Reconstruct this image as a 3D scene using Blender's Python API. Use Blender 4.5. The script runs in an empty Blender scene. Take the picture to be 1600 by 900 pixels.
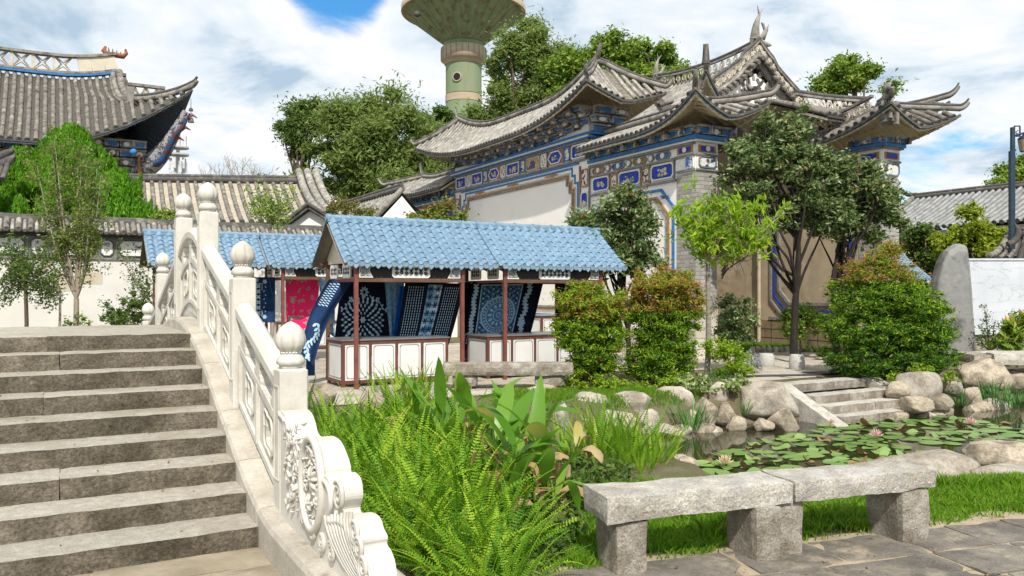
import bpy, bmesh, math, random
import numpy as np
from math import sin, cos, pi, radians, sqrt, atan2, floor
from mathutils import Vector, Matrix, noise
from mathutils.geometry import tessellate_polygon

random.seed(7)
S = bpy.context.scene
COL = S.collection
# ------------------------------------------------------------------ camera
F = 1260.0
CZ = 1.7
cam = bpy.data.cameras.new('camera'); camo = bpy.data.objects.new('camera', cam); COL.objects.link(camo)
cam.sensor_width = 36; cam.lens = 36*F/1600; cam.shift_y = 0.005
cam.clip_start = 0.05; cam.clip_end = 3000
camo.location = (0, 0, CZ); camo.rotation_euler = (radians(90), 0, 0)
S.camera = camo
S.view_settings.view_transform = 'Standard'; S.view_settings.look = 'None'
S.view_settings.exposure = 0.28; S.view_settings.gamma = 1
S.cycles.use_denoising = True
S.cycles.max_bounces = 6; S.cycles.transparent_max_bounces = 8
# ------------------------------------------------------------------ sun and sky
SUN_AZ = radians(174)      # direction towards the sun, measured from +Y clockwise towards +X
SUN_EL = radians(48)
sd = Vector((sin(SUN_AZ)*cos(SUN_EL), cos(SUN_AZ)*cos(SUN_EL), sin(SUN_EL)))
sun = bpy.data.lights.new('sun', 'SUN'); sun.energy = 4.0; sun.angle = radians(0.6); sun.color = (1, 0.95, 0.86)
suno = bpy.data.objects.new('sun', sun); COL.objects.link(suno)
suno.rotation_euler = sd.to_track_quat('Z', 'Y').to_euler(); suno.location = (10, -10, 30)
W_ = bpy.data.worlds.new("World"); S.world = W_; W_.use_nodes = True
def make_world():
    nt = W_.node_tree; nt.nodes.clear(); N = nt.nodes; L = nt.links
    out = N.new('ShaderNodeOutputWorld'); bg = N.new('ShaderNodeBackground'); L.new(bg.outputs[0], out.inputs[0])
    sky = N.new('ShaderNodeTexSky'); sky.sky_type = 'NISHITA'; sky.sun_disc = False
    sky.sun_elevation = SUN_EL; sky.sun_rotation = SUN_AZ; sky.air_density = 1.2; sky.dust_density = 0.4; sky.ozone_density = 3
    tc = N.new('ShaderNodeTexCoord')
    sep = N.new('ShaderNodeSeparateXYZ'); L.new(tc.outputs['Generated'], sep.inputs[0])
    def math_(op, a, b=None, c=None):
        m = N.new('ShaderNodeMath'); m.operation = op
        for i, x in enumerate((a, b, c)):
            if x is None: continue
            if isinstance(x, (int, float)): m.inputs[i].default_value = x
            else: L.new(x, m.inputs[i])
        return m.outputs[0]
    # project the view direction onto a cloud layer
    zz = math_('MAXIMUM', math_('ADD', sep.outputs[2], 0.16), 0.05)
    cx = math_('DIVIDE', sep.outputs[0], zz); cy = math_('DIVIDE', sep.outputs[1], zz)
    cmb = N.new('ShaderNodeCombineXYZ'); L.new(cx, cmb.inputs[0]); L.new(cy, cmb.inputs[1])
    def noise_(scale, detail, rough, off, dist=0.0):
        mp = N.new('ShaderNodeMapping'); L.new(cmb.outputs[0], mp.inputs[0]); mp.inputs['Location'].default_value = off
        n = N.new('ShaderNodeTexNoise'); n.inputs['Scale'].default_value = scale; n.inputs['Detail'].default_value = detail
        n.inputs['Roughness'].default_value = rough; n.inputs['Distortion'].default_value = dist
        L.new(mp.outputs[0], n.inputs['Vector']); return n.outputs[0]
    big = noise_(0.55, 8, 0.55, (3.1, 1.7, 0), 0.3)
    # two clear gaps between the clouds (one overhead-left, one low on the right)
    def gap(d, r0, r1):
        v = N.new('ShaderNodeVectorMath'); v.operation = 'DOT_PRODUCT'
        nv = N.new('ShaderNodeVectorMath'); nv.operation = 'NORMALIZE'; L.new(tc.outputs['Generated'], nv.inputs[0])
        L.new(nv.outputs[0], v.inputs[0]); v.inputs[1].default_value = Vector(d).normalized()
        mr = N.new('ShaderNodeMapRange'); mr.inputs['From Min'].default_value = cos(r1); mr.inputs['From Max'].default_value = cos(r0)
        mr.interpolation_type = 'SMOOTHSTEP'
        L.new(v.outputs['Value'], mr.inputs['Value']); return mr.outputs[0]
    fine = noise_(2.2, 9, 0.6, (0.4, 5.2, 0), 0.4)
    g1 = gap((-0.22, 1, 0.405), radians(1), radians(5.8))
    g2 = gap((0.62, 1, 0.13), radians(2), radians(12))
    dens = math_('ADD', math_('MULTIPLY', big, 1.0), math_('MULTIPLY', fine, 0.55))
    dens = math_('ADD', dens, 0.03)
    dens = math_('SUBTRACT', dens, math_('MULTIPLY', g1, 0.47))
    dens = math_('SUBTRACT', dens, math_('MULTIPLY', g2, 0.12))
    mr = N.new('ShaderNodeMapRange'); mr.inputs['From Min'].default_value = 0.50; mr.inputs['From Max'].default_value = 0.68
    mr.interpolation_type = 'SMOOTHSTEP'; L.new(dens, mr.inputs['Value'])
    shade = noise_(2.1, 9, 0.58, (7.3, 2.2, 0), 0.4)
    cr = N.new('ShaderNodeValToRGB'); e = cr.color_ramp.elements
    e[0].position = 0.36; e[0].color = (0.40, 0.52, 0.64, 1); e[1].position = 0.58; e[1].color = (0.84, 0.85, 0.87, 1)
    m2 = e.new(0.47); m2.color = (0.68, 0.75, 0.81, 1)
    L.new(shade, cr.inputs[0])
    sk = N.new('ShaderNodeMix'); sk.data_type = 'RGBA'; sk.blend_type = 'MULTIPLY'; sk.inputs[0].default_value = 1
    L.new(sky.outputs[0], sk.inputs[6]); sk.inputs[7].default_value = (0.045, 0.105, 0.14, 1)
    mx = N.new('ShaderNodeMix'); mx.data_type = 'RGBA'; L.new(mr.outputs[0], mx.inputs[0]); L.new(sk.outputs[2], mx.inputs[6]); L.new(cr.outputs[0], mx.inputs[7])
    L.new(mx.outputs[2], bg.inputs[0]); bg.inputs[1].default_value = 1.0
make_world()
# ------------------------------------------------------------------ frames and helpers
UX, UY = 0.8696, 0.4936       # street grid: u runs right-and-away, v runs left-and-away
TH = atan2(UY, UX)
def W(u, v, z=0.0): return Vector((UX*u-UY*v, UY*u+UX*v, z))
def UV(x, y): return (UX*x+UY*y, -UY*x+UX*y)
def P(px, py, Y): return Vector(((px-800)/F*Y, Y, CZ-(py-458)/F*Y))
def G(px, py, z=0.0):
    Y = (CZ-z)*F/(py-458); return Vector(((px-800)/F*Y, Y, z))

class MB:
    """collects faces; build() links them as one mesh object"""
    def __init__(s): s.v = []; s.f = []; s.sm = []
    def add(s, vs, fs, smooth=False):
        n = len(s.v); s.v.extend([tuple(p) for p in vs]); s.f.extend([tuple(i+n for i in f) for f in fs]); s.sm.extend([smooth]*len(fs)); return s
    def box(s, a, b):
        x0, y0, z0 = a; x1, y1, z1 = b
        vs = [(x0,y0,z0),(x1,y0,z0),(x1,y1,z0),(x0,y1,z0),(x0,y0,z1),(x1,y0,z1),(x1,y1,z1),(x0,y1,z1)]
        return s.add(vs, [(0,3,2,1),(4,5,6,7),(0,1,5,4),(1,2,6,5),(2,3,7,6),(3,0,4,7)])
    def obox(s, c, X, Y, Z, hx, hy, hz):
        c, X, Y, Z = Vector(c), Vector(X), Vector(Y), Vector(Z)
        vs = [c+X*(hx*i)+Y*(hy*j)+Z*(hz*k) for k in (-1,1) for i, j in ((-1,-1),(1,-1),(1,1),(-1,1))]
        return s.add(vs, [(0,3,2,1),(4,5,6,7),(0,1,5,4),(1,2,6,5),(2,3,7,6),(3,0,4,7)])
    def beam(s, a, b, w, h, up=(0,0,1)):
        a, b = Vector(a), Vector(b); d = (b-a); L = d.length; d.normalize(); up = Vector(up)
        x = d.cross(up)
        if x.length < 1e-4: x = d.cross(Vector((1,0,0)))
        x.normalize(); y = x.cross(d)
        return s.obox((a+b)/2, d, x, y, L/2, w/2, h/2)
    def tube(s, pts, r, n=8, caps=True, smooth=True, half=False, flat=None):
        pts = [Vector(p) for p in pts]; m = len(pts)
        if not hasattr(r, '__len__'): r = [r]*m
        vs = []; ref = None
        for i, p in enumerate(pts):
            t = (pts[min(i+1,m-1)]-pts[max(i-1,0)]).normalized()
            if ref is None:
                ref = Vector((0,0,1)) if abs(t.z) < .9 else Vector((1,0,0))
            x = t.cross(ref)
            if x.length < 1e-5: x = t.cross(Vector((0.3,1,0.1)))
            x.normalize(); y = x.cross(t).normalized(); ref = y
            for k in range(n):
                a = (pi*k/(n-1)) if half else 2*pi*k/n
                vs.append(p + x*(cos(a)*r[i]) + y*(sin(a)*r[i]*(flat or 1)))
        fs = []
        for i in range(m-1):
            for k in range(n if not half else n-1):
                k2 = (k+1) % n
                fs.append((i*n+k, i*n+k2, (i+1)*n+k2, (i+1)*n+k))
        s.add(vs, fs, smooth)
        if caps:
            s.add([vs[k] for k in range(n)], [tuple(range(n-1,-1,-1))])
            s.add([vs[(m-1)*n+k] for k in range(n)], [tuple(range(n))])
        return s
    def lathe(s, prof, c=(0,0,0), n=16, smooth=True, mod=None):
        c = Vector(c); vs = []
        for r, z in prof:
            for k in range(n):
                a = 2*pi*k/n; rr = r*(mod(a, z) if mod else 1)
                vs.append(c+Vector((rr*cos(a), rr*sin(a), z)))
        fs = [(i*n+k, i*n+(k+1)%n, (i+1)*n+(k+1)%n, (i+1)*n+k) for i in range(len(prof)-1) for k in range(n)]
        s.add(vs, fs, smooth)
        s.add([vs[k] for k in range(n)], [tuple(range(n-1,-1,-1))]); s.add([vs[(len(prof)-1)*n+k] for k in range(n)], [tuple(range(n))])
        return s
    def prism(s, loop, fn, d0, d1, holes=(), smooth=False, n3=None):
        """loop of 2-D points (and holes) extruded between depths d0 and d1; fn(a,b,d) -> point"""
        loops = [list(loop)]+[list(h) for h in holes]
        flat = [p for l in loops for p in l]
        tris = tessellate_polygon([[Vector((p[0],p[1],0)) for p in l] for l in loops])
        n = len(flat)
        vs = [fn(p[0],p[1],d0) for p in flat]+[fn(p[0],p[1],d1) for p in flat]
        fs = [tuple(t) for t in tris]+[tuple(i+n for i in reversed(t)) for t in tris]
        s.add(vs, fs)
        o = 0
        for l in loops:
            k = len(l)
            s.add([fn(p[0],p[1],d0) for p in l]+[fn(p[0],p[1],d1) for p in l], [(i,(i+1)%k,k+(i+1)%k,k+i) for i in range(k)], smooth)
            o += k
        return s
    def grid(s, fn, nu, nv, smooth=True):
        vs = [fn(i/nu, j/nv) for j in range(nv+1) for i in range(nu+1)]
        fs = [(j*(nu+1)+i, j*(nu+1)+i+1, (j+1)*(nu+1)+i+1, (j+1)*(nu+1)+i) for j in range(nv) for i in range(nu)]
        return s.add(vs, fs, smooth)
    def rough(s, a, b, seg=0.12, amp=0.012, freq=3.0, seed=0, round_=0.03, fr2=None, mp=None):
        """a hewn stone block: a subdivided box, edges worn and faces uneven; mp maps the corner points"""
        a = Vector(a); b = Vector(b); d = b-a
        n = [max(1, int(round(abs(d[i])/seg))) for i in range(3)]
        idx = {}; vs = []; fs = []; sv = Vector((seed*3.7, seed*1.3, seed*2.1))
        def vid(i, j, k):
            key = (i,j,k)
            if key not in idx:
                p = Vector((a.x+d.x*i/n[0], a.y+d.y*j/n[1], a.z+d.z*k/n[2]))
                e = [(i == 0)-(i == n[0]), (j == 0)-(j == n[1]), (k == 0)-(k == n[2])]
                cnt = sum(1 for q in e if q)
                if cnt >= 2: p += Vector(e)*round_*(0.6+0.8*noise.noise(p*5+sv))
                q = p*freq+sv
                p += noise.noise_vector(q)*amp + noise.noise_vector(q*3.1)*amp*0.5
                if mp: p = mp(p)
                idx[key] = len(vs); vs.append(p)
            return idx[key]
        for k0 in (0, n[2]):
            for i in range(n[0]):
                for j in range(n[1]):
                    q = (vid(i,j,k0), vid(i+1,j,k0), vid(i+1,j+1,k0), vid(i,j+1,k0)); fs.append(q if k0 else q[::-1])
        for j0 in (0, n[1]):
            for i in range(n[0]):
                for k in range(n[2]):
                    q = (vid(i,j0,k), vid(i+1,j0,k), vid(i+1,j0,k+1), vid(i,j0,k+1)); fs.append(q if not j0 else q[::-1])
        for i0 in (0, n[0]):
            for j in range(n[1]):
                for k in range(n[2]):
                    q = (vid(i0,j,k), vid(i0,j+1,k), vid(i0,j+1,k+1), vid(i0,j,k+1)); fs.append(q if i0 else q[::-1])
        return s.add(vs, fs)
    def mesh(s, name, m, origin=None):
        me = bpy.data.meshes.new(name)
        v = np.array(s.v, dtype=np.float64).reshape(-1,3)
        if origin is not None: v = v-np.array(origin)
        me.from_pydata(v.tolist(), [], s.f)
        me.polygons.foreach_set('use_smooth', s.sm)
        if m is not None: me.materials.append(m)
        me.update(); return me
    def build(s, name, m, parent=None, origin=None, **k):
        """vertices are in the parent's local space (or, for a Thing, in the frame the Thing was made in)"""
        if isinstance(parent, Thing):
            me = s.mesh(name, m, parent.org); return link(name, me, parent.o, **k)
        return link(name, s.mesh(name, m, origin), parent, **k)
def link(name, me, parent=None, loc=None, rot=None, scale=None, label=None, kind=None):
    o = bpy.data.objects.new(name, me); COL.objects.link(o)
    if parent is not None: o.parent = parent.o if isinstance(parent, Thing) else parent
    if loc is not None: o.location = loc
    if rot is not None: o.rotation_euler = rot
    if scale is not None: o.scale = scale
    if label: o['label'] = label
    if kind: o['kind'] = kind
    return o
def tag(o, label, cat, group=None):
    o['label'] = label; o['category'] = cat
    if group: o['group'] = group
    return o
class Thing:
    """an Empty at the thing's base that parents its parts. uv=True: vertices are given as (u, v, z) street-grid coordinates"""
    def __init__(s, name, label, cat, org=(0,0,0), uv=False, rot=None, group=None, kind=None):
        s.org = Vector(org); s.o = bpy.data.objects.new(name, None); COL.objects.link(s.o); s.o.empty_display_size = .2
        if uv: s.o.location = W(*org); s.o.rotation_euler = (0,0,TH)
        else:
            s.o.location = org
            if rot is not None: s.o.rotation_euler = (0,0,rot)
        if kind: s.o['kind'] = kind; s.o['label'] = label
        else: tag(s.o, label, cat, group)
    def loc(s, p): return Vector(p)-s.org
def copy_thing(root, loc=None, rotz=None, label=None, scale=None):
    def cp(o, par):
        c = o.copy(); COL.objects.link(c); c.parent = par
        for ch in KIDS.get(o, ()): cp(ch, c)
        return c
    KIDS = {}
    for o in bpy.data.objects:
        if o.parent: KIDS.setdefault(o.parent, []).append(o)
    r = cp(root, None)
    if loc is not None: r.location = loc
    if rotz is not None: r.rotation_euler = (0,0,rotz)
    if scale is not None: r.scale = scale if hasattr(scale, '__len__') else (scale,)*3
    if label: r['label'] = label
    return r
# ------------------------------------------------------------------ materials
MATS = {}
def mat(name, c1, c2=None, scale=4.0, c3=None, rough=0.85, bump=0.0, bscale=30.0, stain=None, sscale=0.7, smin=0.5, smax=0.7,
        metal=0.0, spec=0.3, stretch=(1,1,1), rand=0.0, detail=6, lo=0.35, hi=0.65, coord='Object', island=0.0, bdist=0.02, grain=0.0, gscale=110):
    if name in MATS: return MATS[name]
    m = bpy.data.materials.new(name); m.use_nodes = True; nt = m.node_tree; N = nt.nodes; L = nt.links
    b = N['Principled BSDF']; b.inputs['Roughness'].default_value = rough; b.inputs['Metallic'].default_value = metal
    b.inputs['Specular IOR Level'].default_value = spec
    tc = N.new('ShaderNodeTexCoord'); mp = N.new('ShaderNodeMapping'); mp.inputs['Scale'].default_value = stretch
    L.new(tc.outputs[coord], mp.inputs[0])
    vec = mp.outputs[0]
    if rand or island:
        oi = N.new('ShaderNodeObjectInfo'); ad = N.new('ShaderNodeVectorMath'); ad.operation = 'MULTIPLY_ADD'
        L.new(oi.outputs['Random'], ad.inputs[0]); ad.inputs[1].default_value = (37, 53, 29); L.new(vec, ad.inputs[2]); vec = ad.outputs[0]
    def nz(sc, det=detail, r=0.6):
        n = N.new('ShaderNodeTexNoise'); n.inputs['Scale'].default_value = sc; n.inputs['Detail'].default_value = det; n.inputs['Roughness'].default_value = r
        L.new(vec, n.inputs['Vector']); return n.outputs[0]
    c2 = c2 or tuple(x*0.8 for x in c1)
    cr = N.new('ShaderNodeValToRGB'); e = cr.color_ramp.elements
    e[0].position = lo; e[0].color = (*c1,1); e[1].position = hi; e[1].color = (*c2,1)
    if c3: q = e.new((lo+hi)/2); q.color = (*c3,1)
    L.new(nz(scale), cr.inputs[0]); col = cr.outputs[0]
    if stain:
        mr = N.new('ShaderNodeMapRange'); mr.inputs['From Min'].default_value = smin; mr.inputs['From Max'].default_value = smax
        L.new(nz(sscale, 8, 0.65), mr.inputs['Value'])
        mx = N.new('ShaderNodeMix'); mx.data_type = 'RGBA'; L.new(mr.outputs[0], mx.inputs[0]); L.new(col, mx.inputs[6]); mx.inputs[7].default_value = (*stain,1); col = mx.outputs[2]
    if grain:
        mg = N.new('ShaderNodeMapRange'); mg.inputs['From Min'].default_value = 0.32; mg.inputs['From Max'].default_value = 0.68; mg.inputs['To Min'].default_value = 1-grain; mg.inputs['To Max'].default_value = 1+grain*0.8
        L.new(nz(gscale, 3, 0.7), mg.inputs['Value']); mv = N.new('ShaderNodeVectorMath'); mv.operation = 'SCALE'; L.new(col, mv.inputs[0]); L.new(mg.outputs[0], mv.inputs['Scale']); col = mv.outputs[0]
    if rand or island:
        hs = N.new('ShaderNodeHueSaturation'); mr2 = N.new('ShaderNodeMapRange')
        a = rand or island
        mr2.inputs['To Min'].default_value = 1-a; mr2.inputs['To Max'].default_value = 1+a
        if island:
            ge = N.new('ShaderNodeNewGeometry'); L.new(ge.outputs['Random Per Island'], mr2.inputs['Value'])
        else: L.new(oi.outputs['Random'], mr2.inputs['Value'])
        L.new(mr2.outputs[0], hs.inputs['Value']); L.new(col, hs.inputs['Color']); col = hs.outputs[0]
    L.new(col, b.inputs['Base Color'])
    if bump:
        bp = N.new('ShaderNodeBump'); bp.inputs['Strength'].default_value = bump; bp.inputs['Distance'].default_value = bdist
        L.new(nz(bscale, 8, 0.7), bp.inputs['Height']); L.new(bp.outputs[0], b.inputs['Normal'])
    MATS[name] = m; return m
def leafmat(name, cols, trans=0.35, rough=0.45, spec=0.4, weights=None):
    """foliage: each leaf takes its own tone"""
    if name in MATS: return MATS[name]
    m = bpy.data.materials.new(name); m.use_nodes = True; nt = m.node_tree; N = nt.nodes; L = nt.links
    b = N['Principled BSDF']; b.inputs['Roughness'].default_value = rough; b.inputs['Specular IOR Level'].default_value = spec
    ge = N.new('ShaderNodeNewGeometry'); cr = N.new('ShaderNodeValToRGB'); e = cr.color_ramp.elements; n = len(cols)
    pos = weights or [i/(n-1) for i in range(n)]
    e[0].position = pos[0]; e[0].color = (*cols[0],1); e[1].position = pos[-1]; e[1].color = (*cols[-1],1)
    for i in range(1, n-1): q = e.new(pos[i]); q.color = (*cols[i],1)
    oi = N.new('ShaderNodeObjectInfo')
    ad = N.new('ShaderNodeMath'); ad.operation = 'ADD'; L.new(ge.outputs['Random Per Island'], ad.inputs[0]); L.new(oi.outputs['Random'], ad.inputs[1])
    fr = N.new('ShaderNodeMath'); fr.operation = 'FRACT'; L.new(ad.outputs[0], fr.inputs[0]); L.new(fr.outputs[0], cr.inputs[0])
    tr = N.new('ShaderNodeBsdfTranslucent'); mx = N.new('ShaderNodeMixShader'); mx.inputs[0].default_value = trans
    L.new(cr.outputs[0], b.inputs['Base Color']); L.new(cr.outputs[0], tr.inputs['Color'])
    L.new(b.outputs[0], mx.inputs[1]); L.new(tr.outputs[0], mx.inputs[2]); L.new(mx.outputs[0], N['Material Output'].inputs[0])
    MATS[name] = m; return m
def flat(name, c, rough=0.6, spec=0.3, metal=0.0): return mat(name, c, tuple(x*0.88 for x in c), scale=6, rough=rough, spec=spec, metal=metal)

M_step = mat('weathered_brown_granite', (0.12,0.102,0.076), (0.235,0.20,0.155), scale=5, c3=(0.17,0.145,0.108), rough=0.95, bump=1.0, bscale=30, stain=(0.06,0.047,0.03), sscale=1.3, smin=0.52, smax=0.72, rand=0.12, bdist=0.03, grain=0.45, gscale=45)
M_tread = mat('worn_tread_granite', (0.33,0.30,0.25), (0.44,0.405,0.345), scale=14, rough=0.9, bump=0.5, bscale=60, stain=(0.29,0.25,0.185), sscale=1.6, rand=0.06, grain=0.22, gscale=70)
M_marble = mat('white_marble', (0.63,0.605,0.555), (0.53,0.50,0.445), scale=2.2, rough=0.55, bump=0.12, bscale=25, stain=(0.38,0.345,0.28), sscale=2.6, smin=0.55, smax=0.78, rand=0.04, grain=0.05, gscale=30)
M_curb = mat('weathered_curb_marble', (0.52,0.48,0.41), (0.38,0.34,0.28), scale=3, rough=0.7, bump=0.35, bscale=30, stain=(0.15,0.125,0.095), sscale=2.6, smin=0.60, smax=0.74, rand=0.06, grain=0.12, gscale=40)
M_granite = mat('rough_light_granite', (0.43,0.405,0.365), (0.58,0.55,0.50), scale=7, c3=(0.51,0.47,0.405), rough=0.92, bump=1.0, bscale=30, lo=0.4, hi=0.6, stain=(0.30,0.26,0.20), sscale=2.2, smin=0.52, smax=0.75, rand=0.08, bdist=0.025, grain=0.35, gscale=75)
M_grdark = mat('rough_brown_granite', (0.26,0.225,0.18), (0.45,0.41,0.355), scale=6, rough=0.92, bump=1.0, bscale=30, lo=0.4, hi=0.62, stain=(0.17,0.135,0.095), sscale=2.5, rand=0.08, bdist=0.025, grain=0.38, gscale=70)
M_rock = mat('tan_boulder', (0.38,0.335,0.265), (0.19,0.16,0.12), scale=3.4, c3=(0.42,0.355,0.27), rough=0.9, bump=0.7, bscale=14, stain=(0.15,0.115,0.075), sscale=1.9, smin=0.53, smax=0.72, rand=0.15, bdist=0.04, grain=0.28, gscale=28)
M_rockw = mat('pale_boulder', (0.50,0.455,0.39), (0.29,0.25,0.20), scale=3.6, rough=0.9, bump=0.8, bscale=14, stain=(0.19,0.15,0.10), sscale=2.6, rand=0.1, bdist=0.03, grain=0.22, gscale=28)
# ------------------------------------------------------------------ ground, pond, paving
POND = [(2.3,7.7),(2.0,9.0),(1.2,9.8),(0.7,11.2),(0.8,12.55),(2.0,12.85),(3.4,13.7),(4.6,14.0),(5.8,14.4),(7.2,15.3),(8.6,16.6),(11,17.3),(15,17),(18,14),(15,9.6),(9,8.7),(6.6,8.3),(5.2,7.95),(3.8,7.65)]
def poly_dist(X, Y, poly):
    d = np.full(X.shape, 1e9); ins = np.zeros(X.shape, bool); n = len(poly)
    for i in range(n):
        x0, y0 = poly[i]; x1, y1 = poly[(i+1) % n]
        dx, dy = x1-x0, y1-y0; t = np.clip(((X-x0)*dx+(Y-y0)*dy)/(dx*dx+dy*dy), 0, 1)
        d = np.minimum(d, np.hypot(X-x0-t*dx, Y-y0-t*dy))
        c = ((y0 > Y) != (y1 > Y)) & (X < (x1-x0)*(Y-y0)/((y1-y0) if y1 != y0 else 1e-9)+x0)
        ins ^= c
    return np.where(ins, -d, d)
ST0 = UV(*G(1226,602).xy); ST1 = UV(*G(1359,593.6).xy)   # top edge of the pond steps
ST_v = (ST0[1]+ST1[1])/2; ST_u0, ST_u1 = ST0[0], ST1[0]
def ground_z(X, Y):
    X = np.asarray(X, float); Y = np.asarray(Y, float)
    d = poly_dist(X, Y, POND); t = np.clip((d+0.35)/0.75, 0, 1); t = t*t*(3-2*t)
    z = -1.0+1.0*t
    z = z + 0.02*np.sin(X*3.1+Y*1.7)*np.sin(Y*2.3-X)*(d > 0.4)*(d < 2)
    U = UX*X+UY*Y; V = -UY*X+UX*Y
    st = (U > ST_u0-0.2) & (U < ST_u1+0.2) & (V > ST_v-1.3) & (V < ST_v+0.05)
    return np.where(st, -1.0, z)
def make_ground():
    xs = np.concatenate([[-900,-400,-150,-60,-30], np.arange(-18,26,0.16), [32,60,150,400,900]])
    ys = np.concatenate([[-300,-100,-30,-8], np.arange(0,30,0.16), [34,50,100,300,900,2500]])
    X, Y = np.meshgrid(xs, ys); Z = ground_z(X, Y)-0.012
    v = np.stack([X,Y,Z], -1).reshape(-1,3); nx, ny = len(xs), len(ys)
    i = np.arange(nx-1); j = np.arange(ny-1); I, J = np.meshgrid(i, j); a = (J*nx+I).reshape(-1)
    f = np.stack([a,a+1,a+1+nx,a+nx], 1)
    m = mat('earth_and_moss', (0.16,0.125,0.085), (0.10,0.12,0.045), scale=1.5, c3=(0.13,0.115,0.06), rough=1, bump=0.8, bscale=12, stain=(0.20,0.165,0.115), sscale=3, bdist=0.05)
    me = fast_mesh('ground', v, f, m, smooth=True); o = link('ground', me); o['kind'] = 'structure'; o['label'] = 'bare earth under the plants and stones'
def fast_mesh(name, v, f, m=None, smooth=False):
    me = bpy.data.meshes.new(name); v = np.asarray(v, np.float32); f = np.asarray(f, np.int32)
    me.vertices.add(len(v)); me.vertices.foreach_set('co', v.reshape(-1))
    k = f.shape[1]; me.loops.add(f.size); me.loops.foreach_set('vertex_index', f.reshape(-1))
    me.polygons.add(len(f)); me.polygons.foreach_set('loop_start', np.arange(len(f), dtype=np.int32)*k)
    me.polygons.foreach_set('loop_total', np.full(len(f), k, np.int32))
    me.polygons.foreach_set('use_smooth', np.full(len(f), smooth))
    me.update(calc_edges=True)
    if m is not None: me.materials.append(m)
    return me
make_ground()
WZ = -0.55
def make_water():
    m = bpy.data.materials.new('pond_water'); m.use_nodes = True; N = m.node_tree.nodes; L = m.node_tree.links
    b = N['Principled BSDF']; b.inputs['Base Color'].default_value = (0.03,0.03,0.012,1); b.inputs['Roughness'].default_value = 0.03
    b.inputs['IOR'].default_value = 1.33; b.inputs['Specular IOR Level'].default_value = 0.9
    tc = N.new('ShaderNodeTexCoord'); n = N.new('ShaderNodeTexNoise'); n.inputs['Scale'].default_value = 5; n.inputs['Detail'].default_value = 3
    bp = N.new('ShaderNodeBump'); bp.inputs['Strength'].default_value = 0.06; bp.inputs['Distance'].default_value = 0.02
    L.new(tc.outputs['Object'], n.inputs['Vector']); L.new(n.outputs[0], bp.inputs['Height']); L.new(bp.outputs[0], b.inputs['Normal'])
    mb = MB(); mb.add([(0.3,7.0,WZ),(24,7.0,WZ),(24,19,WZ),(0.3,19,WZ)], [(0,1,2,3)])
    mb.build('pond_water', m, kind='structure', label='still dark pond water reflecting the banks')
make_water()
# paving: single slabs laid in courses
M_pave = mat('warm_grey_paving', (0.36,0.32,0.26), (0.48,0.435,0.365), scale=3, rough=0.9, bump=0.45, bscale=22, stain=(0.25,0.215,0.17), sscale=1.2, rand=0.10)
M_paved = mat('dark_slate_paving', (0.13,0.115,0.098), (0.27,0.24,0.20), scale=4, c3=(0.19,0.168,0.14), rough=0.8, bump=0.9, bscale=14, stain=(0.40,0.335,0.25), sscale=3.2, smin=0.55, smax=0.70, rand=0.18, bdist=0.03, grain=0.2, gscale=60)
M_joint = mat('sandy_joint', (0.44,0.36,0.25), (0.30,0.24,0.165), scale=6, rough=1, bump=0.6, bscale=40)
def slab_mesh(w, l, m, seed, amp=0.003, h=0.06):
    mb = MB(); mb.rough((0.004,0.004,-h),(w-0.004,l-0.004,0), seg=0.11, amp=amp, freq=4, seed=seed, round_=0.010)
    return mb.mesh('paving_stone', m)
def pave(name, label, u0, u1, v0, v1, pw, pl, m, inside, z=0.012, ang=0.0, org=None, amp=0.003):
    """courses of stones in a frame turned by ang; inside(x, y) says whether a stone's centre is laid"""
    root = bpy.data.objects.new(name, None); COL.objects.link(root); root['kind'] = 'structure'; root['label'] = label
    meshes = [slab_mesh(pw*k, pl, m, i, amp) for i, k in enumerate((1.0, 1.0, 0.8, 1.25))]; ws = (1.0,1.0,0.8,1.25)
    ca, sa = cos(ang), sin(ang); rnd = random.Random(3); n = 0
    base = MB(); cells = []
    v = v0
    while v < v1:
        u = u0 - rnd.random()*pw
        while u < u1:
            k = rnd.randrange(4); cu, cv = u+pw*ws[k]/2, v+pl/2
            x, y = ca*cu-sa*cv, sa*cu+ca*cv
            if inside(x, y):
                o = link('paving_stone', meshes[k], root, loc=(ca*u-sa*v, sa*u+ca*v, z+rnd.uniform(-.004,.004)), rot=(rnd.uniform(-.004,.004),rnd.uniform(-.004,.004),ang))
                g = 0.03; q = [(u-g,v-g),(u+pw*ws[k]+g,v-g),(u+pw*ws[k]+g,v+pl+g),(u-g,v+pl+g)]
                zz = z-0.014+0.0004*(n % 7); base.add([(ca*a-sa*b, sa*a+ca*b, zz) for a, b in q], [(0,1,2,3)]); n += 1
            u += pw*ws[k]
        v += pl
    base.build('joint_bed', M_joint, root)
    return root
def pd(x, y): return float(poly_dist(np.array([x]), np.array([y]), POND)[0])
def in_plaza(x, y):
    u, v = UV(x, y); px = 800+F*x/max(y,0.1)
    if pd(x, y) < 0.75 and not (ST_u0 < u < ST_u1 and v > ST_v+0.25): return False
    if v < ST_v+0.45 and px > 950: return False
    if px < 900 and v < 12.3: return False            # planted bank
    if 900 <= px < 1130 and y < 17.9: return False
    if px > 1290 and y < 22: return False
    if px > 1120 and y > 23.3: return False
    if px > 1480: return False
    return 330 < px < 1500 and y < 27 and not (u > 14.0 and v > 15.4 and u < 15.2)
pave('plaza_pavement', 'pale worn flagstones of the square around the stalls', 2, 26, 11.2, 27, 0.95, 0.75, M_pave, in_plaza, ang=TH, z=0.014)
BD = Vector((0.951,0.309,0))                          # the bench's direction
def in_walk(x, y):
    # near walk, right of the bridge end and in front of the lawn
    edge = 5.0+(x-0.8)*0.36
    return y < edge+0.12 and x > 0.05 and y > 2.0 and x < 8.5
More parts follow.
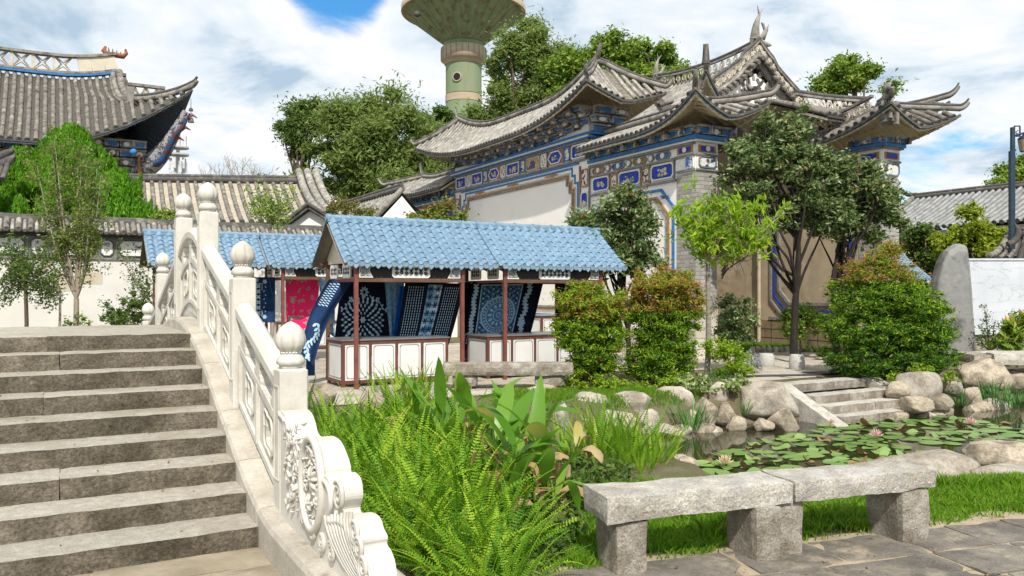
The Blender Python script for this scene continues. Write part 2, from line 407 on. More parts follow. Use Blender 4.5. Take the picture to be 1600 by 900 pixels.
pave('walk_pavement', 'dark worn flagstones with sandy joints beside the stone bench', -1, 11, -2, 7.6, 0.66, 0.44, M_paved, in_walk, ang=atan2(BD.y,BD.x), z=0.012, amp=0.009)
def in_foot(x, y):
    u, v = UV(x, y); return v < 5.6 and v > 2.2 and -3.0 < u < 1.45
pave('bridge_foot_pavement', 'brown flagstones at the foot of the bridge steps', -3.4, 1.5, 2.2, 5.6, 0.8, 0.42, mat('brown_paving', (0.33,0.28,0.205), (0.22,0.185,0.13), scale=3, rough=0.9, bump=0.5, bscale=20, rand=0.1, stain=(0.40,0.35,0.27), sscale=2), in_foot, ang=TH, z=0.012)
# ------------------------------------------------------------------ arched marble bridge
BR = Thing('stone_bridge', 'arched stone bridge with brown granite steps and carved white marble railing', 'bridge', (1.19,5.51,0), uv=True)
SH, ST = 0.1446, 0.391
V0 = 5.51
def step_obj(k):
    z1 = k*SH; v0 = V0+(k-1)*ST
    cuts = [-3.4, -1.6+0.5*sin(k*2.3), -0.3+0.5*sin(k*4.1+1), 1.19]
    if k in (2,5,7): cuts = [-3.4, -0.95+0.3*sin(k), 1.19]
    for i in range(len(cuts)-1):
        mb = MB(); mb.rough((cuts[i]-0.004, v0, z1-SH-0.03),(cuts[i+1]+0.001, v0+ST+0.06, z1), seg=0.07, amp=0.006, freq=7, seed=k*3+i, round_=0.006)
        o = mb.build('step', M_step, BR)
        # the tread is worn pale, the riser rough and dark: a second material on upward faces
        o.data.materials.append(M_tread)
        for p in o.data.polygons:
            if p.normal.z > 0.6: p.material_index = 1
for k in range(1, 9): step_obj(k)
for i, (a, b) in enumerate([(-3.4,-1.1),(-1.1,-0.05),(-0.05,1.19)]):
    mb = MB(); mb.rough((a-0.012, V0+8*ST, 8*SH-0.03),(b+0.006, V0+8*ST+2.55, 9*SH), seg=0.11, amp=0.006, freq=6, seed=40+i, round_=0.010)
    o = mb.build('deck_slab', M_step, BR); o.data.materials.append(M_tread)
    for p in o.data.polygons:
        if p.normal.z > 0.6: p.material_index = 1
mb = MB()
for k in range(0, 9):
    v0 = 11.2+k*0.4; mb.box((-3.4, v0, 0),(1.19, v0+0.4, 9*SH-0.14*(k+1)))
mb.box((-3.4, V0+0.5, 0),(1.185, 11.2, 0.10)); mb.box((-3.4, 8.9, 0),(1.185, 11.2, 8*SH-0.04))
mb.build('core', M_step, BR)
# curb profile (v -> top z)
CP = [(3.0,0.20),(4.6,0.205),(5.3,0.215),(5.7,0.285),(6.2,0.43),(6.66,0.60),(7.13,0.77),(7.7,1.0),(8.3,1.19),(8.92,1.335),(9.4,1.40),(9.9,1.425),(10.4,1.40),(11.0,1.32),(11.8,1.10),(12.9,0.72),(13.8,0.42),(14.6,0.24),(15.4,0.2)]
def cz(v):
    if v <= CP[0][0]: return CP[0][1]
    for i in range(len(CP)-1):
        if v <= CP[i+1][0]:
            a, b = CP[i], CP[i+1]; t = (v-a[0])/(b[0]-a[0]); p = CP[max(i-1,0)]; n = CP[min(i+2,len(CP)-1)]
            ma = (b[1]-p[1])/(b[0]-p[0])*(b[0]-a[0]); mb_ = (n[1]-a[1])/(n[0]-a[0])*(b[0]-a[0])
            return (2*t**3-3*t**2+1)*a[1]+(t**3-2*t**2+t)*ma+(-2*t**3+3*t**2)*b[1]+(t**3-t**2)*mb_
    return CP[-1][1]
cuts = [3.0,3.9,4.75,5.55,6.25,7.0,7.85,8.7,9.5,10.3,11.1,12.0,12.9,13.9,15.0]
for i in range(len(cuts)-1):
    a, b = cuts[i]+0.004, cuts[i+1]-0.004; mb = MB(); n = 6
    sec = [(1.185,-0.42),(1.185,-0.03),(1.20,0.0),(1.27,0.006),(1.60,0.006),(1.64,-0.02),(1.64,-0.42)]
    vs = []; fs = []
    for j in range(n+1):
        v = a+(b-a)*j/n; c = cz(v)
        for (u, dz) in sec: vs.append((u, v, max(-0.25, c+dz) + 0.004*noise.noise(Vector((u*6,v*5,i)))))
    m_ = len(sec)
    for j in range(n):
        for k in range(m_-1): fs.append((j*m_+k, j*m_+k+1, (j+1)*m_+k+1, (j+1)*m_+k))
    fs.append(tuple(range(m_))); fs.append(tuple(n*m_+k for k in reversed(range(m_))))
    mb.add(vs, fs); mb.build('curb_stone', M_curb, BR)
mb = MB(); mb.add([(1.62,3.0,-0.3),(1.62,15,-0.3)]+[(1.62, 3+12*i/24, cz(3+12*i/24)-0.40) for i in range(24,-1,-1)], [tuple(range(27))]); mb.build('side_wall', M_curb, BR)
# lotus-bud finial, shared
def finial_mesh():
    mb = MB()
    def pet(a, z): return 1+0.05*abs(sin(3.0*a))**0.6
    mb.lathe([(0.07,0.0),(0.078,0.01),(0.074,0.03)], n=24)
    mb.lathe([(0.078,0.022),(0.092,0.034),(0.088,0.06),(0.070,0.088),(0.058,0.10)], n=36, mod=lambda a, z: 1+0.05*abs(sin(4*a)))
    for k in range(18):
        a = 2*pi*k/18; c = Vector((0.062*cos(a), 0.062*sin(a), 0.107)); r = 0.0105
        mb.lathe([(0.001,-r),(r*.8,-r*.6),(r,0),(r*.8,r*.6),(0.001,r)], c=c, n=6)
    mb.lathe([(0.058,0.10),(0.066,0.118),(0.086,0.135),(0.099,0.16),(0.103,0.19),(0.097,0.225),(0.080,0.262),(0.055,0.29),(0.03,0.306),(0.012,0.314),(0.002,0.318)], n=48,
             mod=lambda a, z: 1-0.13*(1-min(1,abs(((a*6/(2*pi)) % 1)-0.5)*2.0*1.0))**0 * (max(0, 1-abs(((a*6/(2*pi)) % 1)-0.0)*7)+max(0,1-abs(((a*6/(2*pi)) % 1)-1.0)*7)) )
    return mb.mesh('finial', M_marble)
FIN = finial_mesh()
PV = [(5.52,1.19,0.19),(7.13,1.83,0.19),(8.92,2.545,0.19),(10.75,2.63,0.195),(12.95,1.985,0.19),(15.1,1.22,0.19)]
PU = 1.40
for (v, zt, w) in PV:
    h = w/2; zb = cz(v)-0.08; mb = MB()
    # chamfered shaft with a recessed, framed field on each face
    def sq(r, z): c = 0.010; return [(PU-r+c,v-r,z),(PU+r-c,v-r,z),(PU+r,v-r+c,z),(PU+r,v+r-c,z),(PU+r-c,v+r,z),(PU-r+c,v+r,z),(PU-r,v+r-c,z),(PU-r,v-r+c,z)]
    vs = sq(h, zb)+sq(h, zt-0.012)+sq(h-0.014, zt)
    fs = [(i,(i+1)%8,8+(i+1)%8,8+i) for i in range(8)]+[(8+i,8+(i+1)%8,16+(i+1)%8,16+i) for i in range(8)]+[tuple(16+i for i in range(8))]
    mb.add(vs, fs)
    o = mb.build('post', M_marble, BR)
    g = MB(); zs0, zs1 = zb+0.28, zt-0.12
    for (X, n_) in (((0,1,0),(-1,0,0)), ((1,0,0),(0,-1,0))):
        if n_ == (0,-1,0): continue
        c0 = Vector((PU,v,0))+Vector(n_)*(h+0.001); ww = h-0.035; X = Vector(X)
        for (p, q) in ((c0+X*ww+Vector((0,0,zs0)), c0+X*ww+Vector((0,0,zs1))), (c0-X*ww+Vector((0,0,zs0)), c0-X*ww+Vector((0,0,zs1))), (c0-X*ww+Vector((0,0,zs0)), c0+X*ww+Vector((0,0,zs0))), (c0-X*ww+Vector((0,0,zs1)), c0+X*ww+Vector((0,0,zs1)))):
            g.beam(p, q, 0.010, 0.010)
    g.build('carved_frame', M_marble, BR)
    f = link('finial', FIN, o, loc=Vector((PU,v,zt))-BR.org, rot=(0,0,v*2))
# balustrade panels: plate with openings, cloud supports, round handrail
def ell(cx, cy, rx, ry, n=14, k=1.0):
    return [(cx+rx*cos(2*pi*i/n), cy+ry*sin(2*pi*i/n)) for i in range(n)]
def ogee(cx, cy, w, h):
    """a quatrefoil-like pointed opening"""
    pts = []
    for i in range(20):
        a = 2*pi*i/20; r = 1-0.17*cos(4*a); pts.append((cx+w*r*cos(a), cy+h*r*sin(a)))
    return pts
def rail_panel(va, vb, arch=0.0):
    a, b = va+0.10, vb-0.10; L = b-a; w = 0.065
    def base(s):                                     # s in 0..1, straight between the posts, arched in the middle bay
        return cz(a)*(1-s)+cz(b)*s + arch*4*s*(1-s)
    def fn(s, h, d): return (PU+d, a+s*L, base(s)+h)
    pl = MB(); n = 10
    outline = [(i/n, 0.03) for i in range(n+1)]+[(1-i/n, 0.53) for i in range(n+1)]
    hx = 0.07/L if L else .05
    holes = [ogee(0.27,0.285,0.085,0.125), ogee(0.73,0.285,0.085,0.125)]
    pl.prism(outline, fn, -w/2, w/2, holes=holes)
    o = pl.build('balustrade_plate', M_marble, BR)
    fr = MB()
    for d in (-w/2-0.012, w/2+0.012):
        for h0, h1 in ((0.03,0.075),(0.485,0.54)):
            for i in range(n):
                s0, s1 = i/n, (i+1)/n
                p, q = Vector(fn(s0,(h0+h1)/2,d*0.9)), Vector(fn(s1,(h0+h1)/2,d*0.9)); fr.beam(p, q, 0.028, h1-h0)
        for s in (0.025, 0.5, 0.975):
            fr.beam(fn(s,0.05,d*0.9), fn(s,0.51,d*0.9), 0.028, 0.045)
        for s in (0.27, 0.73):
            ring = [fn(p[0],p[1],d*0.95) for p in ogee(s,0.285,0.098,0.145)]; fr.tube(ring+[ring[0]], 0.011, n=5, caps=False)
    fr.build('carved_frame', M_marble, BR)
    for s in ((0.12,0.5,0.88) if L > 1.2 else (0.2,0.8)):
        cb = MB()
        for (hw, h0, h1) in ((0.10,0.53,0.60),(0.065,0.60,0.66),(0.085,0.66,0.71),(0.12,0.71,0.76)):
            k = hw/L; loop = [(s-k,h0),(s+k,h0),(s+k*1.08,(h0+h1)/2),(s+k,h1),(s-k,h1),(s-k*1.08,(h0+h1)/2)]; cb.prism(loop, fn, -0.05, 0.05)
        cb.build('cloud_support', M_marble, BR)
    hr = MB(); sec = [(-0.062,0.755),(-0.078,0.772),(-0.078,0.835),(-0.05,0.872),(-0.035,0.885),(0.035,0.885),(0.05,0.872),(0.078,0.835),(0.078,0.772),(0.062,0.755)]; m_ = len(sec)
    vs = []; fs = []; n = 12
    for j in range(n+1):
        for (d, h) in sec: vs.append(fn(-0.0+j/n, h, d))
    for j in range(n):
        for k in range(m_): fs.append((j*m_+k, j*m_+(k+1)%m_, (j+1)*m_+(k+1)%m_, (j+1)*m_+k))
    hr.add(vs, fs); hr.add([fn(0,h,d) for d, h in sec], [tuple(range(m_))]); hr.build('handrail', M_marble, BR)
for i in range(5): rail_panel(PV[i][0], PV[i+1][0], 0.20 if i == 2 else 0.0)
# scroll-shaped end stone
def scroll_end():
    u0, u1 = 1.31, 1.49
    def fp(px, py, u=1.49):
        r = (px-800)/F; v = u*(UX-UY*r)/(UY+UX*r); Y = UY*u+UX*v; return (v, CZ-(py-458)/F*Y)
    top = [fp(x,y) for x, y in ((478,637),(487,645),(493,660),(497,676),(505,683),(520,681),(533,690),(543,711),(548,728),(549,737),(556,738),(564,748),(567,764),(567,778),(563,792),(566,801),(580,800),(592,806),(597,816),(600,826),(606,838),(605,850),(611,860),(617,876),(620,896))]
    top = [(5.43, top[0][1]+0.01)]+top
    def cr_(pl):
        o = []
        for i in range(len(pl)-1):
            p0, p1, p2, p3 = pl[max(i-1,0)], pl[i], pl[i+1], pl[min(i+2,len(pl)-1)]
            for t in (0, .33, .66):
                o.append(tuple(0.5*(2*p1[k]+(p2[k]-p0[k])*t+(2*p0[k]-5*p1[k]+4*p2[k]-p3[k])*t*t+(3*p1[k]-p0[k]-3*p2[k]+p3[k])*t**3) for k in (0,1)))
        return o+[pl[-1]]
    top = cr_(top)
    end = top[-1][0]
    loop = [(5.43, 0.19),(end-0.02, 0.19)]+top[::-1]
    mb = MB(); mb.prism(loop, lambda a, b, d: (d, a, b), u0, u1, smooth=False)
    o = mb.build('scroll_stone', M_marble, BR)
    rel = MB(); ui = u0-0.004
    def pt(v, z, d=0): return (ui-d, v, z)
    # medallion
    mv, mz, rv, rz = 4.66, 0.59, 0.21, 0.265
    ring = [pt(mv+rv*cos(a), mz+rz*sin(a), 0.004) for a in [2*pi*i/36 for i in range(37)]]; rel.tube(ring, 0.024, n=8, caps=False)
    ring = [pt(mv+rv*.84*cos(a), mz+rz*.84*sin(a), 0.0) for a in [2*pi*i/36 for i in range(37)]]; rel.tube(ring, 0.008, n=6, caps=False)
    rnd = random.Random(5)
    # flowers and leaves inside the medallion
    def petal(v, z, ang, l, w, d=0.012):
        c, s = cos(ang), sin(ang); path = [(0,0),(0.5,0),(1,0)]
        pts = [pt(v+c*l*t, z+s*l*t, d*0.6*sin(pi*min(1,t+.15))) for t in (0,0.3,0.6,0.85,1)]
        rel.tube(pts, [w*0.35,w,w*1.05,w*0.7,w*0.1], n=6, flat=0.6)
    for (fv, fz, fr, n) in ((4.64,0.62,0.085,9),(4.72,0.46,0.06,7),(4.60,0.76,0.055,7),(4.55,0.50,0.05,6),(4.76,0.64,0.04,6)):
        for k in range(n): petal(fv, fz, 2*pi*k/n+rnd.random()*.3, fr, fr*0.26)
        rel.lathe([(0.001,-0.016),(fr*.2,-0.01),(fr*.28,0),(fr*.2,0.01),(0.001,0.016)], c=pt(fv,fz,0.008), n=8)
    for k in range(26):
        a = rnd.random()*2*pi; r = rnd.uniform(.45,.8); petal(mv+rv*r*cos(a)*.9, mz+rz*r*sin(a)*.9, rnd.random()*2*pi, 0.045, 0.012)
    # scrolls
    def spiral(v, z, r, turns=2.2, start=0, hand=1, th=0.014):
        pts = []
        for i in range(int(turns*14)+1):
            t = i/(turns*14); a = start+hand*t*turns*2*pi; rr = r*(1-t)**0.8+0.006; pts.append(pt(v+rr*cos(a), z+rr*sin(a), 0.004))
        rel.tube(pts, [th*(1-0.4*i/len(pts)) for i in range(len(pts))], n=6)
    vv = lambda x, y: fp(x, y, 1.31)
    for (x, y, r, hd) in ((531,775,0.075,1),(557,830,0.055,1),(563,856,0.05,1),(570,886,0.055,1),(466,704,0.05,-1),(466,726,0.045,1),(452,745,0.04,1),(520,862,0.05,1),(505,846,0.045,-1),(453,690,0.035,1),(459,770,0.045,-1),(476,806,0.05,1),(491,826,0.05,-1),(449,668,0.04,1)):
        v, z = vv(x, y); spiral(v, z, r, hand=hd, start=rnd.random()*6)
    # sweeping acanthus strands below the medallion
    for k in range(9):
        t = k/8; a = vv(509+t*42, 806-8*t); b = vv(519+t*26, 852-20*t); c = vv(552+t*22, 905-12*t)
        pts = []
        for i in range(9):
            s = i/8; v = (1-s)**2*a[0]+2*s*(1-s)*b[0]+s*s*c[0]; z = (1-s)**2*a[1]+2*s*(1-s)*b[1]+s*s*c[1]; pts.append(pt(v, max(z, 0.2), 0.002))
        rel.tube(pts, [0.008,0.013,0.014,0.014,0.013,0.012,0.011,0.009,0.004], n=6)
    for k in range(70):
        x = rnd.uniform(446, 480); y = rnd.uniform(665, 800); v, z = vv(x, y)
        if z > 0.24: petal(v, z, rnd.random()*2*pi, 0.05, 0.014)
    rel.build('carved_relief', M_marble, BR)
    rim = MB()                                          # raised rim following the outline
    pts = [pt(v+0.0, z-0.028, 0.0) for v, z in top[:-1]]; rim.tube(pts, 0.014, n=6); rim.build('carved_rim', M_marble, BR)
    # the scroll rolls standing proud along the back edge
    rl = MB()
    for (x, y, r) in ((520,707,0.105),(552,768,0.085),(585,826,0.065),(596,856,0.06),(603,888,0.075)):
        v, z = fp(x-4, y+2); pts = [(1.305-0.005, v, z),(1.32,v,z),(1.48,v,z),(1.505,v,z)]; rl.tube(pts, [r*.86,r,r,r*.86], n=24)
    rl.build('scroll_roll', M_marble, BR)
scroll_end()
# ------------------------------------------------------------------ foreground stone bench
BE = Thing('stone_bench', 'long rough granite slab bench on stone blocks beside the lawn in the foreground', 'bench', (0.578,4.79,0), rot=atan2(BD.y,BD.x))
BE.org = Vector((0,0,0))                                 # parts in the bench's own frame: x along, y back
def bpart(name, a, b, m, seed, seg=0.05, amp=0.008, round_=0.012, parent=BE, mp=None, freq=6):
    mb = MB(); mb.rough(a, b, seg=seg, amp=amp, freq=freq, seed=seed, round_=round_, mp=mp); return mb.build(name, m, parent)
bpart('slab', (-0.015,0,0.315),(1.30,0.36,0.485), M_granite, 1, mp=lambda p: Vector((p.x, p.y, p.z+0.03*(p.x/1.3)*(1 if p.z < 0.4 else 0))))
bpart('slab', (1.305,-0.005,0.35),(2.47,0.37,0.487), M_granite, 2)
bpart('leg', (0.055,0.02,-0.05),(0.27,0.33,0.32), M_grdark, 3)
bpart('leg', (1.00,-0.03,-0.05),(1.185,0.32,0.345), M_grdark, 4)
bpart('leg', (1.205,0.03,-0.05),(1.40,0.33,0.35), M_grdark, 5)
bpart('leg', (2.17,-0.01,-0.05),(2.40,0.34,0.355), M_grdark, 6)
# ------------------------------------------------------------------ cloth stalls with blue tiled roofs
M_blue = mat('blue_glazed_roofing', (0.145,0.245,0.345), (0.21,0.32,0.43), scale=5, rough=0.5, spec=0.4, bump=0.15, bscale=30, stain=(0.10,0.15,0.20), sscale=4.5, smin=0.56, smax=0.72, rand=0.05, grain=0.10, gscale=25)
M_blued = mat('blue_glazed_disc', (0.19,0.295,0.39), (0.27,0.37,0.46), scale=14, rough=0.5, rand=0.12)
M_under = mat('grey_brown_underside', (0.24,0.21,0.165), (0.17,0.145,0.11), scale=3, rough=0.8, bump=0.2)
M_red = mat('red_brown_paint', (0.24,0.075,0.06), (0.15,0.05,0.038), scale=5, rough=0.5, stain=(0.12,0.055,0.04), sscale=4, smin=0.6, smax=0.75)
M_brown = mat('brown_painted_frame', (0.115,0.06,0.035), (0.17,0.085,0.055), scale=5, rough=0.55)
M_white = mat('white_board', (0.74,0.74,0.72), (0.66,0.66,0.64), scale=1.6, rough=0.5, stain=(0.52,0.52,0.50), sscale=1.5, smin=0.58, smax=0.8)
M_black = flat('black_paint', (0.012,0.012,0.014))
M_dkbd = flat('dark_board', (0.03,0.026,0.024))
M_ctop = mat('slate_grey_counter_top', (0.13,0.14,0.15), (0.20,0.20,0.205), scale=3, rough=0.32, spec=0.5)
M_cream = mat('cream_plaster', (0.66,0.60,0.48), (0.58,0.52,0.41), scale=2, rough=0.8)
PER, ROWL = 0.205, 0.178
def disc_mesh():
    mb = MB()
    mb.tube([(0,0.0,0),(0,-0.022,0)], 0.056, n=18)
    ring = [(0.042*cos(2*pi*i/16), -0.024, 0.042*sin(2*pi*i/16)) for i in range(17)]; mb.tube(ring, 0.006, n=5, caps=False)
    mb.lathe([(0.002,-0.004),(0.012,0),(0.002,0.004)], c=(0,-0.024,0), n=6)
    return mb.mesh('eave_disc', M_blued)
def drip_mesh():
    mb = MB(); loop = [(-0.062,0.03),(-0.062,-0.025),(-0.035,-0.045),(0,-0.078),(0.035,-0.045),(0.062,-0.025),(0.062,0.03),(0.03,0.012),(0,0.006),(-0.03,0.012)]
    mb.prism(loop, lambda a, b, d: (a, d, b), -0.010, 0.0); return mb.mesh('drip_tile', M_blued)
DISC, DRIP = disc_mesh(), drip_mesh()
def stall_roof(T, t0, t1, ze, zr, half, seed=0):
    n = int(round((t1-t0)/PER)); per = (t1-t0)/n; sl = sqrt(half**2+(zr-ze)**2); rows = int(round(sl/ROWL))
    o = T.org
    for side in (0, 1):
        mb = MB(); nv = 3; K = 10
        nx, ny, nz_ = 0, (-(zr-ze)/sl if side == 0 else (zr-ze)/sl), half/sl
        for r in range(rows):
            vs = []
            for j in range(nv+1):
                fr = j/nv; q = (r+fr)/rows; q2 = q - (0.02 if j == 0 and r else 0)
                for i in range(n*K+1):
                    a = i/K; ph = (a % 1.0)-0.5; x = t0+a*per
                    rr = 0.31; k = abs(ph)/rr
                    bar = (sqrt(max(0,1-k*k))*0.068*(1.05-0.15*fr) if k < 1 else -0.006*(1-((abs(ph)-rr)/(0.5-rr))))+0.010*(1-fr)
                    s = q2*half; z = ze+(zr-ze)*q2 - 0.02*sin(pi*q2)
                    if side: s = 2*half-s
                    vs.append((o.x+x, o.y+s+ny*bar, z+nz_*bar))
            m = n*K+1; fs = []
            for j in range(nv):
                for i in range(n*K):
                    f = (j*m+i, j*m+i+1, (j+1)*m+i+1, (j+1)*m+i); fs.append(f if not side else f[::-1])
            mb.add(vs, fs, True)
        mb.build('roof_sheet', M_blue, T)
        ub = MB(); m = n*6+1; vs = []
        for q in (0.0, 0.33, 0.66, 1.0):
            for i in range(m):
                a = i/6; ph = (a % 1)-0.5; bar = (0.03*cos(ph*2*pi))-0.035
                s = q*half if not side else 2*half-q*half
                vs.append((o.x+t0+a*per, o.y+s+ny*bar, ze+(zr-ze)*q-0.02*sin(pi*q)+nz_*bar-0.004))
        ub.add(vs, [(j*m+i, (j+1)*m+i, (j+1)*m+i+1, j*m+i+1) for j in range(3) for i in range(m-1)], True)
        ub.build('roof_underside', M_under, T)
    for i in range(n):
        x = t0+(i+0.5)*per
        link('eave_disc', DISC, T, loc=(x, -0.012, ze-0.002))
        if i < n-1: link('drip_tile', DRIP, T, loc=(x+per/2, -0.002, ze-0.012))
    rc = MB(); z = zr+0.025
    rc.tube([(o.x+t0-0.02, o.y+half, z),(o.x+t1+0.02, o.y+half, z)], 0.062, n=12)
    x = t0+0.02
    while x < t1:
        rc.tube([(o.x+x-0.02, o.y+half, z),(o.x+x+0.02, o.y+half, z)], 0.078, n=12); x += 0.45
    for sd_ in (-1, 1):
        rc.beam((o.x+t0, o.y+half+sd_*0.075, zr-0.02),(o.x+t1, o.y+half+sd_*0.075, zr-0.02), 0.03, 0.05)
    rc.build('ridge_cap', M_blue, T)
def curls(mb, u0, u1, z0, z1, y, n, rnd, r=0.007):
    w = (u1-u0)/n
    for i in range(n):
        for sg in (1, -1):
            cx = u0+w*(i+0.5); zc = (z0+z1)/2+sg*(z1-z0)*0.16; R = min(w*0.42,(z1-z0)*0.3); pts = []
            for k in range(15):
                t = k/14; a = sg*(t*2.0*2*pi)+i*pi+rnd.random()*.2; rr = R*(1-t*0.85); pts.append((cx+rr*cos(a), y, zc+rr*sin(a)*0.9))
            mb.tube(pts, r, n=4)
def plaque(T, u0, u1, z0, z1, y, seed=0, axis='u'):
    c = 0.035; mb = MB(); loop = [(u0+c,z0),(u1-c,z0),(u1,z0+c),(u1,z1-c),(u1-c,z1),(u0+c,z1),(u0,z1-c),(u0,z0+c)]
    fn = (lambda a, b, d: (a, d, b)) if axis == 'u' else (lambda a, b, d: (d, a, b))
    mb.prism(loop, fn, y-0.012, y+0.012)
    o = mb.build('carved_plaque', M_white, T)
    c2 = MB(); rnd = random.Random(seed)
    curls(c2, u0+0.04, u1-0.04, z0+0.02, z1-0.02, 0, max(2, int((u1-u0)/0.10)), rnd)
    if axis == 'u': c2.v = [(p[0], y-0.014+p[1]*0.3, p[2]) for p in c2.v]
    else: c2.v = [(y-0.014+p[1]*0.3, p[0], p[2]) for p in c2.v]
    c2.build('black_scrollwork', M_black, T)
def corner_plaque(T, u0, sg, z0, z1, y):
    w = 0.26; mb = MB(); zm = (z0+z1)/2
    loop = [(u0,z0),(u0+sg*w,z0),(u0+sg*w*0.72,zm),(u0+sg*w*0.95,z1),(u0,z1)]
    if sg < 0: loop = loop[::-1]
    mb.prism(loop, lambda a, b, d: (a, d, b), y-0.012, y+0.012); mb.build('corner_plaque', M_white, T)
    c2 = MB(); cx = u0+sg*w*0.36
    for r in (0.02,0.045,0.07): c2.tube([(cx+r*cos(2*pi*i/16), y-0.014, zm+r*sin(2*pi*i/16)) for i in range(17)], 0.006, n=4, caps=False)
    c2.tube([(u0+sg*0.02,y-0.014,z0+0.03),(u0+sg*w*0.86,y-0.014,z0+0.03),(u0+sg*w*0.6,y-0.014,zm),(u0+sg*w*0.8,y-0.014,z1-0.02)], 0.006, n=4)
    c2.build('black_scrollwork', M_black, T)
def stall(org, L, p0, p1, label, ze=2.22, zr=3.07, half=1.05, seed=0, lean=0.0):
    T = Thing('market_stall', label, 'market stall', (org[0], org[1], 0), uv=True, group='cloth stalls with blue tiled roofs')
    o = T.org
    stall_roof(T, 0, L, ze, zr, half, seed)
    sf, sb = 0.12, 1.80
    zb = ze-0.29
    for (t, s) in ((p0,sf),(p1,sf),(p0,sb),(p1,sb)):
        m = MB(); dl = lean if (t == p0 and s == sf) else 0
        m.beam((o.x+t-dl*0.3, o.y+s-dl, 0),(o.x+t, o.y+s, ze+ (0.05 if s == sf else 0.1)), 0.065, 0.065, up=(0,1,0)); m.build('post', M_red if s == sf else M_brown, T)
    for s in (sf, sb):
        m = MB(); m.box((o.x+p0-0.04, o.y+s-0.035, zb-0.03),(o.x+p1+0.04, o.y+s+0.035, zb+0.03)); m.box((o.x+0.1, o.y+s-0.03, ze+0.02),(o.x+L-0.1, o.y+s+0.03, ze+0.075)); m.build('beam', M_brown, T)
    for t in (p0, p1):
        m = MB(); m.box((o.x+t-0.030, o.y+sf+0.03, zb-0.028),(o.x+t+0.030, o.y+sb-0.03, zb+0.028)); m.build('side_beam', M_red, T)
        g = MB(); g.add([(o.x+t-.01,o.y+0.12,ze+0.03),(o.x+t-.01,o.y+2*half-0.12,ze+0.03),(o.x+t-.01,o.y+half,zr-0.08),(o.x+t+.01,o.y+0.12,ze+0.03),(o.x+t+.01,o.y+2*half-0.12,ze+0.03),(o.x+t+.01,o.y+half,zr-0.08)], [(0,2,1),(3,4,5),(0,1,4,3),(1,2,5,4),(2,0,3,5)])
        g.build('gable_board', M_cream, T)
    m = MB(); m.box((o.x+p0+0.034, o.y+sf+0.005, zb+0.032),(o.x+p1-0.034, o.y+sf+0.02, ze+0.018)); m.build('frieze_board', M_dkbd, T)
    y = o.y+sf-0.012; z0, z1 = zb+0.045, ze+0.01; c = o.x+(p0+p1)/2
    plaque(T, c-0.37, c+0.37, z0, z1, y, seed)
    corner_plaque(T, o.x+p0+0.05, 1, z0, z1, y); corner_plaque(T, o.x+p1-0.05, -1, z0, z1, y)
    for k, s0 in enumerate((0.35, 1.1)): plaque(T, o.y+s0, o.y+s0+0.45, z0, z1, o.x+p0-0.02, seed+5+k, axis='v')
    return T
M_line = flat('black_line_paint', (0.02,0.02,0.02))
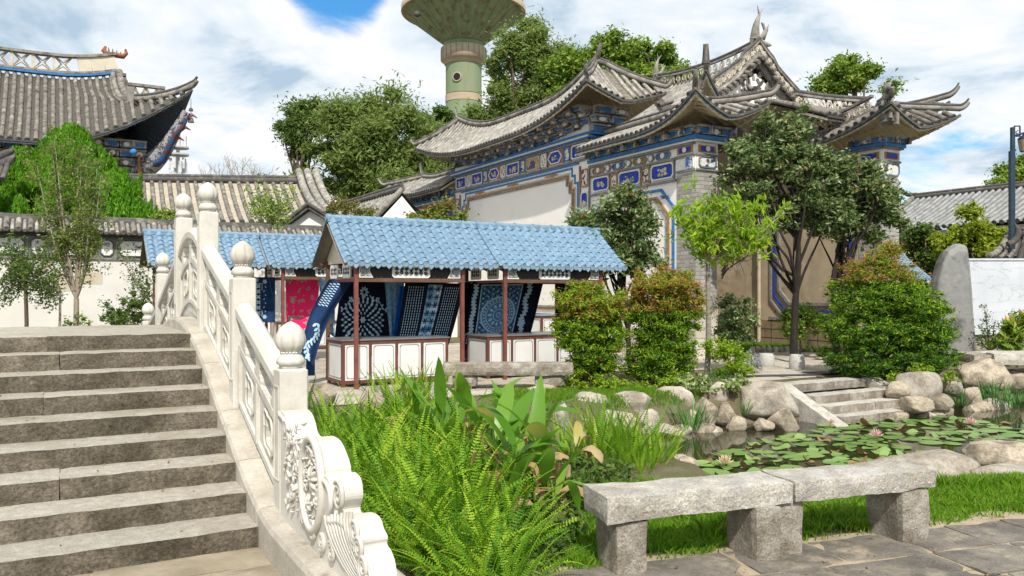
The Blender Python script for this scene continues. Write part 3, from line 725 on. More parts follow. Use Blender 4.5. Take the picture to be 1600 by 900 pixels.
def counter(org, L, D, label, nfront, H=0.86, group='white panelled counters of the cloth stalls'):
    T = Thing('stall_counter', label, 'counter', (org[0], org[1], 0), uv=True, group=group); o = T.org
    def bx(name, a, b, m): mb = MB(); mb.box((o.x+a[0],o.y+a[1],a[2]),(o.x+b[0],o.y+b[1],b[2])); return mb.build(name, m, T)
    bx('counter_top', (-0.02,-0.02,H-0.018),(L+0.02,D+0.02,H+0.008), M_ctop)
    mb = MB(); fr = 0.055
    for y0 in (0, D-fr): mb.box((o.x,o.y+y0,H-0.08),(o.x+L,o.y+y0+fr,H-0.02)); mb.box((o.x,o.y+y0,0.07),(o.x+L,o.y+y0+fr,0.125))
    for x0 in (0, L-fr): mb.box((o.x+x0,o.y+fr,H-0.08),(o.x+x0+fr,o.y+D-fr,H-0.02)); mb.box((o.x+x0,o.y+fr,0.07),(o.x+x0+fr,o.y+D-fr,0.125))
    for x0 in (0.002, L-fr-0.002):
        for y0 in (0.002, D-fr-0.002): mb.box((o.x+x0,o.y+y0,0),(o.x+x0+fr,o.y+y0+fr,H-0.025))
    w = (L-fr)/nfront
    for i in range(1, nfront): mb.box((o.x+i*w,o.y+0.003,0.12),(o.x+i*w+fr*0.8,o.y+fr,H-0.075))
    mb.build('frame', mat('maroon_brown_frame', (0.17,0.062,0.045), (0.11,0.045,0.032), scale=5, rough=0.5), T)
    def pan(a0, a1, z0, z1, fn, d):
        m2 = MB(); m2.prism([(a0,z0),(a1,z0),(a1,z1),(a0,z1)], fn, d, d+0.012)
        p = m2.build('door_panel', M_white, T)
        e = 0.035; n = 0.035; q = [(a0+e,z0+e+n),(a0+e,z1-e-n),(a0+e+n,z1-e-n),(a0+e+n,z1-e),(a1-e-n,z1-e),(a1-e-n,z1-e-n),(a1-e,z1-e-n),(a1-e,z0+e+n),(a1-e-n,z0+e+n),(a1-e-n,z0+e),(a0+e+n,z0+e),(a0+e+n,z0+e+n)]
        q = [(a0+e,z0+e+n),(a0+e,z1-e-n),(a0+e+n,z1-e),(a1-e-n,z1-e),(a1-e,z1-e-n),(a1-e,z0+e+n),(a1-e-n,z0+e),(a0+e+n,z0+e)]
        l = MB()
        for i in range(len(q)):
            A, B = q[i], q[(i+1)%len(q)]; l.beam(fn(*A,d-0.001), fn(*B,d-0.001), 0.010, 0.006)
        for (sx, sz) in ((a0+e,z0+e),(a1-e,z0+e),(a0+e,z1-e),(a1-e,z1-e)):
            l.lathe([(0.001,-0.003),(0.013,0),(0.001,0.003)], c=fn(sx+ (0.012 if sx < (a0+a1)/2 else -0.012), sz+(0.012 if sz < (z0+z1)/2 else -0.012), d-0.002), n=6)
        l.build('border_line', M_line, T)
    for i in range(nfront):
        pan(i*w+fr+0.004, (i+1)*w-0.002, 0.13, H-0.085, lambda a, b, d: (o.x+a, o.y+d, b), 0.016)
    for sx in (0, 1):
        pan(fr+0.004, D-fr-0.004, 0.13, H-0.085, (lambda a, b, d: (o.x+d, o.y+a, b)) if not sx else (lambda a, b, d: (o.x+L-d, o.y+a, b)), 0.016)
    return T
A0 = (4.38, 13.61)
stall(A0, 3.07, 0.25, 2.33, 'blue tiled cloth stall left of centre, its counter below the round flower cloth', seed=1, lean=0.06)
stall((A0[0]+3.085, A0[1]), 3.07, 0.17, 2.45, 'blue tiled cloth stall in the middle, its right end behind the two clipped bushes', seed=2)
B0 = (1.75, 18.9)
stall(B0, 2.53, 0.3, 2.2, 'farther blue tiled stall seen to the left of the tallest bridge posts', ze=2.34, seed=3)
stall((B0[0]+2.56, B0[1]), 3.3, 0.33, 2.6, 'farther blue tiled stall behind the handrail with the pink cloth beneath', ze=2.34, seed=4)
_e = UV(12.15, 27.0)
stall(_e, 3.07, 0.25, 2.4, 'small blue striped stall roof peeping out beside the tall standing stone', seed=5)
counter((A0[0]+0.08, A0[1]+0.39), 2.09, 0.91, 'white panelled counter under the round flower cloth, nearest the scroll railing', 4)
counter((A0[0]+3.01, A0[1]+0.39), 2.75, 0.91, 'white panelled counter behind the low stone bench in the middle', 5)
_c = UV(*P(432,545,23.6).xy[:]); counter((_c[0], _c[1]), 3.0, 0.8, 'distant white counter with a red base rail under the pink cloth', 4)
_c = UV(*P(846,540,21.5).xy[:]); counter((_c[0], _c[1]), 2.6, 0.8, 'distant white counter seen between the medallion cloth and the left clipped bush', 4, H=1.1)
# ------------------------------------------------------------------ dyed cloths
def cmat(name, c, c2=None, scale=5, **k): return mat(name, c, c2 or tuple(x*0.75 for x in c), scale=scale, rough=0.9, spec=0.1, bump=0.15, bscale=60, **k)
M_indigo = cmat('indigo_black_cloth', (0.006,0.008,0.017), (0.010,0.014,0.030))
M_navy = cmat('navy_cloth', (0.012,0.03,0.085), (0.02,0.05,0.13))
M_lblue = mat('pale_blue_dye', (0.30,0.52,0.70), (0.10,0.26,0.50), scale=14, rough=0.9)
M_wdye = mat('white_resist_print', (0.50,0.66,0.78), (0.34,0.52,0.70), scale=12, rough=0.9)
M_bright = cmat('bright_blue_cloth', (0.01,0.14,0.62))
M_tie = mat('light_tie_dye', (0.55,0.70,0.80), (0.05,0.17,0.36), scale=5, c3=(0.22,0.42,0.60), rough=0.9, lo=0.4, hi=0.6)
def pinkmat():
    m = bpy.data.materials.new('pink_tie_dye_cloth'); m.use_nodes = True; N = m.node_tree.nodes; L = m.node_tree.links; b = N['Principled BSDF']; b.inputs['Roughness'].default_value = 0.9
    tc = N.new('ShaderNodeTexCoord'); n1 = N.new('ShaderNodeTexNoise'); n1.inputs['Scale'].default_value = 6.5; n1.inputs['Detail'].default_value = 3
    L.new(tc.outputs['Object'], n1.inputs['Vector'])
    cr = N.new('ShaderNodeValToRGB'); e = cr.color_ramp.elements; e[0].position = 0.53; e[0].color = (0.84,0.015,0.14,1); e[1].position = 0.68; e[1].color = (0.06,0.30,0.42,1)
    for p, c in ((0.565,(0.80,0.05,0.16,1)),(0.585,(0.50,0.40,0.28,1)),(0.62,(0.16,0.20,0.20,1))): q = e.new(p); q.color = c
    L.new(n1.outputs[0], cr.inputs[0]); L.new(cr.outputs[0], b.inputs['Base Color']); return m
def cloth(name, label, corners, Yt, m, fold=0.02, sag=0.0, seed=0, n=(20,16), Yb=None, bend=0.0, group='dyed cloths hung up in the stalls', nf=3):
    """a hanging sheet; corners are given as seen, tl, tr, br, bl, and placed on the stall's back line (parallel to the stall) at depth Yt for tl"""
    tl, tr, br, bl = corners
    p0 = P(tl[0], tl[1], Yt); u0, v0 = UV(p0.x, p0.y)
    def onplane(px, py, v):
        r = (px-800)/F; u = v*(UY+UX*r)/(UX-UY*r); Y = UY*u+UX*v; return Vector((u, v, CZ-(py-458)/F*Y))
    C = [onplane(*tl, v0), onplane(*tr, v0), onplane(*br, v0 if Yb is None else v0+Yb), onplane(*bl, v0 if Yb is None else v0+Yb)]
    T = Thing(name, label, 'cloth', (C[0].x, C[0].y, min(C[2].z, C[3].z)), uv=True, group=group)
    sv = seed*3.1
    def Sf(a, b, d=0.0):
        top = C[0].lerp(C[1], a); bot = C[3].lerp(C[2], a); p = top.lerp(bot, b)
        p = p + Vector((bend*sin(pi*b), 0, 0)) - Vector((0,0,sag*4*a*(1-a)*(1-b)))
        p.y += fold*sin(a*nf*2*pi+sv+b*1.2)*(0.35+0.65*b) - d + 0.35*fold*sin(b*5+a*7+sv)
        return p
    mb = MB(); mb.grid(lambda i, j: Sf(i, j), *n)
    o = mb.build('fabric', m, T)
    return T, Sf
def pr(T, name='printed_pattern', m=None): return MB()
def leafp(mb, Sf, a, b, ang, l, w, asp, d=0.004):
    """one lens-shaped printed petal; asp = width/height of the cloth, sizes in fractions of the height"""
    c, s = cos(ang), sin(ang); pts = []
    for t, h in ((0,0),(0.25,.75),(0.55,1),(0.85,.55),(1,0),(0.85,-.55),(0.55,-1),(0.25,-.75)):
        x = l*t; y = w*h; pts.append((a+(c*x-s*y)/asp, b+(s*x+c*y)))
    mb.add([Sf(p[0], p[1], d) for p in pts], [tuple(range(8))])
def strokep(mb, Sf, pts, w, asp, d=0.004):
    for (a0,b0),(a1,b1) in zip(pts[:-1], pts[1:]):
        dx, dy = (a1-a0)*asp, b1-b0; L = sqrt(dx*dx+dy*dy) or 1; nx, ny = -dy/L*w/2, dx/L*w/2
        mb.add([Sf(a0+nx/asp,b0+ny,d),Sf(a1+nx/asp,b1+ny,d),Sf(a1-nx/asp,b1-ny,d),Sf(a0-nx/asp,b0-ny,d)], [(0,1,2,3)])
def ringp(mb, Sf, a, b, r, w, asp, n=32, d=0.004): strokep(mb, Sf, [(a+r*cos(2*pi*i/n)/asp, b+r*sin(2*pi*i/n)) for i in range(n+1)], w, asp, d)
# round flower cloth
T, Sf = cloth('hanging_cloth', 'black cloth with a large round chrysanthemum print behind the nearest counter', ((533,438),(605,440),(615,556),(519,556)), 15.62, M_indigo, fold=0.025, seed=1)
mb = MB(); asp = 0.78; ca, cb = 0.48, 0.52
for ring, (r, n, l, w) in enumerate(((0.07,10,0.045,0.011),(0.115,14,0.05,0.014),(0.165,18,0.055,0.016),(0.215,22,0.06,0.018),(0.262,24,0.055,0.017))):
    for k in range(n):
        a = 2*pi*(k+0.5*(ring % 2))/n; leafp(mb, Sf, ca+r*cos(a)/asp, cb+r*sin(a), a, l, w, asp)
for k in range(6): leafp(mb, Sf, ca, cb, 2*pi*k/6, 0.05, 0.014, asp)
for k in range(9): leafp(mb, Sf, 0.50+0.02*cos(2*pi*k/9)/asp, 0.15+0.02*sin(2*pi*k/9), 2*pi*k/9, 0.06, 0.014, asp)
for sg in (-1, 1):
    pts = [(0.5+sg*(0.12+0.3*t), 0.19+0.18*t+0.03*sin(t*9)) for t in [i/8 for i in range(9)]]; strokep(mb, Sf, pts, 0.012, asp)
    for i in (1,3,4,6,8):
        a, b = pts[i]; leafp(mb, Sf, a, b, -0.9 if sg > 0 else -2.2, 0.045, 0.013, asp); leafp(mb, Sf, a, b, 1.2 if sg > 0 else 1.9, 0.04, 0.012, asp)
    pts = [(0.5+sg*(0.34+0.07*sin(t*5)), 0.95-0.22*t) for t in [i/8 for i in range(9)]]; strokep(mb, Sf, pts, 0.012, asp)
    for i in (2,4,6,8): leafp(mb, Sf, *pts[i], -0.6*sg-1.5, 0.05, 0.014, asp)
mb.build('printed_pattern', M_wdye, T, kind='stuff')
T, Sf = cloth('hanging_cloth', 'light blue veined cloth corner tucked between the flower cloth and the striped cloth', ((601,440),(632,440),(622,556),(612,556)), 15.95, M_lblue, fold=0.02, seed=2)
T, Sf = cloth('hanging_cloth', 'narrow bright blue folded cloth between the flower cloth and the striped cloth', ((625,447),(632,447),(617,556),(609,556)), 15.75, M_bright, fold=0.01, seed=3, nf=1)
# striped cloth
T, Sf = cloth('hanging_cloth', 'black cloth with dashed stripes and a pale star band, slanting in the wind', ((633,440),(727,443),(696,556),(612,556)), 15.6, M_indigo, fold=0.03, seed=4, bend=0.02, nf=2)
mb = MB(); asp = 0.80
for (a0, a1) in ((0.06,0.33),(0.66,0.92)):
    for i in range(7):
        a = a0+(a1-a0)*(i+0.5)/7
        for k in range(24): strokep(mb, Sf, [(a,0.06+k*0.036),(a,0.06+k*0.036+0.024)], 0.008, asp)
mb.build('printed_pattern', M_wdye, T, kind='stuff')
mb = MB(); mb.grid(lambda i, j: Sf(0.38+0.24*i, 0.03+0.9*j, 0.004), 4, 10); mb.build('star_band', M_tie, T)
mb = MB()
for k in range(8):
    for s in (0.44,0.56):
        for q in range(6): leafp(mb, Sf, s, 0.09+k*0.11, q*pi/3, 0.05, 0.009, asp, 0.008)
mb.build('printed_pattern', M_navy, T, kind='stuff')
# medallion cloth
T, Sf = cloth('hanging_cloth', 'black cloth with a blue lattice field and round medallion in the middle stall', ((738,440),(850,438),(818,560),(722,560)), 16.7, M_indigo, fold=0.03, seed=6, bend=0.02, nf=2)
asp = 0.95
mb = MB(); mb.grid(lambda i, j: Sf(0.14+0.56*i, 0.05+0.68*j, 0.004), 10, 10); mb.build('blue_field', mat('mid_blue_dye', (0.05,0.16,0.36), (0.09,0.26,0.48), scale=9, rough=0.9), T)
mb = MB(); x0, x1, y0, y1 = 0.14, 0.70, 0.05, 0.73
for k in range(-8, 18):
    for sg in (1,-1):
        pts = []
        for i in range(30):
            t = i/29; a = x0+(x1-x0)*t; b = (k*0.075+sg*(a-x0)*asp)+ (0 if sg > 0 else 0.0)
            if y0 < b < y1 and ((a-0.42)*asp)**2+(b-0.44)**2 > 0.235**2: pts.append((a,b))
            else:
                if len(pts) > 1: strokep(mb, Sf, pts, 0.010, asp, 0.008)
                pts = []
        if len(pts) > 1: strokep(mb, Sf, pts, 0.010, asp, 0.008)
mb.build('lattice_lines', M_indigo, T, kind='stuff')
mb = MB()
for (a, b) in ((x0,y0),(x0,y1)): strokep(mb, Sf, [(x0+(x1-x0)*i/10, b) for i in range(11)], 0.012, asp, 0.010)
for a in (x0, x1): strokep(mb, Sf, [(a, y0+(y1-y0)*i/10) for i in range(11)], 0.012, asp, 0.010)
for i in range(9):
    for j in range(10):
        a, b = x0+0.03+(x1-x0-0.03)*i/9, y0+0.04+(y1-y0-0.05)*j/10+(0.033 if i % 2 else 0)
        if ((a-0.42)*asp)**2+(b-0.44)**2 > 0.25**2 and b < y1-0.02: leafp(mb, Sf, a, b, 0.7, 0.032, 0.009, asp, 0.010)
for r in (0.235,0.225,0.17,0.075): ringp(mb, Sf, 0.42, 0.44, r, 0.009, asp, d=0.012)
for k in range(30): a = 2*pi*k/30; leafp(mb, Sf, 0.42+0.18*cos(a)/asp, 0.44+0.18*sin(a), a, 0.036, 0.010, asp, 0.012)
for k in range(12): a = 2*pi*k/12; leafp(mb, Sf, 0.42+0.09*cos(a)/asp, 0.44+0.09*sin(a), a, 0.06, 0.017, asp, 0.012)
ringp(mb, Sf, 0.42, 0.44, 0.03, 0.01, asp, d=0.012)
for (ac, amp) in ((0.80,0.02),(0.06,0.01)):
    pts = [(ac+amp*sin(i*1.1), 0.06+0.045*i) for i in range(17)]; strokep(mb, Sf, pts, 0.008, asp, 0.006)
    for i, (a, b) in enumerate(pts):
        for sg in (1,-1): leafp(mb, Sf, a, b, pi/2-sg*(-0.8)+ (pi if sg < 0 else 0)*0, 0.045, 0.012, asp, 0.006)
        for sg in (1,-1): leafp(mb, Sf, a, b, -pi/2+sg*0.9, 0.045, 0.012, asp, 0.006)
for k in range(7): a = 2*pi*k/7; leafp(mb, Sf, 0.80, 0.55, a, 0.06, 0.018, asp, 0.009)
mb.build('printed_pattern', M_wdye, T, kind='stuff')
T, Sf = cloth('hanging_cloth', 'dark cloth panel hanging in the gap between the two nearest counters', ((722,441),(739,440),(731,596),(722,596)), 16.9, M_indigo, fold=0.015, seed=8, nf=1)
mb = MB()
for b in (0.55,0.66,0.77,0.86): 
    for k in range(5): leafp(mb, Sf, 0.4, b, 2*pi*k/5, 0.03, 0.008, 0.2, 0.005)
mb.build('printed_pattern', M_wdye, T, kind='stuff')
T, Sf = cloth('hanging_cloth', 'dark cloth under the middle stall eave, mostly behind the left clipped bush', ((868,441),(935,443),(930,500),(868,500)), 17.4, M_indigo, fold=0.02, seed=9, nf=2)
# windblown strip
T, Sf = cloth('hanging_cloth', 'navy cloth with white leaf sprays blown out to the left of the nearest stall', ((513,437),(553,437),(490,572),(471,553)), 14.9, M_navy, fold=0.05, seed=10, bend=-0.10, nf=1.2)
mb = MB(); asp = 0.30
for k in range(10):
    for s in (0.22,0.36,0.5): strokep(mb, Sf, [(s-0.06,0.05+k*0.030),(s+0.06,0.05+k*0.030+0.014)], 0.010, asp, 0.006)
pts = [(0.45+0.2*sin(i*0.7), 0.55+i*0.045) for i in range(10)]; strokep(mb, Sf, pts, 0.008, asp, 0.006)
for i, (a, b) in enumerate(pts):
    leafp(mb, Sf, a, b, 2.3, 0.07, 0.018, asp, 0.006); leafp(mb, Sf, a, b, 0.6, 0.07, 0.018, asp, 0.006)
for k in range(6): leafp(mb, Sf, 0.45, 0.96, 2*pi*k/6, 0.05, 0.014, asp, 0.006)
mb.build('printed_pattern', M_wdye, T, kind='stuff')
T, Sf = cloth('hanging_cloth', 'blue end of a cloth hanging straight down beside the nearest counter', ((478,548),(492,530),(492,587),(478,587)), 15.1, cmat('mid_navy_cloth', (0.015,0.06,0.15)), fold=0.02, seed=11, nf=1)
T, Sf = cloth('hanging_cloth', 'pale blue tie dyed cloth just behind the windblown navy strip', ((499,434),(524,436),(523,528),(500,510)), 16.1, M_tie, fold=0.02, seed=12, nf=1)
T, Sf = cloth('hanging_cloth', 'bright pink cloth with blue tie dye spots and a fringe', ((446,431),(500,433),(492,521),(447,516)), 19.6, pinkmat(), fold=0.04, seed=13, nf=1.5)
mb = MB()
for i in range(40): a = (i+0.5)/40; p = Sf(a, 1.0); mb.tube([p, p+Vector((random.uniform(-.01,.01),0,-0.05))], 0.006, n=3)
mb.build('fringe', cmat('fringe_threads', (0.55,0.42,0.40)), T)
T, Sf = cloth('hanging_cloth', 'navy cloth bordered with pale flowers beside the second bridge post', ((397,433),(430,433),(430,504),(397,503)), 19.2, M_navy, fold=0.015, seed=14, nf=2)
mb = MB(); asp = 0.47
for k in range(6):
    for q in range(4): leafp(mb, Sf, 0.20, 0.20+k*0.12, q*pi/2+pi/4, 0.06, 0.018, asp)
strokep(mb, Sf, [(0.02,0.14),(0.37,0.14),(0.37,0.86),(0.02,0.86)], 0.012, asp)
for (a, b) in ((0.5,0.1),(0.5,0.88),(0.1,0.93),(0.12,0.06)):
    for q in range(6): leafp(mb, Sf, a, b, q*pi/3, 0.055, 0.018, asp)
for k in range(7): leafp(mb, Sf, 0.5, 0.2+k*0.09, 0.8+(k%2)*1.5, 0.05, 0.012, asp)
mb.build('printed_pattern', M_wdye, T, kind='stuff')
# ------------------------------------------------------------------ curved tiled roofs
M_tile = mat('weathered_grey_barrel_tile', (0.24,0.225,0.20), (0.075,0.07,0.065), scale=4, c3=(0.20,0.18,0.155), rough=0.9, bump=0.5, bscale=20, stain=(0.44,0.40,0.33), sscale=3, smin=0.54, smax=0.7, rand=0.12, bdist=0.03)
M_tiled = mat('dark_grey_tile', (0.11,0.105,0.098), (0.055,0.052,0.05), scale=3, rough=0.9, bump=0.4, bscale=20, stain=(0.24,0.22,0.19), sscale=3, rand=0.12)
M_tilep = mat('pale_grey_tile', (0.36,0.34,0.30), (0.17,0.16,0.145), scale=5, rough=0.9, bump=0.7, bscale=18, stain=(0.50,0.475,0.42), sscale=3, rand=0.1)  # paler grey barrel tile with light stains
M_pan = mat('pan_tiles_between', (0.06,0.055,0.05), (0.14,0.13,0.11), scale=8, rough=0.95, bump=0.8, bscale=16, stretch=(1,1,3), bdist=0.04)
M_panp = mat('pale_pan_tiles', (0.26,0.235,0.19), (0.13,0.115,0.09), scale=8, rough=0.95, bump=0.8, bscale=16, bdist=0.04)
M_ridge = mat('mortar_ridge', (0.31,0.29,0.255), (0.18,0.168,0.148), scale=3, rough=0.9, bump=0.4, stain=(0.11,0.10,0.085), sscale=3, smin=0.5, smax=0.65)
M_relief = mat('cream_fretwork', (0.62,0.55,0.43), (0.45,0.39,0.29), scale=4, rough=0.85, bump=0.3)
M_soff = mat('sandy_soffit', (0.72,0.64,0.50), (0.60,0.51,0.37), scale=6, rough=0.85)
M_bluep = mat('blue_trim_paint', (0.03,0.13,0.36), (0.05,0.20,0.46), scale=5, rough=0.6)
M_blued2 = mat('deep_blue_paint', (0.01,0.03,0.30), (0.02,0.07,0.42), scale=5, rough=0.55)
class Roof:
    """hip roof with upswept corners, in (u, v, z). End faces can be left out where the roof abuts a wall."""
    def __init__(s, T, u0, u1, v0, v1, ze, zr, lift=0.9, R=3.0, pw=2.4, hip=1.5, prof=1.25, period=0.24, ends=(1,1), r=0.075, flare=0.25, mt=None, mp=None, sides=(1,1), sag=0.0, zr_end=0.0, g=1.0):
        s.g=g
        s.T=T; s.u0=u0; s.u1=u1; s.v0=v0; s.v1=v1; s.ze=ze; s.zr=zr; s.lift=lift; s.R=R; s.pw=pw; s.hip=hip; s.prof=prof; s.per=period; s.ends=ends; s.r=r; s.flare=flare
        s.uc=(u0+u1)/2; s.hw=(u1-u0)/2; s.mt=mt or M_tile; s.mp=mp or M_pan; s.sides=sides; s.sag=sag; s.zre=zr_end
    def cdist(s, u, v):
        dv = 1e9
        if s.ends[0]: dv = min(dv, v-s.v0)
        if s.ends[1]: dv = min(dv, s.v1-v)
        du = min(u-s.u0, s.u1-u)
        return du, dv
    def z(s, u, v):
        du, dv = s.cdist(u, v); a = du/s.hw; b = dv/s.hip
        d = max(0.0, min(a, b*s.g, 1.0)) if dv < s.hip-1e-6 else max(0.0, min(a, 1.0)); c = max(du/s.hw*s.hip if False else du, dv) if dv < 1e8 else 99
        cc = max(0.0, min(c, 99))
        lf = s.lift*max(0.0, 1-cc/s.R)**s.pw
        er = s.zre*max(0, 1-max(0, dv-s.hip)/3.0)**2 if dv < 1e8 else 0
        return s.ze+(s.zr+er*d-s.ze)*(d**s.prof if d > 0 else 0) + lf
    def pt(s, u, v, dz=0.0):
        # plan flare: corners swing outward
        du, dv = s.cdist(u, v); fl = 0
        if dv < 1e8:
            c = max(du, dv); k = s.flare*max(0, 1-c/s.R)**2
            su = 1 if u > s.uc else -1
            sv_ = -1 if (s.ends[0] and (not s.ends[1] or v-s.v0 < s.v1-v)) else 1
            return Vector((u+su*k, v+sv_*k, s.z(u, v)+dz))
        return Vector((u, v, s.z(u, v)+dz))
    def line(s, p, q, n, dz=0.0): return [s.pt(p[0]+(q[0]-p[0])*i/n, p[1]+(q[1]-p[1])*i/n, dz) for i in range(n+1)]
    def faces(s):
        """yield (eave point fn, inward direction, length of run) for every tile column"""
        out = []
        L = s.v1-s.v0; n = max(1, int(round(L/s.per)))
        for side in (0, 1):
            if not s.sides[side]: continue
            for i in range(n+1):
                v = s.v0+L*i/n
                dv = 1e9
                if s.ends[0]: dv = min(dv, v-s.v0)
                if s.ends[1]: dv = min(dv, s.v1-v)
                run = s.hw*(min(1, s.g*dv/s.hip) if dv < s.hip-1e-6 else 1)
                if run < 0.12: continue
                u = s.u0 if side == 0 else s.u1; d = 1 if side == 0 else -1
                out.append(((u, v), (d, 0), run))
        n2 = max(1, int(round((s.u1-s.u0)/s.per)))
        for e in (0, 1):
            if not s.ends[e]: continue
            for i in range(n2+1):
                u = s.u0+(s.u1-s.u0)*i/n2; du = min(u-s.u0, s.u1-u); run = s.hip*min(1, du/s.hw/s.g)
                if run < 0.12: continue
                v = s.v0 if e == 0 else s.v1; d = 1 if e == 0 else -1
                out.append(((u, v), (0, d), run))
        return out
    def build(s, soffit=True, discs=True, seg=7, name_tiles='barrel_tiles', trim=None, thick=0.10):
        T = s.T; vN = max(8, int((s.v1-s.v0)/0.3)); sh = MB()
        nu = 16
        us = [s.u0+(s.u1-s.u0)*i/nu for i in range(nu+1)]; vs_ = [s.v0+(s.v1-s.v0)*j/vN for j in range(vN+1)]
        sh.add([s.pt(u, v, -0.015) for v in vs_ for u in us], [(j*(nu+1)+i, j*(nu+1)+i+1, (j+1)*(nu+1)+i+1, (j+1)*(nu+1)+i) for j in range(vN) for i in range(nu)], True)
        sh.build('tile_bed', s.mp, T)
        if soffit:
            so = MB(); so.add([s.pt(u, v, -0.015-thick) for v in vs_ for u in us], [(j*(nu+1)+i, (j+1)*(nu+1)+i, (j+1)*(nu+1)+i+1, j*(nu+1)+i+1) for j in range(vN) for i in range(nu)], True)
            so.build('soffit', getattr(s, 'soffm', M_soff), T)
        tl = MB(); dm = MB(); ra = MB()
        for (p, d, run) in s.faces():
            n = max(3, min(seg, int(run/0.3)+2)); pts = []
            for i in range(n+1):
                t = run*i/n; pts.append(s.pt(p[0]+d[0]*t, p[1]+d[1]*t, 0.012))
            # the barrel: overlapping rows read as slight rings
            rr = [s.r*(1.0 if i % 2 == 0 else 0.93) for i in range(n+1)]
            tl.tube(pts, rr, n=7, caps=True)
            a = pts[0]; b = pts[1]; dr = (a-b).normalized()
            if discs: dm.tube([a, a+dr*0.05], s.r*1.12, n=8)
            if soffit:
                q = [s.pt(p[0]+d[0]*t, p[1]+d[1]*t, -0.05-thick) for t in (0.03, min(run, 0.45), min(run, 0.9))]
                for k in range(2):
                    if (q[k]-q[k+1]).length > 0.02: ra.beam(q[k], q[k+1], 0.06, 0.06)
        o = tl.build(name_tiles, s.mt, T); 
        if discs: dm.build('eave_discs', M_tiled, T, kind='stuff')
        o['kind'] = 'stuff'
        if soffit:
            r_ = ra.build('rafters', getattr(s, 'soffm', M_soff), T); r_['kind'] = 'stuff'
        # eave edge boards: dark drip line, blue fascia, sandy moulding
        ev = s.eave()
        for dz, th, m, nm, ins in ((-0.05,0.07,M_tiled,'drip_edge',-0.01),(-0.10,0.05,trim or M_bluep,'blue_fascia',0.03),(-0.155,0.05,M_soff,'eave_moulding',0.06)):
            e = MB()
            for path in ev(ins, dz):
                for a, b in zip(path[:-1], path[1:]): e.beam(a, b, 0.05, th)
            e.build(nm, m, T)
    def eave(s):
        def f(ins, dz):
            out = []; n = 26
            v0 = s.v0+ins*s.ends[0]; v1 = s.v1-ins*s.ends[1]
            if s.sides[0]: out.append(s.line((s.u0+ins, v0),(s.u0+ins, v1), n, dz))
            if s.sides[1]: out.append(s.line((s.u1-ins, v0),(s.u1-ins, v1), n, dz))
            if s.ends[0]: out.append(s.line((s.u0+ins, s.v0+ins),(s.u1-ins, s.v0+ins), n, dz))
            if s.ends[1]: out.append(s.line((s.u0+ins, s.v1-ins),(s.u1-ins, s.v1-ins), n, dz))
            return out
        return f
    def hips(s, r=0.078, horn=0.55, up=0.38, mat_=None, which=None):
        """curved ridge tubes down each hip, ending in a horn beyond the corner"""
        m = mat_ or M_ridge
        for e in (0, 1):
            if not s.ends[e]: continue
            vc = s.v0 if e == 0 else s.v1; vr = s.v0+s.hip if e == 0 else s.v1-s.hip
            for side in (0, 1):
                if which and (e, side) not in which: continue
                uc = s.u0 if side == 0 else s.u1
                ue = s.uc+(uc-s.uc)*(1-s.g); pts = s.line((ue, vr+(vc-vr)*0.02),(uc, vc), 12, 0.13)
                dirv = (pts[-1]-pts[-3]); dirv.z = 0; dirv.normalize()
                sl = (pts[-1]-pts[-2]).normalized(); base = pts[-1]
                for k in range(1, 6):
                    t = k/5; pts.append(base+dirv*horn*t*(1-0.25*t)+Vector((0,0,horn*up*t+up*1.2*horn*t*t)) + Vector((0,0,sl.z*horn*t*0.6)))
                rr = [r]*9+[r*0.95]*4+[r*(0.92-0.06*k) for k in range(1,6)]
                h = MB(); h.tube(pts, rr[:len(pts)], n=8); h.build('hip_ridge', m, s.T)
                h = MB(); h.tube([p+Vector((0,0,r*1.25)) for p in pts], [x*0.62 for x in rr[:len(pts)]], n=6); h.build('hip_capping', M_tiled if mat_ is None else m, s.T)
    def ridge(s, r=0.085, horn=0.5, ends=(1,1), lat=0.0, mat_=None, rise=0.25):
        m = mat_ or M_ridge; va = s.v0+(s.hip if s.ends[0] else 0); vb = s.v1-(s.hip if s.ends[1] else 0)
        n = 20; pts = s.line((s.uc, va),(s.uc, vb), n, 0.14+lat)
        if ends[0]:
            a = pts[0]; pts = [a+Vector((0,-horn*t,rise*0.5*t+rise*1.6*t*t)) for t in (1,0.75,0.5,0.25)]+pts
        if ends[1]:
            b = pts[-1]; pts = pts+[b+Vector((0,horn*t,rise*0.5*t+rise*1.6*t*t)) for t in (0.25,0.5,0.75,1)]
        rr = [r]*len(pts)
        if ends[0]: rr[:4] = [r*.7,r*.8,r*.9,r*.97]
        if ends[1]: rr[-4:] = [r*.97,r*.9,r*.8,r*.7]
        h = MB(); h.tube(pts, rr, n=8); h.build('ridge', m, s.T)
        h = MB(); h.tube([p+Vector((0,0,r*1.2)) for p in pts], [x*0.6 for x in rr], n=6); h.build('ridge_capping', M_tiled, s.T)
        return pts
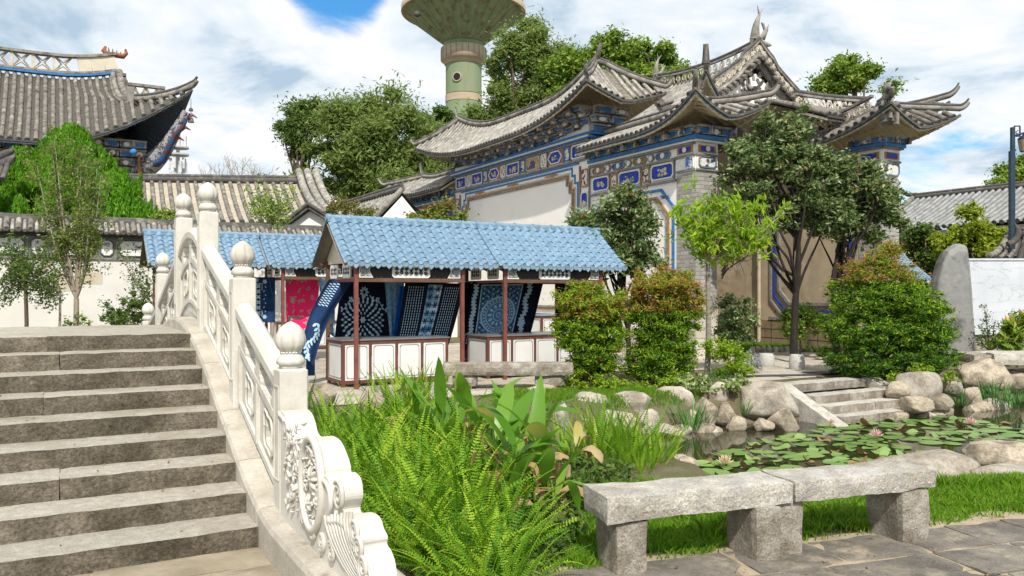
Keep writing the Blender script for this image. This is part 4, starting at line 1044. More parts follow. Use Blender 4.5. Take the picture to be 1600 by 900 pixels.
def fretwork(T, pts, h, m=None, th=0.05, per=0.35, name='openwork_ridge'):
    """openwork ridge wall: rails above and below with scroll tracery between"""
    m = m or M_relief; mb = MB(); up = Vector((0,0,1))
    for a, b in zip(pts[:-1], pts[1:]):
        mb.beam(a+up*0.03, b+up*0.03, th*2.2, 0.07); mb.beam(a+up*h, b+up*h, th*2.4, 0.07)
    o = mb.build('ridge_rails', M_ridge, T)
    L = sum((b-a).length for a, b in zip(pts[:-1], pts[1:])); n = max(1, int(L/per))
    def at(s):
        d = s*L
        for a, b in zip(pts[:-1], pts[1:]):
            l = (b-a).length
            if d <= l: return a+(b-a)*(d/l if l else 0), (b-a).normalized()
            d -= l
        return pts[-1], (pts[-1]-pts[-2]).normalized()
    fr = MB()
    for i in range(n):
        p, t = at((i+0.5)/n); c = p+up*(h*0.52); R = min(per*0.42, h*0.36); q = []
        for k in range(16):
            s = k/15; a = (1 if i % 2 else -1)*s*1.6*2*pi+ (pi/2 if i % 2 else -pi/2); rr = R*(1-0.72*s); q.append(c+t*(rr*cos(a))+up*(rr*sin(a)))
        fr.tube(q, [0.032*(1-0.3*k/15) for k in range(16)], n=5)
        q = [p-t*per*0.5+up*(h*0.1), p+up*(h*(0.85 if i % 2 else 0.15)), p+t*per*0.5+up*(h*0.1)]; fr.tube(q, 0.02, n=4)
    fr.build(name, m, T)
def horn_pair(T, c, dirs, h=0.55, r=0.07):
    for d in dirs:
        d = Vector(d); pts = [Vector(c)+d*(0.30*t*t+0.05*t)+Vector((0,0,h*t)) for t in (0,.25,.5,.75,1)]
        mb = MB(); mb.tube(pts, [r*1.2,r,r*.9,r*.8,r*.72], n=6); mb.build('horn', M_tiled, T)
# ------------------------------------------------------------------ painted screen wall (facade) and gate
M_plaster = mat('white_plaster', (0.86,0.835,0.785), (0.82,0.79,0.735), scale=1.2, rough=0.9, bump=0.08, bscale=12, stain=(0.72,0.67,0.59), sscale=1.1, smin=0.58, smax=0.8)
M_shplaster = mat('shaded_stained_beige_plaster', (0.50,0.40,0.28), (0.36,0.28,0.19), scale=1.4, rough=0.95, bump=0.2, bscale=10, stain=(0.16,0.12,0.08), sscale=1.2, smin=0.54, smax=0.75)  # stained beige plaster; the wall's shade is put into its darker tone
M_frame = mat('grey_stone_frame', (0.15,0.145,0.135), (0.30,0.285,0.26), scale=6, rough=0.85, bump=0.2)
M_cornice = mat('carved_grey_brick', (0.42,0.39,0.34), (0.22,0.20,0.175), scale=9, rough=0.9, bump=0.5, bscale=30)
M_ochre = mat('ochre_paint', (0.46,0.24,0.08), (0.34,0.15,0.06), scale=6, rough=0.8)
M_brick = mat('blue_grey_brick', (0.30,0.285,0.265), (0.40,0.38,0.35), scale=5, rough=0.9, bump=0.4, bscale=40, rand=0.16)
M_mortar = mat('pale_mortar', (0.66,0.63,0.57), (0.58,0.55,0.50), scale=6, rough=0.95)
M_ashlar = mat('cream_ashlar', (0.58,0.53,0.45), (0.48,0.43,0.355), scale=3, rough=0.85, bump=0.2, rand=0.1)
M_offw = flat('white_painted_field', (0.80,0.79,0.75), rough=0.7)
def picture_mat(name, base, cols, scale=9, thr=0.56, seed=0):
    """a hand painted panel: motifs scattered over a plain ground"""
    m = bpy.data.materials.new(name); m.use_nodes = True; N = m.node_tree.nodes; L = m.node_tree.links; b = N['Principled BSDF']; b.inputs['Roughness'].default_value = 0.6
    tc = N.new('ShaderNodeTexCoord'); oi = N.new('ShaderNodeObjectInfo'); ad = N.new('ShaderNodeVectorMath'); ad.operation = 'MULTIPLY_ADD'
    L.new(oi.outputs['Random'], ad.inputs[0]); ad.inputs[1].default_value = (31+seed, 17, 43); L.new(tc.outputs['Object'], ad.inputs[2])
    n = N.new('ShaderNodeTexNoise'); n.inputs['Scale'].default_value = scale; n.inputs['Detail'].default_value = 4; n.inputs['Roughness'].default_value = 0.6; L.new(ad.outputs[0], n.inputs['Vector'])
    n2 = N.new('ShaderNodeTexNoise'); n2.inputs['Scale'].default_value = scale*0.45; n2.inputs['Detail'].default_value = 1; L.new(ad.outputs[0], n2.inputs['Vector'])
    mm = N.new('ShaderNodeMath'); mm.operation = 'MULTIPLY_ADD'; L.new(n2.outputs[0], mm.inputs[0]); mm.inputs[1].default_value = 0.7; 
    m2 = N.new('ShaderNodeMath'); m2.operation = 'MULTIPLY'; L.new(n.outputs[0], m2.inputs[0]); m2.inputs[1].default_value = 0.45; L.new(m2.outputs[0], mm.inputs[2])
    cr = N.new('ShaderNodeValToRGB'); cr.color_ramp.interpolation = 'CONSTANT'; e = cr.color_ramp.elements
    e[0].position = 0; e[0].color = (*base,1); e[1].position = thr; e[1].color = (*cols[0],1)
    for i, c in enumerate(cols[1:]): q = e.new(min(0.99, thr+0.03*(i+1))); q.color = (*c,1)
    L.new(mm.outputs[0], cr.inputs[0]); L.new(cr.outputs[0], b.inputs['Base Color']); return m
M_picb = picture_mat('blue_picture', (0.008,0.03,0.42), [(0.02,0.10,0.34),(0.40,0.42,0.40),(0.62,0.58,0.48),(0.42,0.24,0.10)], 7, 0.575)
M_picb2 = picture_mat('blue_picture_with_gold', (0.01,0.045,0.36), [(0.60,0.58,0.52),(0.48,0.30,0.11),(0.20,0.10,0.07)], 6, 0.575, 5)
M_picw = picture_mat('ink_picture', (0.66,0.65,0.61), [(0.40,0.42,0.42),(0.09,0.10,0.11),(0.03,0.03,0.04)], 10, 0.60, 2)
M_picc = picture_mat('calligraphy_panel', (0.70,0.66,0.58), [(0.25,0.22,0.2),(0.03,0.03,0.03)], 22, 0.60, 3)
M_picy = picture_mat('golden_picture', (0.42,0.30,0.13), [(0.62,0.52,0.34),(0.20,0.11,0.05),(0.05,0.06,0.2)], 8, 0.53, 7)
M_frieze = picture_mat('painted_bracket_frieze', (0.40,0.37,0.32), [(0.02,0.12,0.42),(0.60,0.56,0.48),(0.10,0.09,0.08)], 11, 0.53, 9)
def octo(a0, a1, z0, z1, c=0.06): return [(a0+c,z0),(a1-c,z0),(a1,z0+c),(a1,z1-c),(a1-c,z1),(a0+c,z1),(a0,z1-c),(a0,z0+c)]
def rect(a0, a1, z0, z1): return [(a0,z0),(a1,z0),(a1,z1),(a0,z1)]
class Face:
    """a wall face; a runs along it, d stands out of it (metres proud)"""
    def __init__(s, T, fn): s.T = T; s.fn = fn
    def plate(s, name, loop, d0, d1, m, holes=()): mb = MB(); mb.prism(loop, s.fn, d0, d1, holes=holes); return mb.build(name, m, s.T)
    def panel(s, a0, a1, z0, z1, m, c=0.06, fw=0.035, fm=None, d=0.02, shape='octo', name='painted_panel', inner=None):
        lo = octo(a0,a1,z0,z1,c) if shape == 'octo' else rect(a0,a1,z0,z1)
        li = octo(a0+fw,a1-fw,z0+fw,z1-fw,c*0.9) if shape == 'octo' else rect(a0+fw,a1-fw,z0+fw,z1-fw)
        o = s.plate(name, li, d-0.012, d, m)
        mb = MB(); mb.prism(lo, s.fn, d-0.010, d+0.025, holes=[li]); f = mb.mesh('panel_frame', fm or M_offw, s.T.org); link('panel_frame', f, o)
        if inner:
            l2 = octo(a0+fw*1.0,a1-fw*1.0,z0+fw*1.0,z1-fw*1.0,c*0.9); l3 = octo(a0+fw*1.9,a1-fw*1.9,z0+fw*1.9,z1-fw*1.9,c*0.8)
            mb = MB(); mb.prism(l2, s.fn, d+0.001, d+0.012, holes=[l3]); link('inner_line', mb.mesh('inner_line', inner, s.T.org), o)
        return o
    def band(s, pts, d0, d1, h, m, name='moulding'):
        mb = MB()
        for (a, z), (b, z2) in zip(pts[:-1], pts[1:]): mb.prism([(a,z-h/2),(b,z2-h/2),(b,z2+h/2),(a,z+h/2)], s.fn, d0, d1)
        return mb.build(name, m, s.T)
BRK = {}
def brick_mesh(w, h, d):
    k = (round(w,3), round(h,3), round(d,3))
    if k not in BRK:
        mb = MB(); c = 0.004
        mb.box((c,0,c),(w-c,d,h-c)); BRK[k] = mb.mesh('brick', M_brick)
    return BRK[k]
def brick_pier(T, u0, v0, w, z0, z1, zs, faces=('u-','v-')):
    """a square pier: ashlar base, brick shaft with every brick its own piece, pale joints behind"""
    mb = MB(); mb.box((u0+0.012, v0+0.012, z0),(u0+w-0.012, v0+w-0.012, z1)); mb.build('pier_core', M_mortar, T)
    k = 0; z = z0
    while z < zs-0.01:
        h = min(0.27, zs-z); mb = MB(); mb.box((u0-0.015, v0-0.015, z+0.006),(u0+w+0.015, v0+w+0.015, z+h-0.006)); mb.build('base_block', M_ashlar, T); z += h
    bh = 0.105; z = zs; row = 0
    while z < z1-bh*0.9:
        n = 2; L = w/2.5
        for f in faces:
            cuts = [0, L, 2*L, w] if row % 2 == 0 else [0, L*0.5, L*1.5, w]
            if row % 2: cuts = [0, L*0.5, L*1.5, L*2.5]
            for a, b in zip(cuts[:-1], cuts[1:]):
                me = brick_mesh(b-a, bh, 0.02)
                if f == 'v-': link('brick', me, T, loc=(u0+a-T.org.x, v0-0.008-T.org.y, z-T.org.z))
                else: link('brick', me, T, loc=(u0-0.008-T.org.x, v0+b-T.org.y, z-T.org.z), rot=(0,0,-pi/2))
        z += bh; row += 1
def scene_shapes(F_, a0, a1, z0, z1, d, seed):
    """relief figures standing proud in a blue panel: boughs, rocks, flowers"""
    rnd = random.Random(seed); w, h = a1-a0, z1-z0; groups = {0: MB(), 1: MB(), 2: MB()}
    cx = a0+w*rnd.uniform(.4,.6); y = z0+h*.12
    for k in range(rnd.randrange(12,18)):
        a = a0+w*rnd.uniform(.22,.78); z = z0+h*(0.18+0.5*rnd.random()**1.4); r = h*rnd.uniform(.06,.16); g = rnd.choice((0,0,1,2))
        n = 7; loop = [(a+r*1.3*cos(2*pi*i/n+k)*rnd.uniform(.7,1.2), z+r*sin(2*pi*i/n+k)*rnd.uniform(.7,1.2)) for i in range(n)]
        groups[g].prism(loop, F_.fn, d, d+0.012+0.004*(k % 5))
    return groups
M_fig = [mat('painted_cream_figure', (0.66,0.60,0.48), (0.50,0.40,0.28), scale=9, rough=0.7), mat('painted_tan_figure', (0.50,0.30,0.13), (0.62,0.50,0.34), scale=9, rough=0.7), mat('painted_pale_blue_figure', (0.36,0.50,0.60), (0.55,0.60,0.60), scale=9, rough=0.7)]
def figures(F_, a0, a1, z0, z1, d, seed, parent=None):
    for g, mb in scene_shapes(F_, a0, a1, z0, z1, d, seed).items():
        if mb.v:
            me = mb.mesh('relief_figure', M_fig[g], F_.T.org); link('relief_figure', me, parent or F_.T)
def frieze(F_, a0, a1, z0, z1, rows, seed=0, d0=0.05, step=0.10, per=0.42, lens=True, zf=None):
    """stepped bracket courses under the eave"""
    zf = zf or (lambda a: 0.0); rnd = random.Random(seed)
    n = max(1, int((a1-a0)/per)); hh = (z1-z0)/rows
    for r in range(rows):
        d = d0+step*r; z = z0+hh*r; mb = MB(); bl = MB(); lip = MB(); rd = MB()
        for i in range(n):
            a = a0+(a1-a0)*(i+0.5)/n; q = (a1-a0)/n; zo = zf(a)
            pr_ = F_.fn
            mb.prism([(a-q*0.46,z+zo+hh*.08),(a+q*0.46,z+zo+hh*.08),(a+q*0.46,z+zo+hh*.70),(a-q*0.46,z+zo+hh*.70)], pr_, -0.02, d)
            lip.prism([(a-q*0.5,z+zo+hh*.72),(a+q*0.5,z+zo+hh*.72),(a+q*0.5,z+zo+hh*.95),(a-q*0.5,z+zo+hh*.95)], pr_, -0.02, d+0.05)
            if (i+r) % 2 == 0: bl.prism(octo(a-q*0.34,a+q*0.34,z+zo+hh*.14,z+zo+hh*.64,hh*.12), pr_, d+0.001, d+0.012)
            else: rd.prism([(a+q*0.2*cos(t)*1.1, z+zo+hh*.4+hh*.26*sin(t)) for t in [2*pi*k/10 for k in range(10)]], pr_, d+0.001, d+0.03)
            if i % 2 == 0:
                a_ = a+q*0.5; mb.prism([(a_-0.045,z+zo+hh*.05),(a_+0.045,z+zo+hh*.05),(a_+0.045,z+zo+hh*.9),(a_-0.045,z+zo+hh*.9)], pr_, -0.02, d+0.13)
        mb.build('bracket_course', M_frieze, F_.T); bl.build('blue_inlay', M_bluep, F_.T); lip.build('bracket_lip', M_cornice, F_.T); rd.build('round_boss', M_offw, F_.T)
FU, FV = 14.18, 15.52
def facade():
    T = Thing('screen_wall', 'long white screen wall with blue painted panels and sweeping grey tiled roofs', 'screen wall', (FU, FV, 0), uv=True)
    fn = lambda a, b, d: Vector((FU-d, a, b)); Fc = Face(T, fn)
    th = 0.7
    vC0, vC1, vE = 20.1, 29.6, 34.4
    mb = MB(); mb.box((FU, FV+0.7, -0.1),(FU+th, vC0, 5.75)); mb.box((FU, vC1, -0.1),(FU+th, vE, 5.85)); mb.build('wing_wall', M_plaster, T)
    mb = MB(); mb.box((FU-0.03, vC0, -0.1),(FU+th+0.02, vC1, 6.75)); mb.build('centre_wall', M_plaster, T)
    # stone plinth
    Fc.plate('plinth', rect(FV+0.7, vC0-.01, 0, 0.75), 0, 0.06, M_ashlar); Fc.plate('plinth', rect(vC0, vC1, 0, 0.8), 0.03, 0.09, M_ashlar)
    # ---- near wing: cornice, top frieze, panel row, framed field
    for (va, vb, vin) in ((FV+0.0, vC0, 1), (vC1, vE, 0)):
        p0 = va+(0.7 if vin else 0.0); p1 = vb
        Fc.band([(va-0.03,5.66),(vb,5.66)], 0.0, 0.16, 0.10, M_bluep, 'blue_cornice'); Fc.band([(va,5.58),(vb,5.58)], 0.0, 0.12, 0.05, M_offw)
        Fc.band([(va,5.52),(vb,5.52)], 0.0, 0.09, 0.05, M_frame); Fc.band([(va,5.22),(vb,5.22)], 0.0, 0.06, 0.06, M_frame)
        Fc.band([(p0,4.66),(vb,4.66)], 0.0, 0.06, 0.06, M_frame)
        L = (vb-p0); W_s = [0.78,0.30,0.86,0.30,0.78,0.30,0.9]; x = vb-0.08; i = 0
        mats = [M_picb, M_picc, M_picb2, M_picc, M_picb, M_picc, M_picb2]
        ws = [0.83,0.36,0.98,0.36,0.92,0.0]
        sc = (L-0.12)/(sum(ws)+0.12); x = vb-0.05
        for k, w in enumerate(ws[:5]):
            w *= sc; a1, a0 = x-0.05, x-w+0.0
            if k % 2 == 0:
                o = Fc.panel(a0, a1, 4.74, 5.16, M_blued2, c=0.07, d=0.02, fm=M_offw, name='painted_panel'); figures(Fc, a0+0.08, a1-0.08, 4.80, 5.12, 0.022, 10+k+vin*20, o)
            else: Fc.panel(a0, a1, 4.74, 5.16, M_picc, c=0.05, d=0.02, fm=M_ochre)
            Fc.plate('stile', rect(a0-0.045, a0-0.005, 4.69, 5.19), 0.0, 0.05, M_frame); x -= w+0.02
        x = vb-0.08; k = 0
        while x > p0+0.2:
            w = 0.62 if k % 2 == 0 else 0.26
            a0 = max(p0+0.02, x-w); Fc.panel(a0, x, 5.28, 5.47, M_ochre if k % 4 == 0 else M_bluep, c=0.07, fw=0.03, d=0.015, fm=M_frame, name='frieze_panel')
            c = (a0+x)/2; Fc.plate('boss', [(c+0.075*cos(t), 5.375+0.075*sin(t)) for t in [2*pi*i/12 for i in range(12)]], 0.02, 0.05, M_offw)
            x = a0-0.05; k += 1
        # framed field, octagonal with red and blue lines
        for (e, wd, m, d) in ((0.10,0.07,M_bluep,0.035),(0.30,0.05,M_ochre,0.030),(0.36,0.06,M_frame,0.045)):
            lo = octo(p0+e, vb-e, 0.95+e, 4.60-e, 0.5); li = octo(p0+e+wd, vb-e-wd, 0.95+e+wd, 4.60-e-wd, 0.5-wd*0.4)
            mb = MB(); mb.prism(lo, fn, 0.003, d, holes=[li]); mb.build('field_border', m, T)
        for (a, b) in ((vb-0.62,4.3),(vb-2.0,4.42),(p0+0.62,4.3)): Fc.plate('ink_ornament', [(a+0.3*cos(t), b-0.02+0.06*sin(t)) for t in [2*pi*i/10 for i in range(10)]], 0.003, 0.010, M_picw)
        Fc.plate('field', octo(p0+0.44, vb-0.44, 1.4, 4.14, 0.42), 0.003, 0.008, M_plaster)
    # pillars between centre and wings
    for (va, vb) in ((vC0, vC0+0.55), (vC1-0.55, vC1)):
        for (z0, z1, m) in ((4.95,5.50,M_picc),(3.7,4.8,M_picb),(2.5,3.5,M_picc)):
            o = Fc.panel(va+0.08, vb-0.08, z0, z1, m if m is M_picc else M_blued2, c=0.07, d=0.055, fm=M_ochre if m is M_picc else M_offw)
            if m is M_picb: figures(Fc, va+0.13, vb-0.13, z0+0.1, z1-0.1, 0.06, 77+int(va), o)
        Fc.plate('stile', rect(va+(0 if va > 25 else 0.50), va+(0.05 if va > 25 else 0.55), 0.85, 5.62), 0.03, 0.085, M_frame); Fc.plate('stile', rect(va+(0.50 if va > 25 else 0.0), va+(0.55 if va > 25 else 0.05), 0.85, 5.62), 0.03, 0.085, M_frame)
    # ---- centre: panel row between two mouldings
    zc = lambda a: 0.0
    Fc.band([(vC0-.12,6.53),(vC1+.12,6.53)], 0.03, 0.24, 0.07, M_bluep, 'blue_cornice'); Fc.band([(vC0-.1,6.47),(vC1+.1,6.47)], 0.03, 0.20, 0.05, M_offw); Fc.band([(vC0-.08,6.42),(vC1+.08,6.42)], 0.03, 0.16, 0.05, M_bluep, 'blue_cornice')
    Fc.band([(vC0,6.36),(vC1,6.36)], 0.03, 0.12, 0.05, M_frame); Fc.band([(vC0,5.80),(vC1,5.80)], 0.03, 0.09, 0.06, M_frame); Fc.band([(vC0+.6,5.72),(vC1-.6,5.72)], 0.03, 0.075, 0.05, M_bluep, 'blue_line')
    x = vC0+0.10; k = 0; widths = [0.86,0.36]*8; sc = (vC1-vC0-0.2)/(0.86*7+0.36*6+0.06*13)
    order = ['b','d','g','b','d','b','b']
    for k in range(13):
        w = (0.86 if k % 2 == 0 else 0.36)*sc; a0, a1 = x+0.02, x+w
        if k % 2 == 0:
            t = order[k//2]
            if t == 'd':
                Fc.plate('red_ground', rect(a0, a1, 5.88, 6.31), 0.03, 0.052, mat('terracotta_ground', (0.34,0.12,0.09), (0.42,0.18,0.13), scale=6))
                c = (a0+a1)/2; o = Fc.panel(a0+0.02, a1-0.02, 5.89, 6.30, M_blued2, c=0.19, d=0.062, fm=M_offw); figures(Fc, a0+0.15, a1-0.15, 5.95, 6.24, 0.065, k, o)
            else:
                o = Fc.panel(a0, a1, 5.88, 6.31, M_blued2 if t == 'b' else M_picy, c=0.03 if k else 0.06, d=0.055, fm=M_offw if t == 'b' else M_relief)
                if t == 'b': figures(Fc, a0+0.06, a1-0.06, 5.92, 6.26, 0.058, 40+k, o)
        else: Fc.panel(a0, a1, 5.88, 6.31, M_picc, c=0.05, d=0.055, fm=M_bluep if k % 4 == 1 else M_offw)
        Fc.plate('stile', rect(a1+0.012, a1+0.04, 5.84, 6.33), 0.03, 0.085, M_frame); x += w+0.06*sc
    # stepped frame round the white field
    def stepped(e):
        a0, a1, z0, z1 = vC0+0.62+e, vC1-0.62-e, 0.95+e, 5.66-e; s = 0.16
        return [(a0,z0),(a1,z0),(a1,z1-3*s),(a1-s,z1-3*s),(a1-s,z1-1.5*s),(a1-2*s,z1-1.5*s),(a1-2*s,z1),(a0+2*s,z1),(a0+2*s,z1-1.5*s),(a0+s,z1-1.5*s),(a0+s,z1-3*s),(a0,z1-3*s)]
    for e, wd, m, d in ((0.02,0.06,M_bluep,0.055),(0.16,0.05,M_relief,0.05),(0.23,0.05,M_ochre,0.06),(0.28,0.07,M_frame,0.085)):
        mb = MB(); mb.prism(stepped(e), fn, 0.03, d, holes=[stepped(e+wd)]); mb.build('field_border', m, T)
    for a in (vC0+2.2, vC0+4.75, vC0+7.3):
        Fc.plate('gold_ornament', [(a+0.34*cos(t)*(1+0.25*cos(4*t)), 5.53+0.055*sin(t)*(1+.3*cos(3*t))) for t in [2*pi*i/20 for i in range(20)]], 0.03, 0.052, M_ochre)
    # bracket frieze + roofs
    frieze(Fc, vC0-0.05, vC1+0.05, 6.60, 7.12, 3, 1, d0=0.12, step=0.16, zf=lambda a: 0.30*abs((a-24.85)/4.8)**3)
    F2 = Face(T, lambda a, b, d: Vector((a, vC0-d, b)))
    mb = MB(); mb.box((FU-0.02, vC0-0.02, 5.7),(FU+1.1, vC0+0.5, 7.2)); mb.build('centre_return', M_plaster, T)
    frieze(F2, FU-0.1, FU+1.1, 6.60, 7.35, 3, 2, d0=0.12, step=0.16)
    F2.band([(FU-0.22,6.53),(FU+1.2,6.53)], 0.0, 0.24, 0.07, M_bluep, 'blue_cornice'); F2.band([(FU-0.2,6.42),(FU+1.2,6.42)], 0.0, 0.16, 0.05, M_bluep, 'blue_cornice')
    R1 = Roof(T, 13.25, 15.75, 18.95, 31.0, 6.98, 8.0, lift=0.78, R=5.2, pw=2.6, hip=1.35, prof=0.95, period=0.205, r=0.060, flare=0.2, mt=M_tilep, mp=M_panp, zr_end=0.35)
    R1.build(); R1.hips(horn=0.24, up=0.5); R1.ridge(horn=0.3, rise=0.2)
    # near wing roof
    frieze(Fc, FV-0.05, vC0-0.1, 5.72, 5.98, 1, 3, d0=0.16, step=0.1, per=0.3)
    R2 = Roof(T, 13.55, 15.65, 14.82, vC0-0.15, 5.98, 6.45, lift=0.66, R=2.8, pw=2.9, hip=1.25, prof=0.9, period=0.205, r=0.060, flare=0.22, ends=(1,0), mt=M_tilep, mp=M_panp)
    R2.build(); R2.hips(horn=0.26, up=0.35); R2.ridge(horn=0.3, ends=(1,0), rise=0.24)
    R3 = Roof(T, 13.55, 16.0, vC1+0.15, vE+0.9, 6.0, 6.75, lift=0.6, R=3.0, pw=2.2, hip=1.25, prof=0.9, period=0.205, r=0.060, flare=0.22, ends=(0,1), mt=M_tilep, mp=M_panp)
    R3.build(); R3.hips(horn=0.4, up=0.4); R3.ridge(horn=0.35, ends=(0,1), rise=0.25)
    frieze(Fc, vC1+0.1, vE, 5.72, 6.02, 1, 4, d0=0.16, step=0.1, per=0.3)
    # near pier
    brick_pier(T, FU, FV, 0.72, 0, 4.82, 1.42)
    F3 = Face(T, lambda a, b, d: Vector((a, FV-d, b)))
    for Fx, a0 in ((F3, FU), (Fc, FV)):
        Fx.plate('pier_panel_ground', rect(a0-0.0, a0+0.72, 4.83, 5.62), 0.0, 0.03, M_offw)
        Fx.plate('frieze_panel', rect(a0+0.06, a0+0.66, 5.30, 5.48), 0.03, 0.045, M_ochre); Fx.plate('frieze_panel', rect(a0+0.14, a0+0.58, 5.33, 5.45), 0.045, 0.055, M_blued2)
        Fx.plate('boss', [(a0+.36+0.07*cos(t), 5.39+0.07*sin(t)) for t in [2*pi*i/12 for i in range(12)]], 0.055, 0.07, M_offw)
        Fx.band([(a0-.02,5.24),(a0+.74,5.24)], 0.03, 0.07, 0.05, M_frame); Fx.band([(a0-.02,4.86),(a0+.74,4.86)], 0.03, 0.05, 0.04, M_frame)
    F3.panel(FU+0.06, FU+0.66, 4.90, 5.20, M_picw, c=0.07, fw=0.02, d=0.045, fm=M_frame, inner=M_bluep)
    Fc.panel(FV+0.04, FV+0.34, 4.90, 5.20, mat('blue_scroll_panel', (0.70,0.70,0.68), (0.06,0.2,0.5), scale=16, lo=0.48, hi=0.5), c=0.02, fw=0.01, d=0.04)
    F3.band([(FU-.16,5.66),(FU+.95,5.66)], 0.0, 0.16, 0.10, M_bluep, 'blue_cornice'); F3.band([(FU-.1,5.58),(FU+.9,5.58)], 0.0, 0.12, 0.05, M_offw)
    frieze(F3, FU-0.05, FU+1.1, 5.72, 5.98, 1, 5, d0=0.16, step=0.1, per=0.3)
    mb = MB(); mb.box((FU+0.72, FV+0.1, 5.5),(FU+1.9, FV+0.7, 6.1)); mb.build('lintel', flat('dark_timber', (0.05,0.035,0.025)), T)
    return T
facade()
# ---- far pier with its own wall and roof
GU, GV = 19.9, 14.34
def gate_side():
    T = Thing('side_screen_wall', 'shaded beige wall behind the dark trees, its brick pier topped by a lion ornament', 'screen wall', (GU, GV, 0), uv=True)
    fn = lambda a, b, d: Vector((GU-d, a, b)); Fc = Face(T, fn)
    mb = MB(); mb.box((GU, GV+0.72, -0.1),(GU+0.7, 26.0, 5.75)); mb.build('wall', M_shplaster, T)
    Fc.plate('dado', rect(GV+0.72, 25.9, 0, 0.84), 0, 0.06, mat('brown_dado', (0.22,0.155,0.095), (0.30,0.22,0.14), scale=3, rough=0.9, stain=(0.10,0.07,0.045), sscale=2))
    for z in (0.28, 0.56): Fc.plate('dado_joint', rect(GV+0.72, 25.9, z-0.008, z+0.008), 0.061, 0.064, M_black)
    v = GV+1.2
    while v < 25: Fc.plate('dado_joint', rect(v-0.008, v+0.008, 0.0, 0.84), 0.061, 0.064, M_black); v += 0.9
    vb = 18.35
    Fc.band([(GV+0.72,0.90),(vb,0.90)], 0, 0.08, 0.10, M_frame)
    for (e, wd, m, d) in ((0.02,0.06,M_frame,0.05),(0.16,0.05,M_blued2,0.04),(0.34,0.09,M_frame,0.06)):
        lo = octo(GV+0.8+e, vb-e, 0.98+e, 4.60-e, 0.45); li = octo(GV+0.8+e+wd, vb-e-wd, 0.98+e+wd, 4.60-e-wd, 0.45-wd*.4)
        mb = MB(); mb.prism(lo, fn, 0.003, d, holes=[li]); mb.build('field_border', m, T)
    mb = MB(); mb.tube([(GU-0.12, vb+0.35, 0.0),(GU-0.12, vb+0.35, 5.4)], 0.06, n=10)
    for z in (1.2, 2.8, 4.4): mb.tube([(GU-0.12, vb+0.35, z),(GU-0.12, vb+0.35, z+0.06)], 0.075, n=10)
    mb.build('downpipe', mat('cream_pipe', (0.52,0.44,0.32), (0.44,0.37,0.27)), T)
    brick_pier(T, GU, GV, 0.74, 0, 4.9, 1.42)
    F3 = Face(T, lambda a, b, d: Vector((a, GV-d, b)))
    for Fx, a0 in ((F3, GU), (Fc, GV)):
        Fx.plate('pier_panel_ground', rect(a0, a0+0.74, 4.91, 5.76), 0.0, 0.03, M_offw)
        Fx.plate('frieze_panel', rect(a0+0.06, a0+0.68, 5.42, 5.62), 0.03, 0.045, M_ochre); Fx.plate('frieze_panel', rect(a0+0.14, a0+0.60, 5.45, 5.59), 0.045, 0.055, M_blued2)
        Fx.band([(a0-.02,5.36),(a0+.76,5.36)], 0.03, 0.07, 0.05, M_frame)
        Fx.band([(a0-.10,5.80),(a0+.84,5.80)], 0.0, 0.16, 0.09, M_bluep, 'blue_cornice'); Fx.band([(a0-.06,5.73),(a0+.8,5.73)], 0.0, 0.12, 0.05, M_frame)
        frieze(Fx, a0-0.05, a0+0.85, 5.85, 6.05, 1, 6, d0=0.16, step=0.1, per=0.3)
    F3.panel(GU+0.05, GU+0.69, 4.96, 5.32, M_picw, c=0.08, fw=0.02, d=0.045, fm=M_frame, inner=M_bluep)
    Fc.panel(GV+0.30, GV+0.68, 4.96, 5.32, MATS['blue_scroll_panel'], c=0.02, fw=0.01, d=0.04)
    Fc.band([(GV+0.84,5.80),(19.5,5.80)], 0.0, 0.16, 0.09, M_bluep, 'blue_cornice')
    R = Roof(T, GU-0.72, GU+1.85, GV-0.72, 19.6, 6.05, 6.75, lift=0.66, R=3.0, pw=2.2, hip=1.3, prof=0.9, period=0.25, r=0.078, flare=0.22, ends=(1,0))
    R.build(); R.hips(horn=0.30, up=0.3)
    pts = [Vector((R.uc-0.6, GV+0.1+0.55*i, 6.75-0.0*i)) for i in range(8)]
    fretwork(T, [R.pt(R.u0+0.55, GV+0.2+0.5*i, 0.05) for i in range(9)], 0.42)
    # crouching lion on the corner
    c = R.pt(R.u0+0.25, R.v0+0.25, -0.45); ln = MB()
    ln.tube([c+Vector((0,0,-0.1)), c+Vector((0.05,0.05,0.25))], [0.20,0.17], n=8)
    for (p, r) in (((0.10,0.10,0.42),0.17),((0.03,0.03,0.62),0.16),((-0.04,-0.05,0.82),0.15),((-0.12,-0.12,0.80),0.09)):
        ln.lathe([(0.01,-r),(r*.7,-r*.7),(r,0),(r*.7,r*.7),(0.01,r)], c=c+Vector(p), n=9)
    for sg in (-1, 1):
        ln.tube([c+Vector((-0.02,sg*0.10,0.55)), c+Vector((-0.12,sg*0.12-0.03,0.25)), c+Vector((-0.12,sg*0.12-0.03,0.0))], [0.07,0.06,0.07], n=6)
        ln.tube([c+Vector((-0.02,sg*0.08,0.92)), c+Vector((-0.02,sg*0.10,1.02))], [0.04,0.015], n=5)
        ln.obox(c+Vector((0.05,sg*0.2,0.15)), (1,0,0),(0,1,0),(0,0,1), 0.06,0.05,0.3)
    ln.build('lion_ornament', M_ridge, T)
    return T
gate_side()
